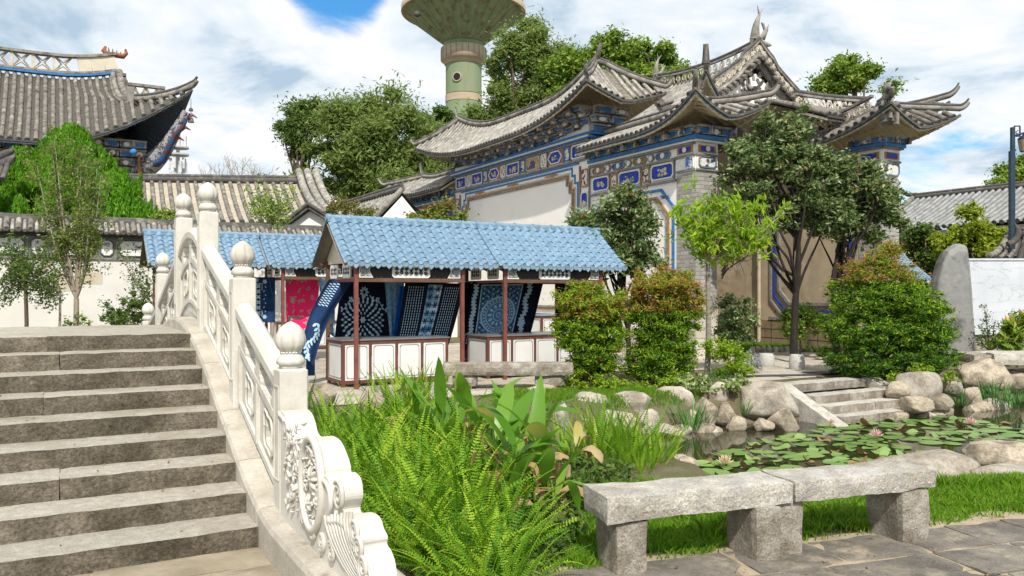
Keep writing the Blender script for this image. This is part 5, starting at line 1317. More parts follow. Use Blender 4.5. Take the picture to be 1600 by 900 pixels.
# ---- gate hall roofs rising behind
def gate_hall():
    T = Thing('gate_hall', 'gate hall behind the screen walls with a gabled openwork ridge and a leaping fish finial', 'building', (19.0, 18.0, 0), uv=True)
    # lower right wing: ridge along u
    class Rot(Roof): pass
    def swap(R):                                        # exchanges u and v so that the ridge runs along u
        base = R.pt; R.pt = lambda u, v, dz=0.0: (lambda q: Vector((q.y, q.x, q.z)))(base(u, v, dz)); return R
    # R in swapped coordinates: 'u' is world v, 'v' is world u
    G1 = swap(Roof(T, 15.4, 19.8, 19.0, 23.9, 6.75, 7.6, lift=0.95, R=2.4, pw=2.0, hip=1.5, prof=0.95, period=0.26, r=0.08, flare=0.3, ends=(0,1))); G1.build(discs=True); G1.hips(horn=0.36, up=0.3, which=((1,0),(1,1)))
    fretwork(T, [Vector((20.2+0.5*i, 17.6, 7.5+0.004*i*i)) for i in range(8)], 0.44)
    mb = MB(); mb.tube([Vector((20.2+0.5*i, 17.6, 8.03+0.004*i*i)) for i in range(8)], 0.07, n=7); mb.build('ridge_capping', M_tiled, T)
    # corner turret roof with tall horns, dark opening below
    E = Roof(T, 16.95, 19.0, 18.1, 20.6, 7.0, 7.45, lift=1.35, R=1.25, pw=1.25, hip=1.0, prof=1.0, period=0.25, r=0.08, flare=0.15); E.build(trim=M_bluep); E.hips(horn=0.2, up=0.9, which=((0,0),))
    horn_pair(T, E.pt(E.u0, E.v0, 0.15), [(-0.25,-0.25,0)], h=0.55, r=0.11)
    mb = MB(); mb.box((17.4,18.6,5.5),(18.6,20.1,7.25)); mb.build('turret_dark_interior', flat('dark_timber', (0.05,0.035,0.025)), T)  # dark solid stands in for the shaded interior under the eave
    # main gabled roof, ridge along v
    u_c, va, vb = 22.8, 21.5, 27.3; zr = 10.35; zg = 8.6; hw = 2.45
    def slope(u, v):
        q = abs(u-u_c)/hw; return zr-(zr-zg)*(q**0.88 if q < 1 else 1+(q-1)*0.75) + 0.25*((v-24.4)/3)**2*(1 if q < .3 else .4)
    for sg in (-1, 1):
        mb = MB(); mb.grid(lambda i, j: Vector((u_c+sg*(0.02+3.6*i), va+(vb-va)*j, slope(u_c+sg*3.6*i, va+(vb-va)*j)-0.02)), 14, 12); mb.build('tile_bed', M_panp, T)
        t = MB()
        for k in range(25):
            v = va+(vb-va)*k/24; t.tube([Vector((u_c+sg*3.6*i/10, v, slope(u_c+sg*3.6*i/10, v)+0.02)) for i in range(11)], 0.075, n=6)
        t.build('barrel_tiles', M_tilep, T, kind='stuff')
    # gable front facing the square
    vf = va+0.2
    mb = MB(); mb.prism([(u_c-2.0,zg+0.05),(u_c+2.0,zg+0.05),(u_c,zr-0.45)], lambda a, b, d: Vector((a, vf+d, b)), 0, 0.2); mb.build('gable_wall', M_plaster, T)
    rel = MB(); rnd = random.Random(4)
    for k in range(30):
        x = u_c+rnd.uniform(-0.75,0.75); z = zg+0.5+rnd.random()*(1.25-1.1*abs(x-u_c)); R_ = rnd.uniform(.06,.13)
        rel.tube([Vector((x+R_*(1-i/12)*cos(i*0.9+k), vf-0.02, z+R_*(1-i/12)*sin(i*0.9+k))) for i in range(12)], 0.025, n=4)
    rel.build('carved_gable_relief', M_frame, T)
    for sg in (-1, 1):
        # short verge tiles, rake board, fretwork parapet up the rake
        t = MB()
        for k in range(11):
            q = (k+0.4)/11; u = u_c+sg*2.45*q; z = slope(u, va)-0.02
            t.tube([Vector((u, va-0.25, z-0.10)), Vector((u, va+0.1, z+0.03))], 0.085, n=7); 
        t.build('verge_tiles', M_tile, T)
        path = [Vector((u_c+sg*2.45*q, va+0.05, slope(u_c+sg*2.45*q, va)+0.08)) for q in [i/10 for i in range(11)]]
        fretwork(T, path, 0.42, per=0.3); mb = MB(); mb.tube([p+Vector((0,0,0.52)) for p in path], 0.06, n=6); mb.build('rake_capping', M_tiled, T)
        b = MB()
        for p, q in zip(path[:-1], path[1:]): b.beam(p+Vector((0,0.10,-0.30)), q+Vector((0,0.10,-0.30)), 0.12, 0.22)
        b.build('barge_board', M_frame, T)
    rp = [Vector((u_c, va+(vb-va)*i/12, slope(u_c, va+(vb-va)*i/12)+0.05)) for i in range(13)]
    fretwork(T, rp, 0.45); mb = MB(); mb.tube([p+Vector((0,0,0.54)) for p in rp], 0.075, n=7); mb.build('ridge_capping', M_tiled, T)
    # skirt roof under the gable and hall walls
    t = MB()
    for k in range(19):
        u = u_c-2.3+4.6*k/18; t.tube([Vector((u, va+0.55, zg+0.12)), Vector((u, va-0.2, zg-0.25)), Vector((u, va-1.0, zg-0.62))], 0.075, n=6)
    t.build('skirt_tiles', M_tilep, T, kind='stuff')
    mb = MB(); mb.add([(u_c-2.4, va+0.55, zg+0.1),(u_c+2.4, va+0.55, zg+0.1),(u_c+2.4, va-1.0, zg-0.66),(u_c-2.4, va-1.0, zg-0.66)], [(0,1,2,3)]); mb.build('skirt_bed', M_panp, T)
    mb = MB(); mb.box((u_c-2.2, va+0.4, 0),(u_c+2.2, vb-0.3, zg+0.2)); mb.build('hall_wall', M_plaster, T)
    # leaping fish finials
    for (v, s) in ((va+0.15,1.0),(vb+0.1,0.75)):
        c = Vector((u_c, v, slope(u_c, v)+0.55)); f = MB()
        f.tube([c+Vector(p)*s for p in ((0.10,0.22,-0.1),(0.05,0.15,0.25),(-0.05,0.02,0.5),(0.02,0,0.78),(0.12,0,1.0))], [0.19*s,0.17*s,0.13*s,0.09*s,0.045*s], n=8)
        for p in ((0.02,0,1.32),(0.34,0,1.28)): f.tube([c+Vector((0.12,0,0.98))*s, c+Vector(p)*s], [0.06*s,0.012], n=5, flat=0.5)
        f.tube([c+Vector(p)*s for p in ((0,0.1,0),(0.30,-0.05,0.25),(0.42,-0.05,0.48),(0.55,-0.02,0.62))], [0.12*s,0.10*s,0.07*s,0.03*s], n=6)
        f.tube([c+Vector(p)*s for p in ((0.42,0,0.42),(0.30,0,0.68),(0.22,0,0.72))], [0.05*s,0.06*s,0.02*s], n=5)
        f.tube([c+Vector(p)*s for p in ((0.1,0,0.0),(0.45,-0.1,-0.12),(0.62,-0.1,-0.1))], [0.11*s,0.09*s,0.04*s], n=6)
        for p, q in (((-0.05,0,0.1),(-0.42,0,0.02)),((0,0,0.45),(-0.2,0,0.62)),((0.35,0,0.1),(0.58,0,0.5)),((0.5,0,0.5),(0.62,0,0.72))): f.tube([c+Vector(p)*s, c+Vector(q)*s], [0.05*s,0.012], n=5)
        f.build('fish_finial', mat('grey_clay_finial', (0.22,0.205,0.185), (0.36,0.34,0.30), scale=8, rough=0.9), T)
gate_hall()
# ------------------------------------------------------------------ perimeter wall on the left
M_wallw = mat('whitewashed_wall', (0.72,0.70,0.66), (0.64,0.62,0.58), scale=1.0, rough=0.9, bump=0.06, bscale=10, stain=(0.46,0.40,0.31), sscale=0.8, smin=0.60, smax=0.78)
M_greyfr = mat('blue_grey_frieze', (0.15,0.16,0.165), (0.24,0.245,0.24), scale=6, rough=0.85)
def text_mesh(txt, size):
    c = bpy.data.curves.new('t', 'FONT'); c.body = txt; c.size = size; c.align_x = 'CENTER'; c.align_y = 'CENTER'; c.extrude = 0.003; c.resolution_u = 2
    o = bpy.data.objects.new('t', c); COL.objects.link(o); bpy.context.view_layer.update()
    me = bpy.data.meshes.new_from_object(o.evaluated_get(bpy.context.evaluated_depsgraph_get())); bpy.data.objects.remove(o); return me
def perimeter():
    u0, vw = -1.29, 26.03
    T = Thing('perimeter_wall', 'long white wall with a grey tiled coping and ink-painted panels, left behind the bridge', 'wall', (u0, vw, 0), uv=True)
    a0, a1 = -7.5, 10.5
    mb = MB(); mb.box((a0, vw, -0.1),(a1, vw+0.35, 3.35)); mb.build('wall', M_wallw, T)
    F_ = Face(T, lambda a, b, d: Vector((a, vw-d, b)))
    F_.plate('frieze_ground', rect(a0, a1, 2.68, 3.32), 0, 0.02, M_greyfr); F_.band([(a0,2.69),(a1,2.69)], 0.0, 0.05, 0.05, M_frame); F_.band([(a0,3.31),(a1,3.31)], 0, 0.09, 0.05, M_tiled); F_.band([(a0,3.37),(a1,3.37)], 0, 0.16, 0.05, M_tiled)
    k = 0; x = u0+0.71-1.72*4
    rnd = random.Random(9)
    while x < a1-2:
        F_.panel(x, x+0.36, 2.76, 3.24, M_offw, c=0.09, fw=0.03, fm=M_tiled, d=0.03)
        for ch, dz in (('大' if k % 2 == 0 else '地', 0.09), ('理' if k % 2 == 0 else '宁', -0.09)):
            me = text_mesh(ch, 0.16); me.materials.append(M_black); link('painted_character', me, T, loc=T.loc((x+0.18, vw-0.034, 3.0+dz)), rot=(pi/2,0,0))
        w0, w1 = x+0.49, x+1.60
        F_.panel(w0, w1, 2.76, 3.24, M_offw, c=0.11, fw=0.03, fm=M_tiled, d=0.03)
        ink = MB(); c = (w0+w1)/2
        if k % 2 == 0:
            for r in (0.05,0.09,0.13,0.17): ink.tube([(c-0.1+r*1.3*cos(t), vw-0.034, 2.90+r*sin(t)*1.1) for t in [pi*i/10 for i in range(11)]], 0.010, n=4)
            for i in range(4): ink.tube([(c+0.1+i*0.07, vw-0.034, 3.06-i*0.03),(c+0.2+i*0.08, vw-0.034, 2.98-i*0.03)], [0.02,0.004], n=4)
        else:
            for i in range(16):
                p = Vector((c+rnd.uniform(-.28,.28), vw-0.034, 2.98+rnd.uniform(-.12,.12))); a = rnd.uniform(-1.2,1.2)
                ink.tube([p, p+Vector((0.06*cos(a),0,0.06*sin(a))), p+Vector((0.12*cos(a),0,0.12*sin(a)))], [0.004,0.015,0.002], n=4)
        ink.build('ink_painting', M_black, T)
        F_.plate('stile', rect(x-0.075, x-0.045, 2.72, 3.28), 0.02, 0.045, M_frame); F_.plate('stile', rect(x+0.41, x+0.44, 2.72, 3.28), 0.02, 0.045, M_frame); x += 1.72; k += 1
    # patches of bare, older plaster
    for (b0, b1, z0, z1) in ((u0+0.2,u0+0.75,2.25,2.62),(u0+1.25,u0+1.7,1.75,2.35),(u0+2.0,u0+2.5,1.95,2.3),(u0+0.95,u0+1.2,2.35,2.6)): F_.plate('bare_patch', rect(b0,b1,z0,z1), 0.0, 0.004, mat('old_plaster', (0.50,0.43,0.34), (0.60,0.53,0.43), scale=3))
    # coping: bed, pan tiles, each cover tile a piece, ridge
    mb = MB(); mb.add([(a0,vw-0.38,3.42),(a1,vw-0.38,3.42),(a1,vw+0.17,3.78),(a0,vw+0.17,3.78),(a0,vw+0.73,3.42),(a1,vw+0.73,3.42),(a0,vw-0.36,3.37),(a1,vw-0.36,3.37)], [(0,1,2,3),(3,2,5,4),(6,7,1,0),(4,5,7,6)]); mb.build('coping_bed', M_pan, T)
    tm = MB(); tm.tube([(0,-0.42,-0.01),(0,-0.25,0.10),(0,-0.20,0.115)], [0.078,0.07,0.068], n=12); tm.tube([(0,-0.22,0.11),(0,0.08,0.30)], [0.078,0.07], n=10)
    ring = [(0.05*cos(2*pi*i/12), -0.435, -0.01+0.05*sin(2*pi*i/12)) for i in range(13)]; tm.tube(ring, 0.007, n=4, caps=False); me = tm.mesh('cover_tile', M_tile)
    pm = MB(); pm.tube([(0,-0.40,-0.03),(0,0.1,0.29)], 0.05, n=8); pme = pm.mesh('pan_tile', M_tilep)
    n = int((a1-a0)/0.285)
    for i in range(n): 
        link('cover_tile', me, T, loc=T.loc((a0+0.1+i*0.285, vw, 3.45)), rot=(0,0,random.uniform(-.03,.03)))
        link('pan_tile', pme, T, loc=T.loc((a0+0.24+i*0.285, vw, 3.435)))
    mb = MB(); mb.box((a0,vw+0.08,3.72),(a1,vw+0.26,3.80)); mb.tube([(a0+(a1-a0)*i/30, vw+0.17, 3.84+0.012*sin(i*2.1)) for i in range(31)], 0.075, n=8); mb.tube([(a0, vw+0.17, 3.76),(a1, vw+0.17, 3.76)], 0.12, n=8); mb.build('ridge', M_tiled, T)
perimeter()
# ------------------------------------------------------------------ temple hall, upper left
def swapT(R):
    base = R.pt; R.pt = lambda u, v, dz=0.0: (lambda q: Vector((q.y, q.x, q.z)))(base(u, v, dz)); return R
def temple():
    T = Thing('temple_hall', 'tall temple hall with a grey tiled sweeping roof and blue painted eaves, upper left', 'temple', (0, 40, 0), uv=True)
    R = swapT(Roof(T, 38.4, 48.4, -14.0, 4.5, 7.95, 11.75, lift=2.7, R=5.3, pw=2.0, hip=1.7, prof=1.18, period=0.305, r=0.10, flare=0.75, ends=(0,1), g=0.36, zr_end=0.5)); R.mp = M_pan; R.soffm = mat('dark_painted_soffit', (0.13,0.105,0.08), (0.05,0.13,0.26), scale=5)
    R.build(seg=12, thick=0.14); R.hips(r=0.13, horn=0.35, up=0.2, which=((1,0),(1,1)))
    vg = 4.5-1.7
    # verge ridge running down the gable edge
    def pv(t, dz=0.0): q = R.pt(R.uc-R.hw*(1-t), vg-0.06, dz); return q     # t=1 ridge, 0 eave
    for off, r, dz in ((0.0,0.16,0.2),(0.28,0.12,0.12)):
        mb = MB(); mb.tube([pv(0.40+0.6*i/10, dz)+Vector((-off,0,0)) for i in range(11)], r, n=8); mb.build('verge_ridge', M_ridge if off else M_tile, T)
    mb = MB(); mb.box((vg-0.18, R.uc-3.25, 9.1),(vg+0.10, R.uc-2.9, 10.6)); mb.build('verge_end_block', M_ridge, T)
    # gable end infill of stacked tiles
    mb = MB()
    for i in range(14):
        z = 9.6+i*0.2; w = max(0.3, (12.2-z)*1.5); mb.box((vg-0.1, R.uc-w, z),(vg+0.25+0.3*(12-z)/3, R.uc+w, z+0.12))
    mb.build('gable_courses', M_tile, T)
    # openwork main ridge
    n = 30; base = [R.pt(R.uc, -13.5+(vg-0.2+13.5)*i/n, 0.05) for i in range(n+1)]
    bl = MB(); rl = MB(); wall = MB(); px = MB()
    for a, b in zip(base[:-1], base[1:]):
        bl.beam(a+Vector((0,0,0.12)), b+Vector((0,0,0.12)), 0.34, 0.10); rl.beam(a+Vector((0,0,1.02)), b+Vector((0,0,1.02)), 0.36, 0.12); rl.beam(a+Vector((0,0,0.24)), b+Vector((0,0,0.24)), 0.26, 0.10)
    bl.build('blue_ridge_line', M_bluep, T); rl.build('ridge_rails', M_ridge, T)
    k = 27
    for i in range(k, n): wall.beam(base[i]+Vector((0,0,0.62)), base[i+1]+Vector((0,0,0.62)), 0.2, 0.74)
    wall.build('ridge_wall', M_cream, T)
    i = 0.0
    while i < k-0.9:
        a = base[int(i)].lerp(base[int(i)+1], i-int(i)); L = (base[1]-base[0]).length
        c = a+Vector((0.42,0,0.64)); px.box((a.x-0.02,a.y-0.09,a.z+0.28),(a.x+0.10,a.y+0.09,a.z+0.98))
        for sg in (-1,1):
            px.tube([c+Vector((-0.33,0,-0.33*sg)), c+Vector((0,0,-0.08*sg)), c+Vector((0.33,0,-0.33*sg))], 0.045, n=4); px.tube([c+Vector((-0.33,0,-0.33*sg)), c+Vector((-0.08,0,0)), c+Vector((-0.33,0,0.33*sg))], 0.04, n=4); px.tube([c+Vector((0.33,0,-0.33*sg)), c+Vector((0.08,0,0)), c+Vector((0.33,0,0.33*sg))], 0.04, n=4)
        i += 0.84/L
    px.build('openwork_petals', M_relief, T)
    # low balustrade above the hip
    c0 = R.pt(R.uc-R.hw*0.60, vg+0.05, 0.1); zo = c0.z-9.62; b = MB(); b.box((vg+0.05, c0.y-0.1, 9.55),(vg+1.55, c0.y+0.1, 9.68)); b.box((vg+0.05, c0.y-0.14, 10.42),(vg+1.62, c0.y+0.14, 10.54)); b.box((vg+0.05,c0.y-0.1,9.68),(vg+0.35,c0.y+0.1,10.42)); b.box((vg+1.3,c0.y-0.1,9.68),(vg+1.58,c0.y+0.1,10.42)); b.v = [(p[0],p[1],p[2]+zo) for p in b.v]; b.build('balustrade', M_ridge, T)
    b = MB()
    for kx in (0.58, 1.06):
        c = Vector((vg+kx, c0.y, 10.05+zo))
        for sg in (-1,1): b.tube([c+Vector((-0.24,0,-0.36*sg)), c+Vector((0,0,0)), c+Vector((0.24,0,-0.36*sg))], 0.05, n=4); b.tube([c+Vector((sg*0.24,0,-0.36)), c+Vector((sg*0.12,0,0)), c+Vector((sg*0.24,0,0.36))], 0.04, n=4)
    b.build('openwork_petals', M_relief, T)
    # russet ridge dragon
    e = base[-1]; d = MB(); m = mat('russet_glazed_dragon', (0.20,0.06,0.02), (0.30,0.10,0.035), scale=7, rough=0.5)
    e = e+Vector((0,0,0.22)); d.tube([e+Vector(p)*0.6 for p in ((-0.75,0,1.85),(-0.9,0,1.5),(-0.6,0,1.2),(0,0,1.25),(0.5,0,1.22),(0.75,0,1.5),(0.68,0,1.85))], [0.05,0.12,0.15,0.13,0.13,0.09,0.04], n=8)
    for k2 in range(6): d.tube([e+Vector((-0.75+0.26*k2,0,1.25))*0.6, e+Vector((-0.85+0.3*k2,0,1.8-0.07*abs(k2-1)))*0.6], [0.07,0.015], n=5)
    d.build('ridge_dragon', m, T)
    # brackets, beams and body below the eaves
    F_ = Face(T, lambda a, b2, d2: Vector((a, 40.2-d2, b2)))
    m_dark = flat('dark_timber', (0.05,0.035,0.025))
    mb = MB(); mb.box((-14, 40.2, 4.5),(3.6, 47, 8.6)); mb.build('hall_body', m_dark, T)
    frieze(F_, -14, 3.6, 7.0, 8.5, 4, 21, d0=0.2, step=0.2, per=0.55)
    F_.band([(-14,6.75),(3.7,6.75)], 0.0, 0.3, 0.30, M_frieze, 'painted_beam'); F_.band([(-14,6.35),(3.7,6.35)], 0.0, 0.25, 0.16, M_bluep, 'painted_beam')
    for i in range(16):
        a = -13.5+i*1.12; mb = MB(); mb.tube([(a,39.6,6.9),(a,39.6,7.9)], 0.07, n=8); mb.tube([(a,39.6,6.85),(a,39.6,7.0)], 0.11, n=8); mb.build('hanging_post', M_ochre, T)
    for a in (3.45, -1.2, -6): mb = MB(); mb.tube([(a,40.1,0),(a,40.1,6.9)], 0.28, n=14); mb.build('column', mat('brown_column', (0.16,0.075,0.04), (0.10,0.05,0.03), scale=3), T)
    # raking corner beam with painted dragon
    tip = R.pt(38.4, 4.5, -0.35); st = Vector((3.4, 40.2, 7.2))
    pts = [st.lerp(tip, i/8)+Vector((0,0,-0.55*sin(pi*i/8))) for i in range(8)]
    mb = MB(); mb.tube(pts, [0.42,0.45,0.44,0.40,0.34,0.27,0.2,0.12], n=8); mb.build('corner_beam', M_frieze, T)
    mb = MB(); mb.tube([p+Vector((0.12,-0.42,-0.05+0.18*sin(i*1.7))) for i, p in enumerate(pts)], [0.15,0.18,0.17,0.16,0.14,0.11,0.08,0.04], n=7); mb.build('painted_dragon', mat('dragon_blue', (0.015,0.06,0.18), (0.03,0.14,0.32), scale=8, stain=(0.12,0.05,0.05), sscale=4, smin=0.5, smax=0.52), T)
    mb = MB()
    for i in range(7): p = pts[i]+Vector((0.2,-0.5,0.18)); mb.tube([p, p+Vector((0.28,-0.02,0.22)), p+Vector((0.5,-0.02,0.1))], [0.10,0.08,0.02], n=5)
    mb.build('dragon_mane', mat('dragon_red', (0.22,0.05,0.045), (0.28,0.12,0.09), scale=7), T)
    mb = MB(); mb.lathe([(0.01,-0.16),(0.12,-0.11),(0.16,0),(0.12,0.11),(0.01,0.16)], c=(3.0,38.9,7.9), n=14); mb.build('blue_ball', mat('blue_ball_paint', (0.04,0.2,0.5), (0.08,0.3,0.6), scale=4), T)
    mb = MB(); t2 = R.pt(38.5, 4.5, 0); mb.tube([t2+Vector((0,0,-0.3)), t2+Vector((0,0,-1.1))], 0.012, n=4); mb.lathe([(0.14,0),(0.11,0.1),(0.09,0.2),(0.02,0.26)], c=t2+Vector((0,0,-1.35)), n=10); mb.lathe([(0.10,0),(0.08,0.1),(0.02,0.16)], c=t2+Vector((0,0,-0.85)), n=10); mb.build('wind_bell', M_tiled, T)
temple()
def simple_roof(name, label, RL, RR, EL, ER, period=0.3, r=0.09, tm=None, pm=None, ridge=True, walls=None, n=9, sag=0.12, cat='building', verge=True, wallm=None):
    """roof plane between ridge and eave points, its tiles, and walls dropped to the ground"""
    RL, RR, EL, ER = map(Vector, (RL, RR, EL, ER)); T = Thing(name, label, cat, ((EL.x+ER.x)/2, (EL.y+ER.y)/2, 0))
    def pt(a, t): p = RL.lerp(RR, a).lerp(EL.lerp(ER, a), t); p.z -= sag*4*t*(1-t); return p
    back = (RL-EL); back.z = 0
    mb = MB(); mb.grid(lambda i, j: pt(i, j), 12, 6); mb.grid(lambda i, j: Vector((0,0,0))+RL.lerp(RR, i)+(back*(j))+Vector((0,0,-(RL.z-EL.z)*j)), 12, 2); mb.build('tile_bed', pm or M_pan, T)
    k = max(2, int((ER-EL).length/period)); t = MB(); d = MB()
    for i in range(k+1):
        pts = [pt(i/k, j/n)+Vector((0,0,0.03)) for j in range(n+1)]; t.tube(pts, [r*(1 if j % 2 else .92) for j in range(n+1)], n=6)
        d.tube([pts[-1], pts[-1]+(pts[-1]-pts[-2]).normalized()*0.04], r*1.15, n=8)
    t.build('barrel_tiles', tm or M_tile, T, kind='stuff'); d.build('eave_discs', M_tiled, T, kind='stuff')
    if ridge:
        m2 = MB(); m2.tube([RL.lerp(RR, i/10)+Vector((0,0,0.12)) for i in range(11)], 0.13, n=7); m2.tube([RL.lerp(RR, i/10)+Vector((0,0,0.27)) for i in range(11)], 0.08, n=7); m2.build('ridge', M_tiled, T)
    if verge:
        for a in (0, 1):
            v = MB(); v.tube([pt(a, j/8)+Vector((0,0,0.10)) for j in range(9)], r*1.5, n=7); v.build('verge_ridge', M_ridge, T)
    ins = (RL-EL)*0.12; ins.z = 0; wz = EL.z-0.1
    b0, b1 = EL+ins, ER+ins; c1, c0 = b1+back*1.76, b0+back*1.76
    w = MB(); w.add([(q.x,q.y,0) for q in (b0,b1,c1,c0)]+[(q.x,q.y,wz) for q in (b0,b1,c1,c0)], [(0,1,5,4),(1,2,6,5),(2,3,7,6),(3,0,4,7)])
    rr, rl = RR.copy(), RL.copy(); rr.z -= 0.15; rl.z -= 0.15
    w.add([(b1.x,b1.y,wz),(c1.x,c1.y,wz),rr], [(0,1,2)]); w.add([(b0.x,b0.y,wz),(c0.x,c0.y,wz),rl], [(0,1,2)]); w.build('wall', wallm or M_plaster, T)
    return T, pt
# long hall behind the perimeter wall
T, pt = simple_roof('tiled_hall', 'long low hall with a pale grey tiled roof between the temple and the big tree', P(196,284,33), P(480,287.5,33.5), P(200,350,29), P(512,346,29), period=0.33, tm=M_tile, pm=mat('cream_pan_tiles', (0.50,0.44,0.35), (0.34,0.295,0.23), scale=6, rough=0.95, bump=0.6))
for dx in (-0.35, 0.0, 0.35):
    v = MB(); v.tube([pt(1, j/8)+Vector((dx+0.25*(j/8)**2, 0, 0.18+ (0.35*(1-j/8)**3))) for j in range(9)], 0.15, n=7); v.build('rolled_verge', M_tilep, T)
g = Thing('small_gable_house', 'small white gable with a dark tile edge above the wall beside the nearest stall', 'house', tuple(P(484,350,27.0)*1.0)[:2]+(0,))
a, b, c = P(447,352,27), P(484,324,27), P(524,348,27)
mb = MB(); mb.prism([(a.x,0),(c.x,0),(c.x,c.z-0.1),(b.x,b.z-0.12),(a.x,a.z-0.1)], lambda x, z, d: Vector((x, 27+d, z)), 0, 2.0); mb.build('wall', M_plaster, g)
for p, q in ((a,b),(c,b)):
    mb = MB(); mb.beam(p+Vector((0,-0.1,0)), q+Vector((0,-0.1,0)), 0.3, 0.12, up=(0,0,1)); mb.tube([p+Vector((0,-0.25,0.08)), q+Vector((0,-0.25,0.1))], 0.07, n=6); mb.build('verge', M_tiled, g)
    mb = MB(); nn = Vector((0,2.2,0)); mb.add([p+Vector((0,-0.15,0.05)), q+Vector((0,-0.15,0.05)), q+nn, p+nn], [(0,1,2,3)]); mb.build('roof', M_panp, g)
# white gabled house left of the screen wall
r0 = P(628,300,30); rv = Vector((-UY, UX, 0)); ru = Vector((-UX, -UY, 0))
simple_roof('white_gabled_house', 'white gabled house with a pale tiled roof just left of the painted screen wall', r0+rv*9, r0, r0+rv*9+ru*2.6+Vector((0,0,-2.5)), r0+ru*2.6+Vector((0,0,-2.5)), period=0.3, r=0.07, tm=M_tilep, pm=M_panp, sag=0.05)
# corner of a dark roof at the left edge
T = Thing('dark_roof_corner', 'dark tiled roof corner cut by the left edge, in front of the bright conifer', 'building', (-17.5, 25.2, 0))
for k, (a, b, c, r) in enumerate((((-60,262),(0,250),(22,233),0.14),((-60,282),(0,266),(24,243),0.16),((-60,300),(-5,285),(10,270),0.13))):
    mb = MB(); Y = 25.4; q = [P(*a,Y),P(*b,Y),P(*c,Y)]; pts = [(q[0]*(1-t)**2+q[1]*2*t*(1-t)+q[2]*t*t) for t in [i/8 for i in range(9)]]; mb.tube(pts, [r]*7+[r*.8,r*.4], n=7); mb.build('curved_ridge', M_tiled, T)
mb = MB()
for i in range(7): p = P(-40+9*i, 275-4*i, 25.5); mb.tube([p, p+Vector((0.3,-0.8,-0.7))], 0.08, n=6)
mb.build('barrel_tiles', M_tiled, T, kind='stuff')
mb = MB(); mb.box((-19.5,25.6,0),(-17.0,28,4.9)); mb.build('wall', M_wallw, T)
# ------------------------------------------------------------------ water tower, mast
def tower():
    Y = 80; X = (724.5-800)/F*Y; k = Y/F; zz = lambda py: CZ+(458-py)*k
    T = Thing('water_tower', 'green concrete water tower with an inverted cone tank rising behind the trees', 'water tower', (X, Y, 0))
    mg = mat('green_tower_render', (0.17,0.245,0.135), (0.245,0.32,0.185), scale=0.35, rough=0.9, stain=(0.30,0.275,0.20), sscale=0.5, smin=0.5, smax=0.7, stretch=(1.5,1.5,0.3))
    mc = mat('streaked_cone_render', (0.22,0.285,0.17), (0.31,0.365,0.22), scale=0.5, rough=0.9, stain=(0.20,0.15,0.10), sscale=0.7, smin=0.52, smax=0.63, stretch=(2,2,0.15))
    mt = mat('tan_tower_band', (0.42,0.34,0.24), (0.50,0.42,0.31), scale=0.8, rough=0.9)
    c = (X, Y, 0)
    def L(name, prof, m, n=48): mb = MB(); mb.lathe([(r*k, z) for r, z in prof], c=c, n=n); return mb.build(name, m, T)
    L('shaft', [(28,0),(28,zz(152))], mg); L('shaft', [(28,zz(149)),(28,zz(92))], mg); L('shaft_band', [(28.6,zz(161)),(28.6,zz(150))], mt)
    L('collar', [(29,zz(103)),(33,zz(97)),(35.5,zz(96)),(35.5,zz(77)),(33,zz(76))], mt); L('neck', [(30,zz(77)),(32,zz(70))], mg)
    L('cone', [(30,zz(70)),(95,zz(20))], mc); L('rim', [(97,zz(22)),(97,zz(13)),(94,zz(11))], mt); L('tank', [(93,zz(12)),(93,zz(-60)),(70,zz(-85)),(0.1,zz(-95))], mg)
    mb = MB()
    for i in range(24): a = 2*pi*i/24; mb.beam((X+cos(a)*35.6*k, Y+sin(a)*35.6*k, zz(95)),(X+cos(a)*35.6*k, Y+sin(a)*35.6*k, zz(78)), 0.05, 0.05)
    mb.build('collar_ribs', M_ridge, T)
    mb = MB()
    for i in range(36): a = 2*pi*i/36; mb.beam((X+cos(a)*30.5*k, Y+sin(a)*30.5*k, zz(70)),(X+cos(a)*95.4*k, Y+sin(a)*95.4*k, zz(20.5)), 0.05, 0.02)
    mb.build('cone_ribs', mc, T)
    a = radians(-107); p = Vector((X+cos(a)*28*k, Y+sin(a)*28*k, zz(127))); d = Vector((cos(a),sin(a),0))
    mb = MB(); mb.tube([p-d*0.1, p+d*0.12], 0.46, n=20); mb.build('window_frame', mt, T); mb = MB(); mb.tube([p, p+d*0.14], 0.36, n=20); mb.build('round_window', M_black, T)
    for (px, py) in ((652,22),(805,40)):
        q = P(px, py, Y-4); mb = MB(); mb.lathe([(0.01,-0.3),(0.3,-0.15),(0.3,0.15),(0.01,0.3)], c=q+Vector((0,2.5 if px > 700 else 0,0)), n=10); mb.build('floodlight', M_tiled, T)
tower()
def mast():
    Y = 70; T = Thing('antenna_mast', 'slim telecom mast with white panel antennas above the long tiled hall', 'antenna mast', (P(278,280,Y).x, Y, 0)); k = Y/F; X = T.org.x
    ms = mat('galvanised_steel', (0.42,0.43,0.44), (0.55,0.56,0.57), scale=3, rough=0.5); mb = MB(); mb.tube([(X,Y,0),(X,Y,CZ+248*k)], [0.35,0.14], n=8); mb.build('pole', ms, T)
    for py in (276, 243, 232):
        mb = MB(); mb.lathe([(0.9 if py != 276 else 1.1,0),(0.9 if py != 276 else 1.1,0.12)], c=(X,Y,CZ+(458-py)*k), n=16); mb.build('platform', ms, T)
    for (py, n) in ((262,6),(256,5),(222,6)):
        for i in range(n): a = 2*pi*i/n+py; mb = MB(); x, y = X+cos(a)*0.62, Y+sin(a)*0.62; mb.box((x-0.12,y-0.08,CZ+(458-py-8)*k),(x+0.12,y+0.08,CZ+(458-py+9)*k)); mb.build('antenna', mat('antenna_white', (0.62,0.63,0.65), (0.45,0.46,0.48), scale=2), T)
mast()
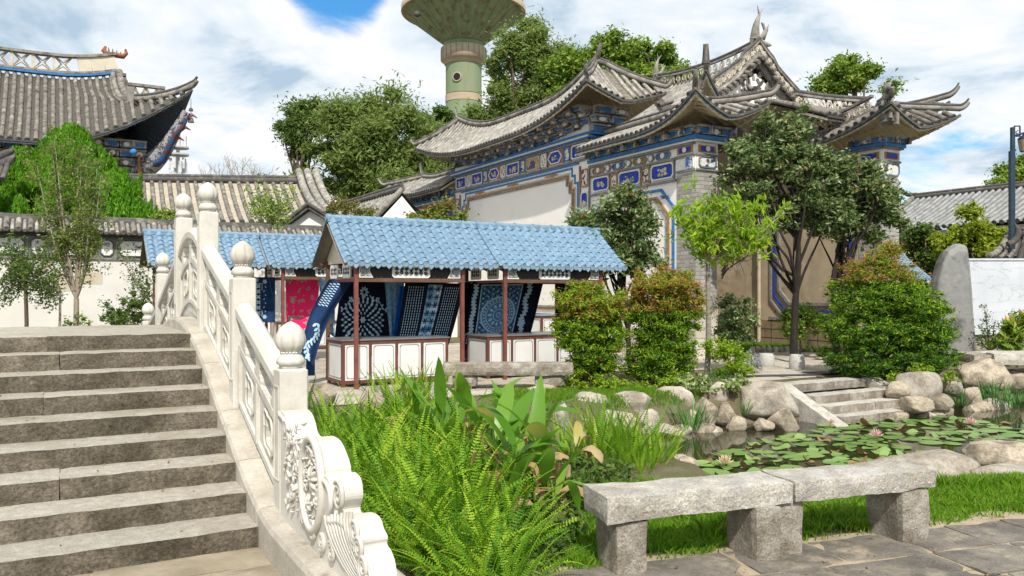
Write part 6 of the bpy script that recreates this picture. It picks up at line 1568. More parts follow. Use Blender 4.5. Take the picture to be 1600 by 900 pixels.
# ------------------------------------------------------------------ buildings on the right
M_slate = mat('blue_grey_roof_tile', (0.22,0.225,0.225), (0.36,0.36,0.355), scale=3, rough=0.9, bump=0.4, stain=(0.13,0.13,0.13), sscale=2)
rA = P(1427,312,45); rB = rA+Vector((UY,-UX,0))*26
eA = P(1404,352,41); 
T, pt = simple_roof('grey_roofed_hall', 'long hall with a blue-grey tiled roof and dark timber front at the right edge', rA, rB, rA+ru*4.2+Vector((0,0,-2.0)), rB+ru*4.2+Vector((0,0,-2.0)), period=0.34, r=0.10, tm=M_slate, pm=mat('grey_pan', (0.14,0.145,0.145), (0.24,0.24,0.24), scale=5, rough=0.9), wallm=M_plaster, sag=0.1)
mb = MB(); pA = rA+Vector((0,0,0.25)); mb.tube([pA+Vector((-UY,UX,0))*t+Vector((0,0,0.5*t*t)) for t in (-0.2,0.3,0.7,1.0)], [0.12,0.12,0.09,0.04], n=6); mb.build('ridge_horn', M_tiled, T)
for k in range(9):
    a0 = (k+0.06)/9; a1 = (k+0.80)/9; e0 = pt(a0,1)-ru*0.44+Vector((0,0,-0.35)); e1 = pt(a1,1)-ru*0.44+Vector((0,0,-0.35)); dn = Vector((0,0,-1.9))
    mb = MB(); o_ = ru*0.06; mb.add([e0+o_, e1+o_, e1+o_+dn, e0+o_+dn, e0, e1, e1+dn, e0+dn], [(0,1,2,3),(4,7,6,5),(0,4,5,1),(2,6,7,3),(1,5,6,2),(0,3,7,4)]); f = mb.build('timber_screen', mat('dark_brown_timber', (0.09,0.045,0.02), (0.14,0.075,0.035), scale=6, stretch=(6,6,1)), T)
    for j in range(1, 6):
        q0 = e0.lerp(e1, j/6)+ru*0.09; mb = MB(); mb.beam(q0, q0+dn, 0.08, 0.05, up=(1,0,0)); me = mb.mesh('batten', M_brown, T.org); link('batten', me, f)
q = P(1612,404,24); 
T, pt = simple_roof('small_curved_roof_pavilion', 'small dark tiled roof with upswept ridge poking in beside the lamp post', P(1572,378,27), P(1680,352,25), P(1545,404,25.5), P(1690,408,23.5), period=0.24, r=0.07, tm=M_tile, pm=M_pan, sag=0.15)
for (a, b, c) in (((1575,382),(1600,372),(1585,348)),((1592,408),(1600,372),(1630,362))):
    p = [P(*x, 24.6) for x in (a,b,c)]; mb = MB(); mb.tube([(p[0]*(1-t)**2+p[1]*2*t*(1-t)+p[2]*t*t) for t in [i/8 for i in range(9)]], [0.10]*6+[0.08,0.05,0.02], n=6); mb.build('curved_ridge', M_tiled, T)
# lamp post
def lamp():
    Y = 26; T = Thing('street_lamp', 'dark blue lamp post with a square lantern at the right edge of the picture', 'street lamp', (P(1581,400,Y).x, Y, 0)); X = T.org.x; k = Y/F; zz = lambda py: CZ+(458-py)*k
    m = mat('dark_blue_steel', (0.012,0.03,0.055), (0.02,0.045,0.08), scale=4, rough=0.4, spec=0.5)
    mb = MB(); mb.box((X-0.07,Y-0.07,0),(X+0.07,Y+0.07,zz(236))); mb.box((X-0.03,Y-0.05,zz(236)),(X+0.08,Y+0.05,zz(199))); mb.build('post', m, T)
    mb = MB(); x0, x1, z0, z1 = X+0.08, X+0.26, zz(213), zz(197)
    for a, b in (((x0,z0),(x1,z0)),((x0,z1),(x1,z1)),((x1,z0),(x1,z1)),((x0,z0),(x0,z1))): mb.beam((a[0],Y,a[1]),(b[0],Y,b[1]), 0.035, 0.035, up=(0,1,0))
    mb.tube([(x0+0.09+0.04*cos(t*6),Y,z0+0.05+0.15*t) for t in [i/10 for i in range(11)]], 0.015, n=5); mb.build('scroll_bracket', m, T)
    mb = MB(); mb.tube([(X+0.05,Y,zz(212)),(X+0.3,Y,zz(209)),(X+0.62,Y,zz(205))], 0.035, n=7); mb.build('arm', m, T)
    lx = X+0.42; mb = MB(); mb.lathe([(0.17,0),(0.24,0.42),(0.10,0.52),(0.02,0.6)], c=(lx,Y,zz(237)), n=4); mb.build('lantern_frame', m, T)
    mb = MB(); mb.lathe([(0.18,0.02),(0.245,0.38)], c=(lx,Y,zz(237)), n=4); mb.build('lantern_pane', mat('cream_lantern_glass', (0.45,0.36,0.22), (0.5,0.4,0.25), rough=0.3), T)
lamp()
# standing stone and marble slab wall
def stele():
    Y = 22.3; T = Thing('standing_stone', 'tall grey standing stone with a rounded leaning top in front of the white marble slab', 'standing stone', (P(1490,553,Y).x, Y, 0))
    pts = [(1458,556),(1459,520),(1457,480),(1461,440),(1468,410),(1478,391),(1492,381),(1504,380),(1509,384),(1511,410),(1515,450),(1518,490),(1521,530),(1521,556)]
    q = [P(*p, Y) for p in pts]; n = len(q); vs = []; fs = []
    cen = P(1490, 470, Y); L = [(0.0,0.86),(0.06,0.97),(0.28,1.0),(0.50,0.96),(0.58,0.80)]
    for d, s_ in L:
        for p in q:
            r = cen+(p-cen)*s_; 
            if p.z < 0.1: r.z = -0.1
            r = Vector((r.x, Y-0.2+d, r.z)); r += noise.noise_vector(r*1.4)*0.022; vs.append(r)
    for i in range(len(L)-1): fs += [(i*n+k, i*n+k+1, (i+1)*n+k+1, (i+1)*n+k) for k in range(n-1)]
    fs.append(tuple(range(n-1,-1,-1))); fs.append(tuple((len(L)-1)*n+k for k in range(n)))
    mb = MB(); mb.add(vs, fs); o = mb.build('stone', mat('grey_veined_stone', (0.11,0.115,0.115), (0.20,0.20,0.195), scale=1.6, c3=(0.26,0.26,0.25), rough=0.6, bump=0.35, bscale=5, stain=(0.38,0.375,0.36), sscale=1.1, smin=0.55, smax=0.7), T)
    m = o.modifiers.new('b', 'BEVEL'); m.width = 0.05; m.segments = 2
stele()
def marble_wall():
    Y = 24.0; a = P(1512,523,Y); b = P(1700,407,Y); T = Thing('marble_slab_wall', 'white veined marble slab wall behind the standing stone at the right', 'wall', (a.x, Y, 0))
    m = mat('veined_white_marble', (0.62,0.65,0.69), (0.54,0.57,0.62), scale=1.3, rough=0.35, bump=0.0)
    N = m.node_tree.nodes; L = m.node_tree.links; tc = N.new('ShaderNodeTexCoord'); mp = N.new('ShaderNodeMapping'); mp.inputs['Rotation'].default_value = (0,radians(25),0); mp.inputs['Scale'].default_value = (0.6,1,2.2)
    L.new(tc.outputs['Object'], mp.inputs[0]); n = N.new('ShaderNodeTexNoise'); n.inputs['Scale'].default_value = 1.2; n.inputs['Detail'].default_value = 8; n.inputs['Distortion'].default_value = 0.6; L.new(mp.outputs[0], n.inputs['Vector'])
    s1 = N.new('ShaderNodeMath'); s1.operation = 'SUBTRACT'; L.new(n.outputs[0], s1.inputs[0]); s1.inputs[1].default_value = 0.5; s2 = N.new('ShaderNodeMath'); s2.operation = 'ABSOLUTE'; L.new(s1.outputs[0], s2.inputs[0])
    mr = N.new('ShaderNodeMapRange'); mr.inputs['From Min'].default_value = 0.0; mr.inputs['From Max'].default_value = 0.016; mr.inputs['To Min'].default_value = 0.74; mr.inputs['To Max'].default_value = 1; L.new(s2.outputs[0], mr.inputs['Value'])
    b_ = N['Principled BSDF']; src = b_.inputs['Base Color'].links[0].from_socket; mx = N.new('ShaderNodeMix'); mx.data_type = 'RGBA'; mx.blend_type = 'MULTIPLY'; mx.inputs[0].default_value = 1; L.new(src, mx.inputs[6]); L.new(mr.outputs[0], mx.inputs[7]); L.new(mx.outputs[2], b_.inputs['Base Color'])
    mb = MB(); mb.box((a.x, Y, a.z),(b.x, Y+0.25, b.z)); mb.build('marble_slab', m, T); mb = MB(); mb.box((a.x+0.1, Y+0.08, -0.1),(b.x, Y+0.24, a.z-0.003)); mb.build('plinth', M_grdark, T); mb = MB(); mb.box((a.x-0.02, Y-0.03, b.z+0.003),(b.x, Y+0.28, b.z+0.06)); mb.build('coping', m, T)
marble_wall()
# ------------------------------------------------------------------ pond edge: steps, boulders, stools, slabs
def pond_steps():
    T = Thing('pond_steps', 'four stone steps with sloping side slabs leading down into the lily pond', 'steps', (ST_u0, ST_v, 0), uv=True)
    for k in range(5):
        z1 = 0.02-0.145*k; v1 = ST_v-0.30*k; w = 0.30
        for a, b in ((ST_u0, (ST_u0+ST_u1)/2+0.15*(-1)**k), ((ST_u0+ST_u1)/2+0.15*(-1)**k, ST_u1)):
            mb = MB(); mb.rough((a+0.004, v1-w if k else v1-0.02, z1-0.16),(b-0.004, v1+0.06 if k else v1+0.42, z1), seg=0.08, amp=0.005, freq=6, seed=60+k, round_=0.008)
            o = mb.build('step', M_grdark, T); o.data.materials.append(M_granite)
            for p in o.data.polygons:
                if p.normal.z > 0.6: p.material_index = 1
    for (a, b) in ((ST_u0-0.30, ST_u0-0.005), (ST_u1+0.005, ST_u1+0.32)):
        mb = MB()
        mb.prism([(ST_v+0.10,0.035),(ST_v-0.06,0.035),(ST_v-1.50,-0.64),(ST_v-1.50,-0.9),(ST_v+0.10,-0.9)], lambda y, z, d: Vector((d, y, z)), a, b); mb.build('side_slab', M_granite, T)
pond_steps()
def ico(sub):
    bm = bmesh.new(); bmesh.ops.create_icosphere(bm, subdivisions=sub, radius=1); v = [x.co.copy() for x in bm.verts]; f = [tuple(y.index for y in x.verts) for x in bm.faces]; bm.free(); return v, f
ICO3, ICO4 = ico(3), ico(4)
def boulder(x0, x1, yt, yb, Y, seed, label, m=None, depth=None, sub=3, sink=0.25, name='boulder', cat='boulder', group='boulders round the pond', flat_=1.0, amp=0.22):
    """a water-worn rock filling the span x0..x1, yt..yb of the view at distance Y"""
    k = Y/F; rx = (x1-x0)/2*k*1.05; zt = CZ+(458-yt)*k; zb = CZ+(458-yb)*k; h = zt-zb; rz = (h*(1+sink))/2; ry = depth or max(0.5*rx+0.25*rz, rx*0.75)
    c = Vector((((x0+x1)/2-800)*k, Y+ry*0.6, zt-rz)); v, f = ICO4 if sub == 4 else ICO3; sv = Vector((seed*7.3, seed*3.1, seed*1.9)); vs = []; rp = random.Random(seed); planes = [(Vector((rp.gauss(0,1),rp.gauss(0,1),rp.gauss(0.3,.7))).normalized(), rp.uniform(.62,.9)) for _ in range(9)]
    for p in v:
        q = p.copy(); n1 = noise.noise(q*1.1+sv); n2 = noise.noise(q*2.6+sv)
        sq = 1/ (abs(q.x)**3.4+abs(q.y)**3.4+abs(q.z)**3.4)**(1/3.4)      # boxier than a ball
        r = (0.55+0.45*sq)*(1+amp*n1+amp*0.45*n2+0.03*noise.noise(q*8+sv)); q = q*r
        
        for pn, of in planes:
            e = q.dot(pn)-of
            if e > 0: q = q-pn*(e*0.86)
        q = q*(1+0.035*noise.noise(q*5.5+sv)-0.05*max(0,0.25-abs(noise.noise(q*2.2+sv*2)))*4*0.5)
        vs.append(Vector((q.x*rx, q.y*ry, q.z*rz)))
    ex = (max(p.x for p in vs)-min(p.x for p in vs))/2/rx; vs = [Vector((p.x/ex, p.y, p.z)) for p in vs]; mx = max(p.z for p in vs); vs = [Vector((p.x, p.y, p.z*rz/mx if p.z > 0 else p.z)) for p in vs]
    mb = MB(); mb.add(vs, f, True); me = mb.mesh(name, m or M_rock)
    o = link(name, me, loc=c); tag(o, label, cat, group); return o
BL = [
 (889,958,613,662,13.0,1,'broad tan boulder on the far bank, left of the pair of pale boulders',M_rockw),
 (955,1022,612,652,13.15,2,'pale boulder with a dark seam, second in the row on the far bank',M_rockw),
 (1021,1088,604,645,13.7,3,'rounded boulder behind the tall dark iris blades',M_rockw),
 (1104,1142,597,636,14.0,4,'upright pale boulder wrapped by variegated ivy',M_rockw),
 (1158,1248,598,648,13.9,5,'large smooth boulder touching the left side slab of the pond steps',M_rockw),
 (1203,1252,638,672,13.1,6,'tan boulder at the waterline below the large smooth one by the pond steps',M_rock),
 (864,892,628,672,12.5,7,'small white boulder between the canna leaves and the far bank',M_rockw),
 (800,864,634,668,12.6,8,'low grey boulder partly behind the canna leaves',M_rock),
 (802,878,601,626,14.0,9,'flat tan rock on the grass below the low stone bench',M_rock),
 (906,928,654,676,12.4,10,'small round stone under the broad tan boulder',M_rockw),
 (1003,1027,662,684,12.9,11,'small stone at the waterline left of the iris blades',M_rockw),
 (1026,1068,667,683,12.6,12,'flat ochre stone at the waterline below the iris blades',M_rock),
 (1138,1170,650,672,13.2,13,'round stone at the waterline below the ivy',M_rock),
 (1180,1212,654,672,13.1,14,'low flat stone between the ivy and the pond steps',M_rock),
 (1062,1110,640,662,13.6,15,'shadowed rock low on the bank behind the iris',M_rock),
 (1411,1480,581,626,15.0,16,'large pale boulder right of the pond steps',M_rockw),
 (1388,1424,596,622,15.0,17,'small boulder wedged against the right side slab of the pond steps',M_rock),
 (1412,1462,619,644,14.4,18,'low boulder at the waterline right of the pond steps',M_rock),
 (1458,1494,615,640,14.8,19,'wet ochre boulder at the waterline, third from the pond steps',M_rock),
 (1470,1512,584,616,15.6,20,'boulder between the large pale one and the big brown one under the slab',M_rockw),
 (1500,1582,561,606,16.6,21,'big brown boulder under the stone slab at the right',M_rock),
 (1572,1614,578,606,17.2,22,'boulder cut by the right edge beneath the stone slab',M_rock),
 (1508,1538,605,634,15.6,23,'angular stone standing at the waterline among the reeds',M_rock),
 (1524,1640,696,728,10.55,24,'brown rock standing in the pond at the right edge',M_rock),
 (1376,1540,711,752,8.9,25,'wide smooth pale rock on the near shore beyond the right end of the bench',M_rockw),
 (1536,1640,732,752,8.7,26,'low pale rock on the near shore at the right edge',M_rockw),
 (1026,1098,713,756,9.4,27,'brown rock on the near shore behind the bench and the fine fern',M_rock),
 (1084,1124,622,664,13.55,30,'dark stone in the bank between the iris blades and the ivy',M_rock),
 (940,996,642,672,12.75,31,'low stone beneath the pair of pale boulders on the far bank',M_rock),
 (1120,1152,628,660,13.6,32,'mossy stone under the hanging ivy',M_rock),
 (994,1034,640,668,13.0,33,'tilted stone beside the iris blades at the far bank',M_rockw),
 (476,524,599,634,11.2,28,'brown boulder beside the nearest stall, just right of the railing post',M_rock),
 (560,600,612,640,10.8,29,'brown stone half hidden in the ferns below the nearest counter',M_rock),
]
for b in BL: boulder(*b[:7], b[7] if len(b) > 7 else None, sub=4)
rnd = random.Random(11)
for i in range(30):                                       # pebbles along the far waterline
    px = rnd.uniform(900,1220) if i < 16 else rnd.uniform(1395,1560); Y = 12.6+(px-900)/320*0.7 if i < 16 else 14.2+(px-1395)/165*1.5
    w = rnd.uniform(9,20); y = 458+(CZ-WZ)*F/Y; boulder(px-w, px+w, y-w*0.8, y+6, Y, 50+i, 'small wet stone along the far waterline', M_rock if i % 3 else M_rockw, name='stone', cat='stone', group='small stones along the waterline', sub=3)
st_labels = ['leftmost', 'second', 'third', 'fourth', 'fifth', 'sixth', 'seventh', 'eighth', 'ninth', 'tenth', 'eleventh', 'twelfth', 'thirteenth', 'fourteenth']
for i in range(14):                                      # lawn edging
    px = 1176+i*9.0; boulder(px-4.6, px+4.6, 541.5-rnd.random()*2.5, 552, 22.9+0.02*i, 90+i, f'white edging stone of the far lawn, {st_labels[i]} in its row', M_rockw, name='edging_stone', cat='edging stone', group='white stones edging the far lawn', sub=3)
M_stool = mat('grey_granite_stool', (0.40,0.39,0.37), (0.54,0.53,0.50), scale=30, rough=0.8)
for (px, yt, yb, Y, lb) in ((1198,552,573,18.6,'squat round granite stool nearer the clipped bushes'),(1245,555,579,17.9,'squat round granite stool nearer the big red-tipped bush')):
    k = Y/F; r = 11.5*k; h = (yb-yt)*k; T = Thing('stone_stool', lb, 'stool', ((px-800)*k, Y, 0), group='granite drum stools on the square')
    mb = MB(); mb.lathe([(r*.90,0),(r,h*.12),(r*1.06,h*.45),(r*.96,h*.82),(r*.86,h*.93)], c=T.org, n=24); mb.build('drum', M_stool, T)
    mb = MB(); mb.lathe([(r*.86,h*.93),(r*.84,h*.99),(r*.5,h*1.005)], c=T.org, n=24); mb.build('seat', M_stool, T)
def hose():
    pts = [Vector(G(x,y,0.03)) for x, y in ((1128,590),(1160,588.5),(1200,587.5),(1250,586.5),(1290,585),(1320,582.5),(1345,580.5))]
    mb = MB(); mb.tube(pts, 0.028, n=8); o = mb.build('hose', mat('black_rubber', (0.03,0.035,0.045), (0.05,0.055,0.065), rough=0.4, spec=0.5)); tag(o, 'dark hose lying across the paving above the pond steps', 'hose')
hose()
def slab_bridge():
    T = Thing('stone_slab', 'long flat granite slab resting on the boulders at the right edge of the pond', 'stone slab', (P(1560,565,17.2).x, 17.2, 0)); Y = 17.0; k = Y/F
    mb = MB(); mb.rough(((1521-800)*k, Y, CZ+(458-569)*k),((1552-800)*k, Y+0.9, CZ+(458-553)*k), seg=0.12, amp=0.008, seed=3); mb.build('slab', M_grdark, T)
    mb = MB(); mb.rough(((1552.5-800)*k, Y-0.02, CZ+(458-571)*k),((1680-800)*k, Y+0.9, CZ+(458-552)*k), seg=0.14, amp=0.010, seed=4); mb.build('slab', M_granite, T)
slab_bridge()
B2 = Thing('stone_bench', 'weathered low stone bench before the middle stall, behind the canna leaves', 'bench', (P(795,600,14.1).x, 14.1, 0)); k = 14.1/F
for a, b, z0, z1, nm, s in ((690,897,588,568,'slab',1),(836,882,606,587,'leg',2),(706,745,606,587,'leg',3)):
    mb = MB(); mb.rough(((a-800)*k, 14.1+(0.06 if nm == 'leg' else 0), max(-0.04,CZ+(458-z0)*k)),((b-800)*k, 14.55, CZ+(458-z1)*k), seg=0.08, amp=0.012, freq=5, seed=s, round_=0.03); mb.build(nm, M_grdark, B2)
# ------------------------------------------------------------------ foliage
def leaf_quads(C, size, rng, aspect=0.45, out=None, up=0.3, droop=0.0, jit=0.35, bend=0.0):
    """one folded diamond leaf per row of C; out = outward directions that bias the leaf normals"""
    n = len(C); d = rng.normal(size=(n,3)); d[:,2] *= 0.7; d[:,2] -= droop; d /= np.linalg.norm(d, axis=1, keepdims=True)
    nr = rng.normal(size=(n,3))*0.8
    if out is not None: nr += out*1.1
    nr[:,2] += up; nr -= d*(nr*d).sum(1, keepdims=True); nr /= np.linalg.norm(nr, axis=1, keepdims=True)+1e-9
    s = np.cross(d, nr); L = size*(1+rng.uniform(-jit, jit, n))[:,None]; Wd = L*aspect
    b = C-d*L*0.5; t = C+d*L*0.5-nr*L*0.10; l = C-s*Wd*0.5+nr*Wd*0.12; r = C+s*Wd*0.5+nr*Wd*0.12
    v = np.stack([b,r,t,l], 1).reshape(-1,3); f = np.arange(n*4).reshape(-1,4); return v, f
def clumps(blobs, per_m3=None, n=20000, rc=0.35, rng=None, shell=0.55, flatten=0.75, dens=1.25):
    """scatter points in leafy clumps that fill ellipsoids unevenly; returns points and outward directions, clump centres"""
    vol = np.array([b[3]*b[4]*b[5] for b in blobs])**(0.8); vol /= vol.sum(); P_, O_, CC = [], [], []
    for b, w in zip(blobs, vol):
        m = int(n*w); nc = max(8, int(b[3]*b[4]*b[5]/(rc**3)*dens)); nc = min(nc, 420)
        g = rng.normal(size=(nc,3)); g /= np.linalg.norm(g, axis=1, keepdims=True); r = rng.uniform(shell**3, 1, nc)**(1/3)
        cc = np.array(b[:3])+g*r[:,None]*np.array(b[3:6]); k = rng.integers(0, nc, m); wgt = rng.uniform(0.5,1.5,nc)[k]
        o = rng.normal(size=(m,3)); o /= np.linalg.norm(o, axis=1, keepdims=True); q = np.minimum(np.abs(rng.normal(size=m))*0.55+0.12, 1.6)
        p = cc[k]+o*(q*rc*wgt)[:,None]*np.array([1,1,flatten]); P_.append(p); O_.append(o*0.7+g[k]*0.5); CC.append(cc)
    return np.concatenate(P_), np.concatenate(O_), np.concatenate(CC)
def blob(px, py, rx, ry, Y, dz=1.0):
    k = Y/F; return ((px-800)*k, Y, CZ+(458-py)*k, rx*k, rx*k*dz, ry*k)
def foliage(T, name, m, v, f, **k):
    o = T.org; me = fast_mesh(name, v-np.array(o), f, m, smooth=False); return link(name, me, T, **k)
M_bark = mat('brown_bark', (0.14,0.105,0.075), (0.07,0.05,0.035), scale=4, rough=0.95, bump=0.8, bscale=12, stretch=(4,4,1))
M_barkp = mat('pale_smooth_bark', (0.40,0.34,0.27), (0.26,0.21,0.16), scale=5, rough=0.9, bump=0.4, stretch=(3,3,1))
M_barkd = mat('dark_wet_bark', (0.045,0.034,0.028), (0.02,0.016,0.013), scale=5, rough=0.9, bump=0.6, stretch=(4,4,1))
def limb(mb, a, b, r0, r1, rng, n=7, wob=0.08, n_side=7, sag=0.0):
    a, b = Vector(a), Vector(b); L = (b-a).length; pts = []; o1 = Vector(rng.normal(size=3)); o2 = Vector(rng.normal(size=3))
    for i in range(n+1):
        t = i/n; pts.append(a.lerp(b, t)+(o1*sin(t*pi)+o2*sin(2*t*pi)*0.5)*wob*L*0.5+Vector((0,0,-sag*L*4*t*(1-t))))
    mb.tube(pts, [r0+(r1-r0)*i/n for i in range(n+1)], n=n_side); return pts
def tree(name, label, blobs, base, m, n=20000, leaf=0.10, aspect=0.45, rc=0.35, trunk_r=0.15, seed=0, fork=0.35, limbs=14, bark=None, droop=0.0, cat='tree', group=None, up=0.3, shell=0.55, extra=None, twigs=40, crown='crown', trunk_top=None, upr=False, flatten=0.75):
    rng = np.random.default_rng(seed); T = Thing(name, label, cat, base, group=group)
    p, o, cc = clumps(blobs, n=n, rc=rc, rng=rng, shell=shell, flatten=flatten); keep = p[:,2] > 0.02; p, o = p[keep], o[keep]
    v, f = leaf_quads(p, leaf, rng, aspect, o, up, droop); foliage(T, crown, m, v, f)
    if extra:
        em, frac, zmin = extra; cz_ = np.quantile(p[:,2], zmin); sel = np.where((p[:,2] > cz_) & (rng.random(len(p)) < frac))[0]; q = p[sel]+o[sel]*leaf*0.8; v, f = leaf_quads(q, leaf*1.05, rng, aspect, o[sel], up, droop); foliage(T, 'young_leaves', em, v, f)
    mb = MB(); base = Vector(base); cen = Vector(cc.mean(0)); top = Vector(trunk_top) if trunk_top else Vector((cen.x, cen.y, cen.z)); bk = bark or M_bark
    fk = base.lerp(top, fork); limb(mb, base-Vector((0,0,0.15)), fk, trunk_r, trunk_r*0.8, rng, wob=0.04, n_side=10)
    pts = limb(mb, fk, top, trunk_r*0.8, trunk_r*0.3, rng, wob=0.08, n_side=8)
    mb.build('trunk', bk, T)
    lm = MB(); idx = rng.permutation(len(cc))
    mains = []
    for i in idx[:limbs]:
        e = Vector(cc[i]); s = fk.lerp(top, rng.uniform(0.0,0.7)) if not upr else fk; 
        if e.z < s.z-0.3: s = fk
        mains.append(limb(lm, s, e, trunk_r*0.42, trunk_r*0.10, rng, wob=0.12))
    for i in idx[limbs:limbs+twigs]:
        e = Vector(cc[i]); best = min((q for l in mains for q in l[2:]), key=lambda q: (q-e).length)
        if (best-e).length < 4: limb(lm, best, e, trunk_r*0.16, trunk_r*0.04, rng, n=4, wob=0.12, n_side=5)
    lm.build('limbs', bk, T)
    return T
G_euc = leafmat('eucalyptus_leaves', [(0.12,0.20,0.04),(0.21,0.30,0.07),(0.32,0.41,0.12),(0.28,0.31,0.10)], trans=0.5, spec=0.2)
G_dark = leafmat('dark_green_leaves', [(0.06,0.12,0.025),(0.11,0.19,0.035),(0.19,0.28,0.06),(0.09,0.15,0.035)], trans=0.45, spec=0.25)
G_broad = leafmat('camphor_leaves', [(0.07,0.15,0.018),(0.15,0.27,0.03),(0.28,0.40,0.05),(0.40,0.50,0.09)], trans=0.45, spec=0.25)
G_grey = leafmat('glossy_grey_green_leaves', [(0.07,0.125,0.035),(0.13,0.20,0.055),(0.22,0.30,0.10),(0.38,0.44,0.22)], rough=0.35, spec=0.45, trans=0.35)
G_con = leafmat('bright_conifer', [(0.05,0.17,0.008),(0.11,0.30,0.01),(0.21,0.43,0.02)], trans=0.4, spec=0.2)
G_yel = leafmat('yellow_green_leaves', [(0.20,0.38,0.02),(0.34,0.52,0.03),(0.50,0.63,0.06)], trans=0.55, spec=0.2)
G_mapl = leafmat('yellow_maple_leaves', [(0.19,0.28,0.02),(0.33,0.42,0.035),(0.46,0.50,0.06)], trans=0.5, spec=0.2)
G_nan = leafmat('nandina_leaves', [(0.09,0.22,0.015),(0.19,0.35,0.022),(0.36,0.52,0.03),(0.54,0.64,0.06)], trans=0.5, spec=0.2)
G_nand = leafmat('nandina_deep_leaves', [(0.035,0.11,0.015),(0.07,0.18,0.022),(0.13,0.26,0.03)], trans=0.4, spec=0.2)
G_red = leafmat('red_young_leaves', [(0.34,0.10,0.04),(0.46,0.22,0.05),(0.42,0.34,0.06),(0.30,0.05,0.06)], trans=0.4)
G_rust = leafmat('rusty_young_leaves', [(0.20,0.09,0.035),(0.30,0.16,0.05),(0.14,0.12,0.03)], trans=0.3)
tree('eucalyptus_tree', 'large feathery eucalyptus tree between the long tiled hall and the water tower', [blob(*b, 48) for b in ((590,178,62,42),(555,225,75,50),(630,205,55,50),(600,270,95,45),(520,280,55,40),(655,275,50,45),(545,180,40,34))], (P(590,300,48).x,48,0), G_euc, n=52000, leaf=0.34, aspect=0.30, rc=1.0, trunk_r=0.5, seed=1, droop=0.15, shell=0.35, up=0.9)
tree('eucalyptus_tree', 'sparser darker eucalyptus tree at the left end of the big tree group', [blob(*b, 50) for b in ((478,178,28,25),(462,205,24,22),(470,235,18,16),(500,200,14,30))], (P(480,300,50).x,50,0), G_dark, n=13000, leaf=0.30, aspect=0.32, rc=0.7, trunk_r=0.3, seed=2, droop=0.2, shell=0.3, up=0.8)
tree('eucalyptus_tree', 'round dark green tree just left of the water tower shaft', [blob(*b, 52) for b in ((672,180,30,26),(700,215,32,34),(668,240,40,40),(706,280,40,40))], (P(680,300,52).x,52,0), G_dark, n=24000, leaf=0.30, aspect=0.35, rc=0.75, trunk_r=0.35, seed=3, droop=0.1, shell=0.35, up=0.8)
tree('tall_tree', 'tall open tree just right of the water tower, above the long curved roof', [blob(*b, 46) for b in ((828,62,34,26),(805,95,42,40),(845,100,36,44),(790,145,36,30),(835,155,45,38),(762,178,26,16),(742,192,20,12))], (P(820,300,46).x,46,0), G_euc, n=42000, leaf=0.26, aspect=0.36, rc=0.7, trunk_r=0.4, seed=4, droop=0.1, shell=0.4, up=0.8)
tree('camphor_tree', 'broad dense bright green tree behind the high end of the long curved roof', [blob(*b, 44) for b in ((900,105,38,34),(950,88,42,30),(1005,98,48,34),(1055,118,34,26),(930,130,50,40),(1000,140,60,30),(880,150,30,25))], (P(965,300,44).x,44,0), G_broad, n=60000, leaf=0.24, aspect=0.5, rc=0.55, trunk_r=0.5, seed=5, up=0.8, shell=0.6)
tree('distant_tree', 'leafy tree top rising behind the gate hall ridge', [blob(*b, 45) for b in ((1325,112,32,24),(1345,125,34,20),(1300,135,28,12),(1392,138,12,9))], (P(1335,300,45).x,45,0), G_broad, n=16000, leaf=0.24, aspect=0.45, rc=0.5, trunk_r=0.35, seed=6)
tree('distant_tree', 'tree behind the grey-roofed hall at the right edge', [blob(*b, 52) for b in ((1590,272,24,16),(1575,290,20,10),(1605,255,14,12))], (P(1595,300,52).x,52,0), G_broad, n=12000, leaf=0.26, aspect=0.45, rc=0.55, trunk_r=0.35, seed=7)
# bright conifer: upward sprays on cones
def conifer(label, apex, base_w, ybot, Y, seed, n=60000):
    rng = np.random.default_rng(seed); k = Y/F; X = (apex[0]-800)*k; zt = CZ+(458-apex[1])*k; zb = CZ+(458-ybot)*k; T = Thing('conifer', label, 'conifer', (X,Y,0), group='bright green conifers behind the white wall')
    R = base_w*k; nc = 620; a = rng.uniform(0,2*pi,nc); h = rng.uniform(0,1,nc)**1.15; lump = np.array([noise.noise(Vector((cos(q)*2.2,sin(q)*2.2,hh*5+seed))) for q, hh in zip(a,h)]); rr = R*(1-h)**0.72*(rng.uniform(0.70,1.0,nc)+lump*0.65)
    cc = np.stack([X+rr*np.cos(a), Y+rr*np.sin(a), zb+(zt-zb)*h*0.96], 1); kk = rng.integers(0,nc,n); t = rng.uniform(0,1,n); o = rng.normal(size=(n,3)); o /= np.linalg.norm(o,axis=1,keepdims=True)
    p = cc[kk]+np.stack([np.cos(a[kk])*0.12*t, np.sin(a[kk])*0.12*t, 0.55*t],1)+o*(0.17*(1-t*0.8))[:,None]
    d = np.tile(np.array([[0,0,1.0]]),(n,1))+rng.normal(size=(n,3))*0.35; out = o+np.stack([np.cos(a[kk]),np.sin(a[kk]),0*t],1); d /= np.linalg.norm(d,axis=1,keepdims=True)
    nr = out; nr -= d*(nr*d).sum(1,keepdims=True); nr /= np.linalg.norm(nr,axis=1,keepdims=True); s = np.cross(d,nr); L = 0.12*rng.uniform(.6,1.5,n)[:,None]
    v = np.stack([p-d*L*.5,p+s*L*.16,p+d*L*.5,p-s*L*.16],1).reshape(-1,3); foliage(T,'crown',G_con,v,np.arange(n*4).reshape(-1,4))
    mb = MB(); mb.tube([(X,Y,-0.1),(X,Y,zt-0.6)], [0.25,0.03], n=8); mb.build('trunk', M_bark, T)
conifer('large bright green bushy conifer behind the white wall', (112,212), 122, 365, 28.2, 21, 120000)
conifer('low bright conifer lobe at the left edge in front of the temple', (30,250), 55, 350, 27.6, 22, 30000)
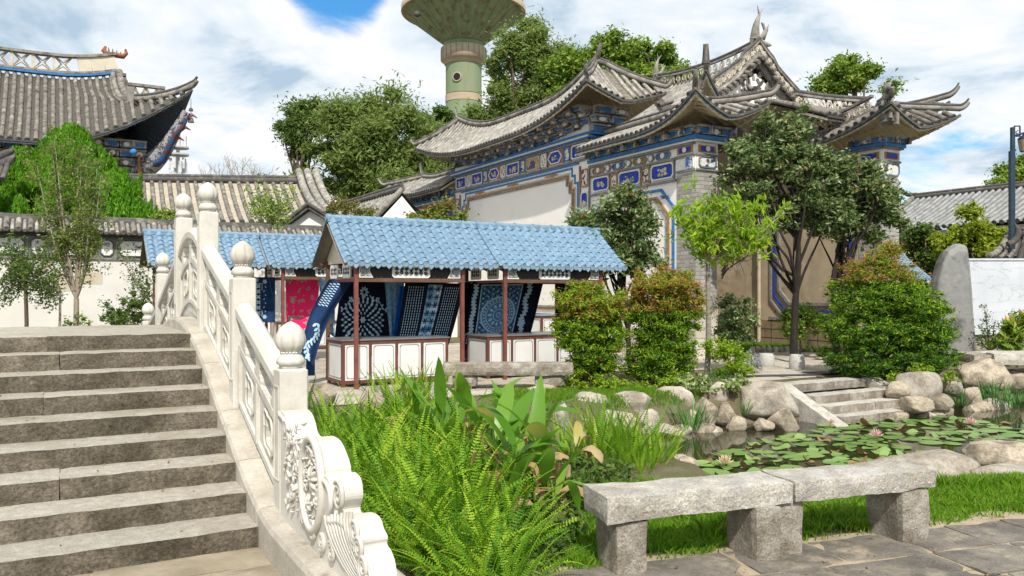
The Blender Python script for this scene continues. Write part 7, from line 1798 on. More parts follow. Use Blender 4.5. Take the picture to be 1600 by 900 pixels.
conifer('right-hand spread of bright conifer sloping down to the wall coping', (180,290), 60, 360, 27.4, 23, 30000)
# bare tree
def bare():
    rng = np.random.default_rng(5); Y = 42; k = Y/F; X = (372-800)*k; T = Thing('bare_tree', 'leafless pale-twigged tree top showing over the long tiled hall', 'tree', (X,Y,0)); mb = MB()
    mb.tube([(X,Y,0),(X,Y,6.6)], [0.25,0.16], n=8); mb.build('trunk', M_barkp, T); mb = MB()
    def br(p, d, L, r, lv):
        q = p+d*L; mb.tube([p, p.lerp(q,.5)+Vector(rng.normal(size=3))*L*0.05, q], [r, r*.8, r*.6], n=4, caps=False)
        if lv:
            for _ in range(3 if lv > 1 else 2): nd = (d+Vector(rng.normal(size=3))*0.45+Vector((0,0,0.10))).normalized(); br(q, nd, L*rng.uniform(.6,.85), r*.6, lv-1)
    for a in np.linspace(-1.1,1.1,8): br(Vector((X,Y,6.0)), Vector((sin(a),rng.uniform(-.3,.3),cos(a)*0.8)).normalized(), 0.95, 0.055, 4)
    mb.build('twigs', M_barkp, T)
bare()
# trees in front of the perimeter wall
def multistem(label, bx, Y, tops, yfork, m, n, leaf, seed, r=0.045, ybase=512, leafy=0.4, aspect=0.5, spread=0.16, bark=None):
    rng = np.random.default_rng(seed); k = Y/F; X = (bx-800)*k; T = Thing('slender_tree', label, 'tree', (X,Y,0)); zf = CZ+(458-yfork)*k
    mb = MB(); limb(mb, (X,Y,-0.1), (X+0.02,Y,zf), r*1.6, r*1.3, rng, wob=0.03, n_side=8); mb.build('trunk', bark or M_barkp, T); st = MB(); P_ = []
    for (tx, ty) in tops:
        e = Vector(((tx-800)*k, Y+rng.uniform(-.4,.4), CZ+(458-ty)*k)); s = Vector((X+0.02,Y,zf)); mid = s.lerp(e, 0.35)+Vector(((e.x-s.x)*0.35,0,0)); pts = [(s*(1-t)**2+mid*2*t*(1-t)+e*t*t) for t in [i/9 for i in range(10)]]
        st.tube(pts, [r*(0.8-0.65*i/9) for i in range(10)], n=6)
        for j in range(4, 10):
            for _ in range(4):
                q = pts[j]+Vector(rng.normal(size=3))*spread; st.tube([pts[j], q], [r*.10, r*.03], n=3, caps=False)
                for _ in range(int(n/len(tops)/24)): P_.append(q+Vector(rng.normal(size=3))*spread*0.5)
    st.build('stems', bark or M_barkp, T); p = np.array([tuple(q) for q in P_]); v, f = leaf_quads(p, leaf, rng, aspect, None, 0.5); foliage(T, 'leaves', m, v, f); return T
G_myr = leafmat('small_olive_leaves', [(0.09,0.17,0.03),(0.16,0.25,0.04),(0.26,0.27,0.06),(0.11,0.19,0.03)])
multistem('slender many-stemmed tree in front of the white wall, left of the bridge', 118, 19.0, [(72,262),(88,240),(100,225),(112,232),(124,240),(136,250),(150,262),(160,275),(95,300),(142,300),(82,330),(150,345)], 466, G_myr, 7600, 0.075, 31, spread=0.14)
multistem('thin young tree with flat leaf layers at the far left', 38, 18.0, [(5,430),(20,410),(45,400),(60,420),(2,460),(75,455),(30,380),(12,395)], 440, G_dark, 2600, 0.075, 32, r=0.03, spread=0.13, bark=M_bark)
multistem('leaning twigs with dark leaves between the two left trees', 92, 18.6, [(60,400),(45,415),(62,440),(35,452),(80,395),(75,470)], 455, G_dark, 1800, 0.075, 33, r=0.02, spread=0.12)
tree('nandina_shrub', 'feathery dark shrub at the foot of the white wall beside the bridge', [blob(*b, 19.5) for b in ((200,478,32,14),(222,465,22,16),(185,496,26,12),(228,490,20,22),(212,500,40,12))], (P(215,500,19.5).x,19.5,0), G_dark, n=3000, leaf=0.10, aspect=0.35, rc=0.14, trunk_r=0.02, seed=34, limbs=8, twigs=20, cat='shrub', shell=0.3)
multistem('twiggy plant climbing beside the left blue stall roof', 232, 18.0, [(195,400),(205,385),(222,415),(228,440),(215,430)], 470, G_dark, 700, 0.07, 35, r=0.02, spread=0.10)
tree('weed_clump', 'weeds at the wall foot right of the many-stemmed tree', [blob(*b, 19) for b in ((128,500,8,16),(105,505,6,10),(140,508,5,10))], (P(128,505,19).x,19,0), G_nan, n=500, leaf=0.07, aspect=0.35, rc=0.1, trunk_r=0.01, seed=36, limbs=2, twigs=2, cat='weeds', shell=0.2)
tree('flowering_shrub', 'leafy shrub with one pink blossom above the wall behind the bridge posts', [blob(*b, 24.5) for b in ((256,345,16,14),(270,338,12,12),(245,350,8,8))], (P(258,345,24.8).x,24.8,0), G_broad, n=1400, leaf=0.10, aspect=0.5, rc=0.16, trunk_r=0.03, seed=37, limbs=5, twigs=8, cat='shrub')
multistem('sparse potted saplings rising behind the farther stall roof', 422, 23.5, [(395,305),(408,298),(425,292),(440,300),(452,310),(430,325),(412,330),(445,335)], 350, G_broad, 1500, 0.10, 38, r=0.03, spread=0.16)
tree('dry_shrub', 'dry rusty-tipped shrub between the small gable and the white gabled house', [blob(*b, 26.5) for b in ((545,325,26,12),(520,330,14,12),(570,330,16,12))], (P(545,330,26.5).x,26.5,0), G_myr, n=1800, leaf=0.10, aspect=0.45, rc=0.2, trunk_r=0.03, seed=39, limbs=8, twigs=20, cat='shrub', extra=(G_rust,0.5,0.3), shell=0.2)
tree('rose_shrub', 'shrub with pale blossoms and rusty tips before the far end of the screen wall', [blob(*b, 24) for b in ((660,340,18,12),(690,332,20,16),(712,344,16,12))], (P(690,345,24).x,24,0), G_broad, n=3000, leaf=0.11, aspect=0.5, rc=0.2, trunk_r=0.04, seed=40, limbs=8, twigs=14, cat='shrub', extra=(G_rust,0.35,0.4))
# trees before the screen walls
tree('photinia_tree', 'dark glossy shrub tree with rusty tips before the near wing of the screen wall', [blob(*b, 18.4) for b in ((988,320,30,28),(955,345,42,32),(1000,365,38,42),(928,348,34,18),(945,385,42,38),(998,405,38,28),(903,348,18,12),(978,302,18,14))], (P(985,560,18.4).x,18.4,0), G_grey, n=21000, leaf=0.13, aspect=0.42, rc=0.22, trunk_r=0.07, seed=41, limbs=24, twigs=60, bark=M_barkd, fork=0.15, extra=(G_rust,0.025,0.6), shell=0.35)
DKT = [
 ('dark glossy tree with a black trunk, left of the pair before the shaded wall', (1243,545,19.6), ((1215,205,40,30),(1185,250,48,44),(1240,250,52,46),(1165,300,44,36),(1225,310,50,46),(1275,300,40,44),(1160,240,26,26),(1250,190,26,22)), 42),
 ('dark glossy tree with a forked trunk, right of the pair before the shaded wall', (1307,545,19.9), ((1320,275,44,36),(1345,320,50,40),(1300,340,44,40),(1375,350,38,34),(1360,285,34,26),(1290,245,30,30),(1390,320,20,26)), 43)]
for lb, (bx, by, Y), bl, sd_ in DKT:
    tree('evergreen_tree', lb, [blob(*b, Y) for b in bl], (P(bx,by,Y).x,Y,0), G_grey, n=21000, leaf=0.135, aspect=0.42, rc=0.26, trunk_r=0.10, seed=sd_, limbs=26, twigs=70, bark=M_barkd, fork=0.30, shell=0.4, group='pair of dark glossy trees before the shaded wall', trunk_top=tuple(P(bx,230 if sd_ == 42 else 300,Y)), extra=(G_rust,0.01,0.4))
def twiggy(label, spots, Y, seed):
    rng = np.random.default_rng(seed); k = Y/F; T = Thing('twig_tangle', label, 'bare twigs', tuple(P(spots[0][0],spots[0][1],Y))[:2]+(0,)); mb = MB()
    for (x0,y0,x1,y1) in spots:
        a, b = P(x0,y0,Y), P(x1,y1,Y); pts = limb(mb, a, b, 0.025, 0.008, rng, wob=0.12)
        for q in pts[2:]:
            for _ in range(5): e = q+Vector((rng.normal()*0.22, rng.normal()*0.2, rng.normal()*0.16+0.04)); mb.tube([q, q.lerp(e,.5)+Vector(rng.normal(size=3))*0.03, e], [0.008,0.006,0.002], n=3, caps=False)
    mb.build('twigs', M_barkd, T)
twiggy('tangle of bare dark twigs reaching left from the dark trees behind the pier', ((1128,430,1185,365),(1128,425,1150,375),(1185,375,1215,350),(1140,400,1205,385),(1128,435,1170,395),(1160,370,1130,345)), 19.8, 61)
# light green young tree on the bank
def peach():
    rng = np.random.default_rng(44); Y = 16.4; k = Y/F; T = Thing('young_tree', 'young tree with drooping bright yellow-green leaves and a thin straight trunk', 'tree', (P(1104,590,Y).x, Y, 0)); f = P(1106,405,Y)
    mb = MB(); limb(mb, (T.org.x,Y,-0.1), f, 0.062, 0.045, rng, wob=0.015, n_side=9); mb.build('trunk', mat('grey_striped_bark', (0.20,0.18,0.155), (0.34,0.31,0.27), scale=3, rough=0.9, bump=0.4, stretch=(1,1,8)), T)
    mb = MB(); tips = []
    for (x, y, w) in ((1112,300,1),(1095,320,1),(1075,345,1),(1060,335,.8),(1128,330,1),(1142,315,1),(1160,345,1),(1185,355,1),(1205,345,1),(1218,335,.7),(1150,370,.8),(1085,375,.8),(1180,375,.9),(1120,350,1),(1100,300,.8),(1055,325,.6),(1172,325,.9),(1200,368,.7)):
        e = P(x, y, Y)+Vector((0, rng.uniform(-.7,.7), 0)); pts = limb(mb, f, e, 0.032, 0.008, rng, wob=0.08, sag=0.06); tips += pts[3:]
        for q in pts[3:]:
            for _ in range(3): g = q+Vector(rng.normal(size=3))*0.17; mb.tube([q,g],[0.008,0.003],n=3,caps=False); tips.append(g)
    mb.build('limbs', M_barkp, T)
    tp = np.array([tuple(t) for t in tips]); tp = tp[rng.random(len(tp)) < 0.42]; kk = rng.integers(0,len(tp),2300); p = tp[kk]+rng.normal(size=(2300,3))*0.07; p[:,2] -= 0.03; v, f2 = leaf_quads(p, 0.19, rng, 0.27, None, 0.2, droop=0.85); foliage(T, 'leaves', G_yel, v, f2)
peach()
# nandina bushes
def nandina(label, blobs, Y, n, seed, red=(0.25,0.55), deep=0.45, base=None):
    rng = np.random.default_rng(seed); B = [blob(*b, Y) for b in blobs]; bx = base or np.mean([b[0] for b in blobs]); T = Thing('nandina_bush', label, 'bush', (P(bx,560,Y).x, Y, 0), group=None)
    p, o, cc = clumps(B, n=int(n*1.2), rc=0.17, rng=rng, shell=0.5, flatten=0.55, dens=2.3)
    B2_ = [(b[0],b[1],b[2],b[3]*1.14,b[4]*1.1,b[5]*1.16) for b in B]; p2, o2, _c = clumps(B2_, n=int(n*0.35), rc=0.11, rng=rng, shell=0.93, flatten=0.6, dens=0.22); p2[:,2] += 0.04; p = np.concatenate([p, p2]); o = np.concatenate([o, o2]); keep = p[:,2] > 0.03; p, o = p[keep], o[keep]
    zq = (p[:,2]-p[:,2].min())/(p[:,2].max()-p[:,2].min()); r = rng.random(len(p)); isred = (zq > red[1]) & (r < red[0]); isdeep = (~isred) & (rng.random(len(p)) < deep*(1.3-zq))  # deeper green, commoner low down, puts the bush's inner shade into leaf colour
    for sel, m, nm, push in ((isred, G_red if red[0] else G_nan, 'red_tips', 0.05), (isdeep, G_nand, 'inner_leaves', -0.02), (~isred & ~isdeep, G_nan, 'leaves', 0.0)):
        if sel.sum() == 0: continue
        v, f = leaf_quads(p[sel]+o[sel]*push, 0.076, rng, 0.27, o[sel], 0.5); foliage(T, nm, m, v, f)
    mb = MB()
    for i in rng.permutation(len(cc))[:36]: limb(mb, (T.org.x+rng.normal()*0.15, Y+rng.normal()*0.1, -0.05), cc[i], 0.014, 0.005, rng, wob=0.05, n_side=4)
    mb.build('canes', M_bark, T)
nandina('yellow-green clipped bush beside the stalls, left of the adjoining pair', ((922,466,44,22),(922,500,46,34),(922,545,42,38),(928,580,38,24),(898,470,28,16),(950,520,22,44),(902,515,30,38)), 14.9, 34000, 51, red=(0.16,0.60), deep=0.3)
nandina('taller clipped bush with russet tips, right of the adjoining pair', ((1038,446,46,22),(1050,478,42,34),(1018,495,36,44),(1045,530,44,40),(1034,570,50,34),(1064,560,24,36),(1010,560,26,34)), 15.2, 44000, 52, red=(0.34,0.60))
nandina('largest cone-shaped bush with red tips, right of the pond steps', ((1382,400,24,16),(1372,430,50,24),(1362,465,62,30),(1410,480,58,34),(1360,515,70,34),(1425,525,56,36),(1350,560,62,28),(1430,562,60,26),(1455,505,30,34)), 16.3, 64000, 53, red=(0.34,0.70), deep=0.7)
tree('round_bush', 'small round glossy bush against the pier foot', [blob(*b, 17.6) for b in ((1148,480,26,20),(1158,510,26,30),(1140,520,24,30))], (P(1150,545,17.6).x,17.6,0), G_grey, n=5000, leaf=0.085, aspect=0.45, rc=0.14, trunk_r=0.02, seed=54, limbs=8, twigs=10, cat='bush')
tree('round_bush', 'round green bush on the far lawn under the black trunk', [blob(*b, 21.5) for b in ((1250,497,32,22),(1240,512,26,18),(1268,508,24,20))], (P(1250,530,21.5).x,21.5,0), G_broad, n=6000, leaf=0.09, aspect=0.45, rc=0.16, trunk_r=0.03, seed=55, limbs=8, twigs=10, cat='bush')
tree('low_shrub', 'low yellow-green shrub spilling onto the paving right of the young trunk', [blob(*b, 16.2) for b in ((1140,560,28,22),(1160,580,24,18),(1130,595,26,14),(1120,540,18,14))], (P(1140,580,16.2).x,16.2,0), G_nan, n=6500, leaf=0.06, aspect=0.4, rc=0.12, trunk_r=0.015, seed=56, limbs=6, twigs=10, cat='shrub', extra=(G_yel,0.3,0.4))
tree('flower_shrub', 'small pale-flowered plant beside the stool nearer the clipped bushes', [blob(*b, 17.0) for b in ((1170,560,14,12),(1178,572,12,8))], (P(1172,575,17).x,17,0), leafmat('pale_lilac_flowers', [(0.45,0.45,0.58),(0.25,0.32,0.25),(0.55,0.52,0.55)]), n=900, leaf=0.05, aspect=0.6, rc=0.1, trunk_r=0.01, seed=57, limbs=3, twigs=4, cat='flowering plant')
# right background trees
tree('dense_tree', 'dense dark green tree beside the far pier at the right', [blob(*b, 31) for b in ((1438,362,28,22),(1430,390,28,26),(1452,395,24,24),(1440,420,30,20))], (P(1440,430,31).x,31,0), G_dark, n=16000, leaf=0.16, aspect=0.5, rc=0.32, trunk_r=0.2, seed=58)
tree('yellow_maple', 'yellow-green maple tree above the standing stone', [blob(*b, 29) for b in ((1518,345,22,24),(1500,375,34,20),(1540,370,34,24),(1565,385,24,18),(1485,385,22,14),(1520,395,44,14),(1518,330,10,12))], (P(1520,420,29).x,29,0), G_mapl, n=15000, leaf=0.15, aspect=0.65, rc=0.30, trunk_r=0.15, seed=59, shell=0.4)
tree('low_hedge', 'bright hedge tops between the far pier and the standing stone', [blob(*b, 25) for b in ((1420,455,24,16),(1448,465,20,20),(1415,430,12,10),(1440,500,30,26))], (P(1430,500,25).x,25,0), G_broad, n=7000, leaf=0.11, aspect=0.5, rc=0.2, trunk_r=0.03, seed=60, limbs=8, twigs=12, cat='hedge')
multistem('dark-stemmed shrub planted in front of the marble slab', 1545, 21.6, [(1530,525),(1538,512),(1550,500),(1548,478),(1545,490),(1562,505),(1572,512),(1590,495),(1580,488),(1570,528)], 548, G_dark, 900, 0.075, 62, r=0.03, spread=0.07, bark=M_barkd)
# ------------------------------------------------------------------ ferns, cannas, irises
def lens_leaf(name, m, L, W_, arch, fold=0.25, n=8, twist=0.0, seed=0, wav=0.0):
    """a strap or paddle leaf rising from the origin along +X and arching over; folded along the midrib"""
    mb = MB(); rows = []
    x = z = 0.0; ang = radians(78); 
    for i in range(n+1):
        t = i/n; w = W_*(sin(pi*min(1, (t*0.94+0.05)**0.85))**0.9)*(1 if t < 0.97 else 0.15); a = ang-arch*t*1.1
        rows.append([(x-sin(a)*0, -w, z+w*fold), (x, 0, z-0.0), (x, w, z+w*fold)])
        if twist: 
            c, s = cos(twist*t), sin(twist*t); rows[-1] = [(p[0], p[1]*c, z+(p[2]-z)+p[1]*s) for p in rows[-1]]
        if wav: rows[-1] = [(p[0], p[1], p[2]+wav*sin(i*2.1+k+seed)) for k, p in enumerate(rows[-1])]
        x += cos(a)*L/n; z += sin(a)*L/n
    vs = [p for r in rows for p in r]; fs = []
    for i in range(n): b = i*3; fs += [(b,b+1,b+4,b+3),(b+1,b+2,b+5,b+4)]
    mb.add(vs, fs, True); return mb.mesh(name, m)
def frond_mesh(L, arch, pairs, w, m, seed, lean0=80):
    rng = random.Random(seed); mb = MB(); pts = []; x = z = 0; n = pairs
    for i in range(n+1):
        t = i/n; a = radians(lean0)-arch*(t**1.3); pts.append((Vector((x,0,z)), a)); x += cos(a)*L/n; z += sin(a)*L/n
    mb.tube([p for p, a in pts[::3]], 0.0035, n=3, caps=False)
    for i, (p, a) in enumerate(pts):
        t = i/n; ww = w*min(1, t*5+0.25)*min(1, (1-t)*2.4+0.04); d = Vector((cos(a),0,sin(a))); up = Vector((-sin(a),0,cos(a)))
        for sg in (-1, 1):
            s = Vector((0,sg,0)); q = (s*0.97+d*0.22).normalized(); tip = p+q*ww+up*(0.18*ww*rng.uniform(-.6,1.2)); b0 = p-d*0.006; b1 = p+d*(L/n*0.70)
            mb.add([p-d*L/n*0.12, p+q*ww*0.5-d*L/n*0.24+up*ww*.06, tip, p+q*ww*0.5+d*L/n*0.26+up*ww*.06, p+d*L/n*0.34], [(0,1,2,3,4)] if sg > 0 else [(4,3,2,1,0)])
    return mb.mesh('frond', m)
G_fern = leafmat('fern_green', [(0.08,0.22,0.012),(0.16,0.34,0.018),(0.28,0.48,0.028),(0.44,0.59,0.05)], trans=0.42, spec=0.2)
G_fernd = leafmat('fern_deep_green', [(0.035,0.13,0.012),(0.07,0.20,0.018),(0.12,0.28,0.02)], trans=0.3, spec=0.2)
G_fernb = leafmat('fern_dry_brown', [(0.25,0.12,0.04),(0.35,0.2,0.07)], trans=0.2)
def fmat2(m):                                             # one tone per frond rather than per leaflet
    m2 = m.copy(); nt = m2.node_tree
    ge = [x for x in nt.nodes if x.bl_idname == 'ShaderNodeNewGeometry'][0]; ad = [x for x in nt.nodes if x.bl_idname == 'ShaderNodeMath' and x.operation == 'ADD'][0]
    for l in list(ad.inputs[0].links): nt.links.remove(l)
    ad.inputs[0].default_value = 0.0; return m2
MF, MFD, MFB = fmat2(G_fern), fmat2(G_fernd), fmat2(G_fernb)
FR = [frond_mesh(0.74,0.75,30,0.036,MF,1),frond_mesh(0.66,1.15,28,0.038,MF,2),frond_mesh(0.60,1.8,26,0.038,MF,3,75),frond_mesh(0.52,2.4,24,0.040,MFD,4,72),frond_mesh(0.84,0.5,34,0.034,MF,5,84),frond_mesh(0.46,1.6,22,0.040,MFD,6,60),frond_mesh(0.45,2.2,22,0.032,MFB,7,55)]  # low arching fronds take the deep green, painting shade into the clump base
def fern(x, y, z, scale, n, seed, label, group='sword ferns beside the bridge', tilt=0.42, kinds=(0,0,1,1,1,2,2,3,4,5)):
    r = random.Random(seed); T = Thing('fern', label, 'fern', (x,y,z), group=group)
    for i in range(n):
        k = r.choice(kinds); 
        if r.random() < 0.025: k = 6
        a = r.uniform(0, 2*pi); s = scale*r.uniform(.72,1.12); rr = r.random()**0.6*0.14
        link('frond', FR[k], T, loc=(cos(a)*rr, sin(a)*rr, -0.03), rot=(r.uniform(-.35,.35), r.uniform(-0.1,tilt), a+r.uniform(-.4,.4)), scale=(s,s,s))
    return T
rnd = random.Random(17); fc = []
def bed_h(x, y): return 0.0
tries = 0
while len(fc) < 104 and tries < 9000:
    tries += 1; Y = rnd.uniform(4.35, 9.6); xl = (1.86-UY*Y)/UX+0.02; xr = 0.06 if Y < 5.4 else -0.16
    if Y > 8.2: xr -= 0.5*(Y-8.2)
    X = rnd.uniform(xl, xr)
    if all((X-a)**2+(Y-b)**2 > (0.19+0.025*(Y-4))**2 for a, b in fc): fc.append((X, Y))
side = lambda X, Y: 'beside the scroll stone' if UX*X+UY*Y < 2.3 and Y < 6 else ('near the cannas' if X > -0.15 else 'in the middle of the fern bed')
for i, (X, Y) in enumerate(sorted(fc, key=lambda q: q[1])):
    row = 'front' if Y < 5.6 else ('middle' if Y < 7.4 else 'back')
    fern(X, Y, 0, (0.76 if Y < 5.2 else 0.93 if Y < 7.5 else 1.0)*rnd.uniform(.9,1.1), 36 if Y < 7 else 30, i, f'sword fern in the {row} row of the bed, {side(X,Y)}')
for i, (px, Y, s) in enumerate(((905,8.3,.85),(930,8.0,.95),(955,8.5,1.0),(985,8.2,1.0),(1010,8.6,.95),(1035,8.4,.8),(965,7.8,.85),(1000,7.7,.75),(930,8.8,.9),(880,8.6,.8),(1020,8.0,.7),(945,9.0,.9))):
    fern(P(px,0,Y).x, Y, -0.06, s*0.84, 30, 200+i, 'fine upright fern behind the left end of the foreground bench', group='fine ferns behind the bench', tilt=0.2, kinds=(0,4,4,0,1))
for i, (px, Y) in enumerate(((610,11.2),(630,11.0),(650,11.3),(668,11.1),(640,11.6))): fern(P(px,0,Y).x, Y, 0, 0.95, 22, 300+i, 'tall pale fern tuft in front of the nearest counter', group='pale fern tufts at the nearest counter', tilt=0.2, kinds=(0,4,4,0))
# canna
G_can = leafmat('canna_green', [(0.10,0.26,0.02),(0.16,0.34,0.03),(0.24,0.42,0.05)], trans=0.45, rough=0.35)
G_canb = leafmat('canna_dry', [(0.42,0.28,0.13),(0.30,0.17,0.07),(0.50,0.40,0.22)], trans=0.2, rough=0.7)
G_cany = leafmat('canna_yellowing', [(0.38,0.42,0.06),(0.50,0.42,0.12),(0.30,0.38,0.05)], trans=0.4)
CG, CB, CY = fmat2(G_can), fmat2(G_canb), fmat2(G_cany)
CL = [lens_leaf('leaf', CG, 0.58, 0.060, 0.9, n=10, wav=0.004), lens_leaf('leaf', CG, 0.52, 0.055, 1.5, twist=0.5, n=10, wav=0.006), lens_leaf('leaf', CG, 0.66, 0.055, 0.4, n=10, wav=0.004), lens_leaf('leaf', CY, 0.5, 0.06, 1.3, twist=0.7), lens_leaf('dry_leaf', CB, 0.42, 0.045, 2.2, fold=0.9, twist=1.3, wav=0.012), lens_leaf('dry_leaf', CB, 0.38, 0.055, 3.0, fold=0.7, twist=-1.6, wav=0.015)]
def canna(x, y, z, h, n, seed, label, dry=0.3, spike=False):
    r = random.Random(seed); T = Thing('canna_plant', label, 'canna plant', (x,y,z), group='canna plants between the ferns and the pond')
    for sN in range(3):
        a = r.uniform(0,2*pi); b = Vector((cos(a)*0.10, sin(a)*0.10, 0)); tp = b+Vector((r.uniform(-.08,.08), r.uniform(-.08,.08), h*r.uniform(.7,1))); mb = MB(); mb.tube([b, b.lerp(tp,.5), tp], [0.014,0.012,0.008], n=6); me = mb.mesh('stem', CG); link('stem', me, T)
        for i in range(n):
            t = (i+0.6)/n; p = b.lerp(tp, t); aa = a+i*2.4+r.uniform(-.4,.4); isd = r.random() < dry*(1.5-t)
            k = r.choice((4,5)) if isd else (3 if r.random() < 0.12 else r.choice((0,0,1,2))); s = r.uniform(.72,1.12)*(0.8+0.3*t)*(0.62 if h < 0.35 else 0.85 if h < 0.45 else 1)
            link('dry_leaf' if isd else 'leaf', CL[k], T, loc=p, rot=(r.uniform(-.2,.2), r.uniform(0.0,0.45) if not isd else r.uniform(0.3,1.2), aa), scale=(s,s,s))
    if spike:
        mb = MB(); mb.tube([Vector((0,0,h*0.8)), Vector((0.02,0,h*1.15)), Vector((0.03,0,h*1.45))], [0.010,0.009,0.006], n=6); link('flower_stalk', mb.mesh('flower_stalk', CG), T)
        mb = MB(); mb.tube([Vector((0.03,0,h*1.12)), Vector((0.03,0,h*1.28)), Vector((0.04,0,h*1.48)), Vector((0.045,0,h*1.58))], [0.006,0.026,0.020,0.003], n=7); link('flower_bud', mb.mesh('flower_bud', CY), T)
CN = [(790,6.7,.56,6,'canna with long arching leaves among the right-hand ferns'),(818,6.2,.50,6,'canna with brown hanging leaves between the ferns and the bench'),(640,8.7,.46,3,'canna with broad upright leaves at the back of the fern bed'),(676,8.3,.52,4,'canna with torn brown leaf at the back centre'),(708,7.9,.60,4,'tallest canna with a yellow-green flower stalk'),(745,8.1,.54,4,'canna with a pale curled dry leaf before the low stone bench'),(775,7.6,.52,4,'canna leaning right over the far bank stones'),(800,7.4,.58,6,'canna at the middle right of the fern bed'),(830,7.0,.54,6,'canna with dry hanging leaves at the right of the fern bed'),(846,6.5,.50,6,'low canna with brown hanging leaves left of the foreground bench'),(880,7.4,.40,4,'canna behind the left leg of the foreground bench'),(850,6.0,.40,6,'small canna beside the left leg of the foreground bench'),(822,7.9,.55,4,'canna whose leaves reach toward the small white boulder'),(886,5.9,.18,3,'lowest canna with dark leaves at the left leg of the bench')]
for i, (px, Y, h, n, lb) in enumerate(CN): canna(P(px,0,Y).x, Y, 0, h, n, 400+i, lb, dry=0.3 if px < 800 else 0.62, spike=('flower stalk' in lb))
# iris and reed clumps
G_iris = leafmat('iris_blade', [(0.03,0.14,0.02),(0.06,0.20,0.03),(0.10,0.27,0.04)], trans=0.3)
IM = [lens_leaf('blade', fmat2(G_iris), 0.62, 0.011, a, fold=0.3, n=5) for a in (0.15,0.45,0.8,1.3)]
def iris(px, Y, z, n, s, seed, label, r0=0.18, group='iris and reed clumps at the water'):
    r = random.Random(seed); T = Thing('iris_clump', label, 'iris', (P(px,0,Y).x, Y, z), group=group)
    for i in range(n):
        a = r.uniform(0,2*pi); rr = r0*r.random()**.5; q = s*r.uniform(.6,1.1); link('blade', r.choice(IM), T, loc=(cos(a)*rr, sin(a)*rr, 0), rot=(r.uniform(-.15,.15), r.uniform(-.05,.35), a+r.uniform(-.5,.5)), scale=(q,q,q))
for a in ((1078,12.9,-.5,46,1.0,1,'tall dark iris clump at the far waterline in front of the boulders',.16),(1100,13.2,-.45,26,.6,2,'short iris clump right of the tall one',.14),(960,13.2,-.25,24,.65,3,'iris tuft over the pale boulders on the far bank',.12),(1165,13.6,-.35,30,.5,4,'spiky tuft at the left of the large smooth boulder',.06),(1500,15.3,-.45,40,.7,5,'reeds at the waterline below the boulder right of the pond steps',.22),(1562,15.8,-.5,60,.85,6,'tall reeds in front of the big brown boulder',.35),(1592,15.2,-.5,60,.9,7,'tall reeds at the right edge of the far bank',.35),(1120,15.4,0,40,.55,8,'strappy tuft beside the low yellow-green shrub',.14),(1540,16.2,-.4,40,.8,9,'reeds under the stone slab',.3)): iris(*a[:7], r0=a[7])
G_ivy = leafmat('variegated_ivy', [(0.10,0.20,0.03),(0.42,0.46,0.20),(0.16,0.28,0.04),(0.55,0.55,0.33)], trans=0.25)
tree('ivy_mound', 'variegated cream and green ivy tumbling over the far bank', [blob(*b, 14.1) for b in ((1085,602,26,14),(1110,622,28,14),(1130,645,24,12),(1070,618,18,10),(1150,600,22,10),(1160,632,14,14))], (P(1110,640,14.1).x,14.1,-0.1), G_ivy, n=5200, leaf=0.065, aspect=0.8, rc=0.11, trunk_r=0.01, seed=71, limbs=6, twigs=20, cat='ivy', crown='leaves')
tree('bank_plants', 'leafy green plants filling the bank between the canna leaves and the pale boulders', [blob(*b, 12.2) for b in ((905,668,26,12),(940,682,30,10),(885,650,18,10),(975,676,22,8))], (P(920,680,12.2).x,12.2,-0.3), G_nan, n=3200, leaf=0.06, aspect=0.6, rc=0.10, trunk_r=0.01, seed=77, limbs=4, twigs=10, cat='plants', crown='leaves')
tree('bank_weeds', 'mixed green weeds between the stones of the far bank', [blob(*b, 13.4) for b in ((1010,650,22,12),(1120,665,22,8),(975,655,20,10),(1180,625,12,8),(1040,655,14,10))], (P(1030,660,13.4).x,13.4,-0.3), G_broad, n=2600, leaf=0.05, aspect=0.6, rc=0.09, trunk_r=0.01, seed=72, limbs=4, twigs=10, cat='weeds', crown='leaves')
tree('ground_plants', 'low leafy plants at the foot of the clipped bushes', [blob(*b, 14.3) for b in ((905,600,20,8),(950,600,30,8),(1000,604,30,7),(1050,598,22,8),(880,592,14,6))], (P(960,605,14.3).x,14.3,0), G_nan, n=3400, leaf=0.055, aspect=0.55, rc=0.1, trunk_r=0.01, seed=73, limbs=4, twigs=10, cat='ground plants', crown='leaves')
tree('broadleaf_plant', 'plant with long drooping leaves and yellow flowers at the right edge before the marble', [blob(*b, 18.5) for b in ((1585,515,18,16),(1575,535,18,12),(1600,500,14,14))], (P(1588,545,18.5).x,18.5,0), G_broad, n=420, leaf=0.26, aspect=0.3, rc=0.2, trunk_r=0.03, seed=74, limbs=5, twigs=6, cat='plant', droop=0.6, extra=(leafmat('yellow_petals', [(0.7,0.45,0.02),(0.75,0.55,0.05)]),0.12,0.6))
tree('bank_greens', 'small bright plants between the big red-tipped bush and the boulders', [blob(*b, 15.4) for b in ((1400,590,14,6),(1460,598,16,8),(1490,590,14,8),(1440,575,16,8))], (P(1440,600,15.4).x,15.4,0), G_nan, n=1800, leaf=0.055, aspect=0.5, rc=0.08, trunk_r=0.01, seed=75, limbs=4, twigs=6, cat='plants', crown='leaves')
tree('shade_plants', 'dark green low plants beneath the canna leaves by the bench', [(0.25,5.6,0.1,0.3,0.4,0.1),(0.45,6.4,0.1,0.3,0.4,0.12),(0.15,5.1,0.08,0.2,0.25,0.07),(0.7,7.3,0.1,0.4,0.4,0.12)], (0.35,5.8,0), G_dark, n=2600, leaf=0.06, aspect=0.6, rc=0.07, trunk_r=0.008, seed=76, limbs=4, twigs=6, cat='plants', crown='leaves')
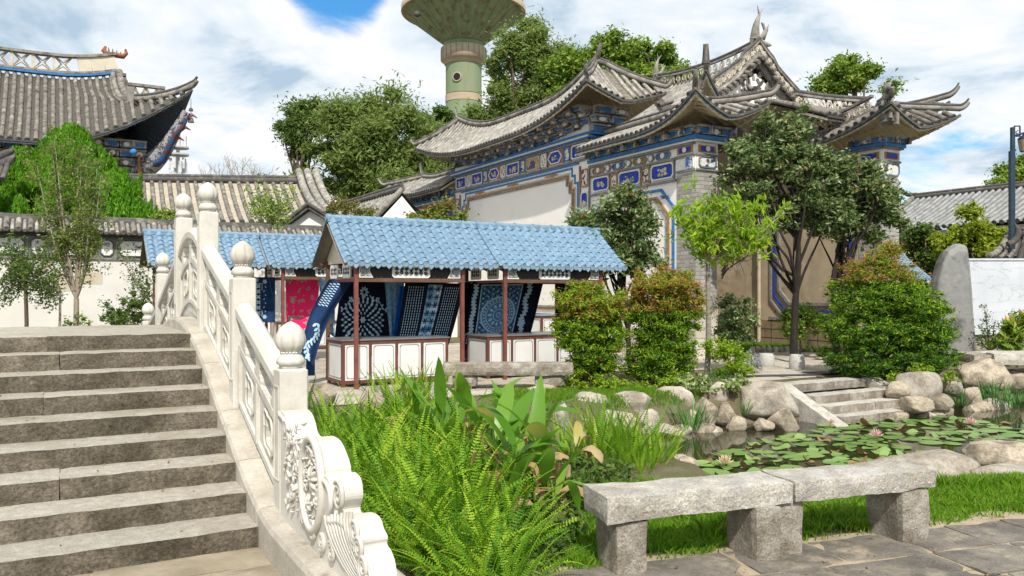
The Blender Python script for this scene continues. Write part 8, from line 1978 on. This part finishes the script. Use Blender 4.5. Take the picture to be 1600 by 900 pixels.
# ------------------------------------------------------------------ lawns
G_gr = leafmat('grass_blades', [(0.08,0.21,0.012),(0.15,0.32,0.018),(0.24,0.43,0.03),(0.26,0.34,0.06)], trans=0.5, spec=0.2)
def lawn(name, label, pts_fn, n, h, seed, zoff=0.0, bed=None):
    rng = np.random.default_rng(seed); X, Y = pts_fn(rng, n); Z = ground_z(X, Y)+zoff; n = len(X)
    a = rng.uniform(0,2*pi,n); hh = h*rng.uniform(.5,1.25,n); w = 0.0045+0.003*rng.random(n); lean = rng.normal(size=(n,2))*0.45*hh[:,None]
    b = np.stack([X,Y,Z-0.01],1); s = np.stack([np.cos(a)*w,np.sin(a)*w,0*a],1); t = b+np.stack([lean[:,0],lean[:,1],hh],1); md = b+np.stack([lean[:,0]*.35,lean[:,1]*.35,hh*.6],1)
    v = np.stack([b-s,b+s,md+s*.7,t,md-s*.7],1).reshape(-1,3); me = fast_mesh(name, v, np.arange(n*5).reshape(-1,5), G_gr); o = link(name, me); o['kind'] = 'stuff'; tag(o, label, 'grass'); return o
def near_lawn(rng, n):
    X = rng.uniform(0.25, 8.5, n); e = 5.0+(X-0.8)*0.36; Y = e+0.06+rng.random(n)*2.6; d = poly_dist(X, Y, POND); d = np.where(Y < 7.2+0.05*np.sin(X*6)+0.3*np.clip(X-3.4,0,1), d, 0); nz_ = np.sin(X*5.1+Y*3)*np.sin(Y*6.3-X*2)
    k = (d > 0.22)&((Y-e > 0.16+0.08*np.sin(X*9)) | (rng.random(n) < .15))&(nz_+rng.random(n) > -0.35); return X[k], Y[k]
lawn('grass', 'short bright lawn between the bench and the pond', near_lawn, 150000, 0.065, 81)
def tufts(rng, n):
    c = rng.uniform(0,1,(160,2)); X0 = 0.5+c[:,0]*7.5; Y0 = np.minimum(5.3+(X0-0.8)*0.36+c[:,1]*1.6, 7.0); k = rng.integers(0,160,n); return X0[k]+rng.normal(size=n)*0.05, Y0[k]+rng.normal(size=n)*0.05
lawn('grass', 'darker taller tufts in the near lawn', tufts, 12000, 0.13, 82)
def far_lawn(rng, n):
    px = rng.uniform(1112,1300,n); Y = rng.uniform(23.0,26.2,n); return (px-800)/F*Y, Y
lawn('grass', 'strip of lawn at the foot of the shaded wall', far_lawn, 16000, 0.16, 83)
def mid_grass(rng, n):
    px = rng.uniform(770,1100,n); Y = rng.uniform(12.4,14.4,n); X = (px-800)/F*Y; k = (rng.random(n) < 0.35+0.65*(np.sin(X*4)*np.sin(Y*5) > -0.3)) & (poly_dist(X,Y,POND) > 0.2); return X[k], Y[k]
lawn('grass', 'patchy grass on the bank below the low stone bench', mid_grass, 22000, 0.07, 84)
def turf(name, pts, m, z):
    mb = MB(); n = len(pts); mb.add([(x,y,z) for x, y in pts], [tuple(range(n))]); mb.build(name, m, kind='structure', label='turf under the lawn')
M_turf = mat('turf', (0.045,0.10,0.015), (0.08,0.15,0.025), scale=4, c3=(0.10,0.12,0.04), rough=1, bump=0.5, bscale=30)
turf('lawn_turf', [(0.75,5.22),(7.0,7.47),(7.0,7.5),(4.6,7.45),(3.2,7.2),(1.0,7.2)], M_turf, -0.003)
turf('far_turf', [(P(1100,0,23).x,23.0),(P(1310,0,23).x,23.0),(P(1310,0,26).x,26.2),(P(1100,0,26).x,26.2)], M_turf, 0.02)
turf('sandy_verge', [(-0.1,3.9),(7.0,6.45),(7.0,7.50),(-0.1,4.9)], M_joint, 0.001)
# ------------------------------------------------------------------ water lilies
def pad_mesh(r, notch, wav, m, seed, curl=0.0):
    rng = random.Random(seed); mb = MB(); n = 18; vs = [(0,0,0.004)]
    for ring in (0.55, 1.0):
        for i in range(n+1):
            a = notch/2+(2*pi-notch)*i/n; rr = r*ring*(1+0.03*sin(i*3+seed)); z = 0.006+wav*0.6*ring*sin(a*3+seed)*(ring > .9)+curl*max(0, cos(a-1))**2*ring**3
            vs.append((rr*cos(a), rr*sin(a), z))
    fs = [(0,1+i,2+i) for i in range(n)]+[(1+i, 1+n+1+i, 2+n+1+i, 2+i) for i in range(n)]; mb.add(vs, fs, True); return mb.mesh('lily_pad', m)
def padmat(name, cols): m = leafmat(name, cols, trans=0.1, rough=0.35, spec=0.5); return fmat2(m)
PM1 = padmat('lily_pad_green', [(0.13,0.24,0.055),(0.18,0.30,0.075),(0.24,0.36,0.10),(0.10,0.20,0.045)]); PM2 = padmat('lily_pad_brown', [(0.24,0.13,0.055),(0.32,0.22,0.09),(0.16,0.09,0.045)])
PDS = [pad_mesh(0.17,0.35,0.004,PM1,1),pad_mesh(0.15,0.4,0.008,PM1,2,0.03),pad_mesh(0.19,0.3,0.005,PM1,3),pad_mesh(0.13,0.5,0.02,PM1,4,0.05)]; PDB = [pad_mesh(0.13,0.5,0.03,PM2,5,0.10),pad_mesh(0.11,0.5,0.035,PM2,6,0.12)]
rnd = random.Random(23); done = []
ZA = [(1092,745),(1095,722),(1150,700),(1215,682),(1300,672),(1420,700),(1465,712),(1400,745)]; ZB = [(1275,668),(1290,655),(1400,648),(1500,654),(1600,664),(1660,672),(1660,712),(1560,704),(1440,692),(1340,682)]
def inpoly(x, y, pl):
    c = False
    for i in range(len(pl)):
        x0, y0 = pl[i]; x1, y1 = pl[(i+1)%len(pl)]
        if (y0 > y) != (y1 > y) and x < (x1-x0)*(y-y0)/(y1-y0)+x0: c = not c
    return c
tr = 0
while len(done) < 290 and tr < 40000:
    tr += 1; px, py = rnd.uniform(1085,1660), rnd.uniform(646,746)
    if not (inpoly(px,py,ZA) or inpoly(px,py,ZB)): continue
    g = G(px, py, WZ)
    if all((g.x-a)**2+(g.y-b)**2 > 0.265**2 for a, b in done): done.append((g.x, g.y))
lilies = [(1369,688),(1516,667),(1299,669),(1133,731)]
for i, (x, y) in enumerate(done):
    br = rnd.random() < 0.10; s = rnd.uniform(.72,1.08); o = link('lily_pad', rnd.choice(PDB if br else PDS), loc=(x, y, WZ+0.003+0.016*rnd.random()), rot=(rnd.uniform(-.02,.02), rnd.uniform(-.02,.02), rnd.uniform(0,6.28)), scale=(s,s,s))
    px = 800+F*x/y; zone = 'nearer patch' if (CZ-WZ)*F/y+458 > 700 or px < 1270 else 'farther patch'
    tag(o, ('browned curled lily pad floating in the ' if br else 'flat green lily pad floating in the ')+zone+' of the pond', 'lily pad', 'lily pads on the pond')
M_pet = leafmat('pink_lily_petals', [(0.72,0.32,0.36),(0.78,0.50,0.50),(0.80,0.62,0.56)], trans=0.3); M_pety = leafmat('pale_lily_petals', [(0.75,0.62,0.45),(0.7,0.5,0.32)], trans=0.3); M_stam = flat('yellow_stamens', (0.7,0.45,0.05))
for (px, py), lb, m in zip(lilies, ('open pink water lily in the middle of the pond','open pink water lily farther right on the pond','half closed pink lily near the foot of the pond steps','pale peach water lily at the left end of the pads'), (M_pet,M_pet,M_pet,M_pety)):
    g = G(px, py, WZ); T = Thing('water_lily', lb, 'water lily', (g.x, g.y, WZ), group='water lilies in flower'); pm = MB(); pm.add([(0,0,0),(0.03,-0.018,0.02),(0.085,-0.010,0.05),(0.11,0,0.075),(0.085,0.010,0.05),(0.03,0.018,0.02)], [(0,1,2,3,4,5)]); me = pm.mesh('petal', m)
    sc = 0.5 if 'half' in lb else 1.0
    for ring, (n, ry) in enumerate(((9,0.15),(8,-0.25),(6,-0.65))):
        for k in range(n): link('petal', me, T, loc=(0,0,0.05), rot=(0, ry-(0.6 if sc < 1 else 0), 2*pi*(k+ring*.5)/n), scale=(1.0 if sc == 1 else .8,)*3)
    mb = MB(); mb.lathe([(0.004,0.05),(0.02,0.06),(0.022,0.085),(0.004,0.09)], n=8); link('stamens', mb.mesh('stamens', M_stam), T)

# fallen leaves and grit on the steps and walks
def litter():
    rng = np.random.default_rng(99); P_ = []
    for _ in range(60):
        k = rng.integers(1,9); u = rng.uniform(-2.6,1.15); v = V0+(k-1)*ST+rng.uniform(0.02,ST-0.03); P_.append(tuple(W(u, v, k*SH+0.006)))
    for _ in range(170):
        x = rng.uniform(0.3,6.5); y = rng.uniform(2.6,5.0+(x-0.8)*0.36); P_.append((x,y,0.024))
    for _ in range(120):
        u, v = rng.uniform(4,17), rng.uniform(12.2,19); P_.append(tuple(W(u,v,0.024)))
    C = np.array(P_); v, f = leaf_quads(C, 0.035, rng, 0.5, None, 2.5); v[:,2] = np.maximum(v[:,2], np.repeat(C[:,2],4)-0.002)
    me = fast_mesh('fallen_leaves', v, f, leafmat('dry_leaf_litter', [(0.20,0.12,0.05),(0.35,0.24,0.10),(0.12,0.08,0.04),(0.42,0.36,0.16)], trans=0.1)); o = link('fallen_leaves', me); o['kind'] = 'stuff'; tag(o, 'scattered dry leaves on the steps and paving', 'fallen leaves')
litter()
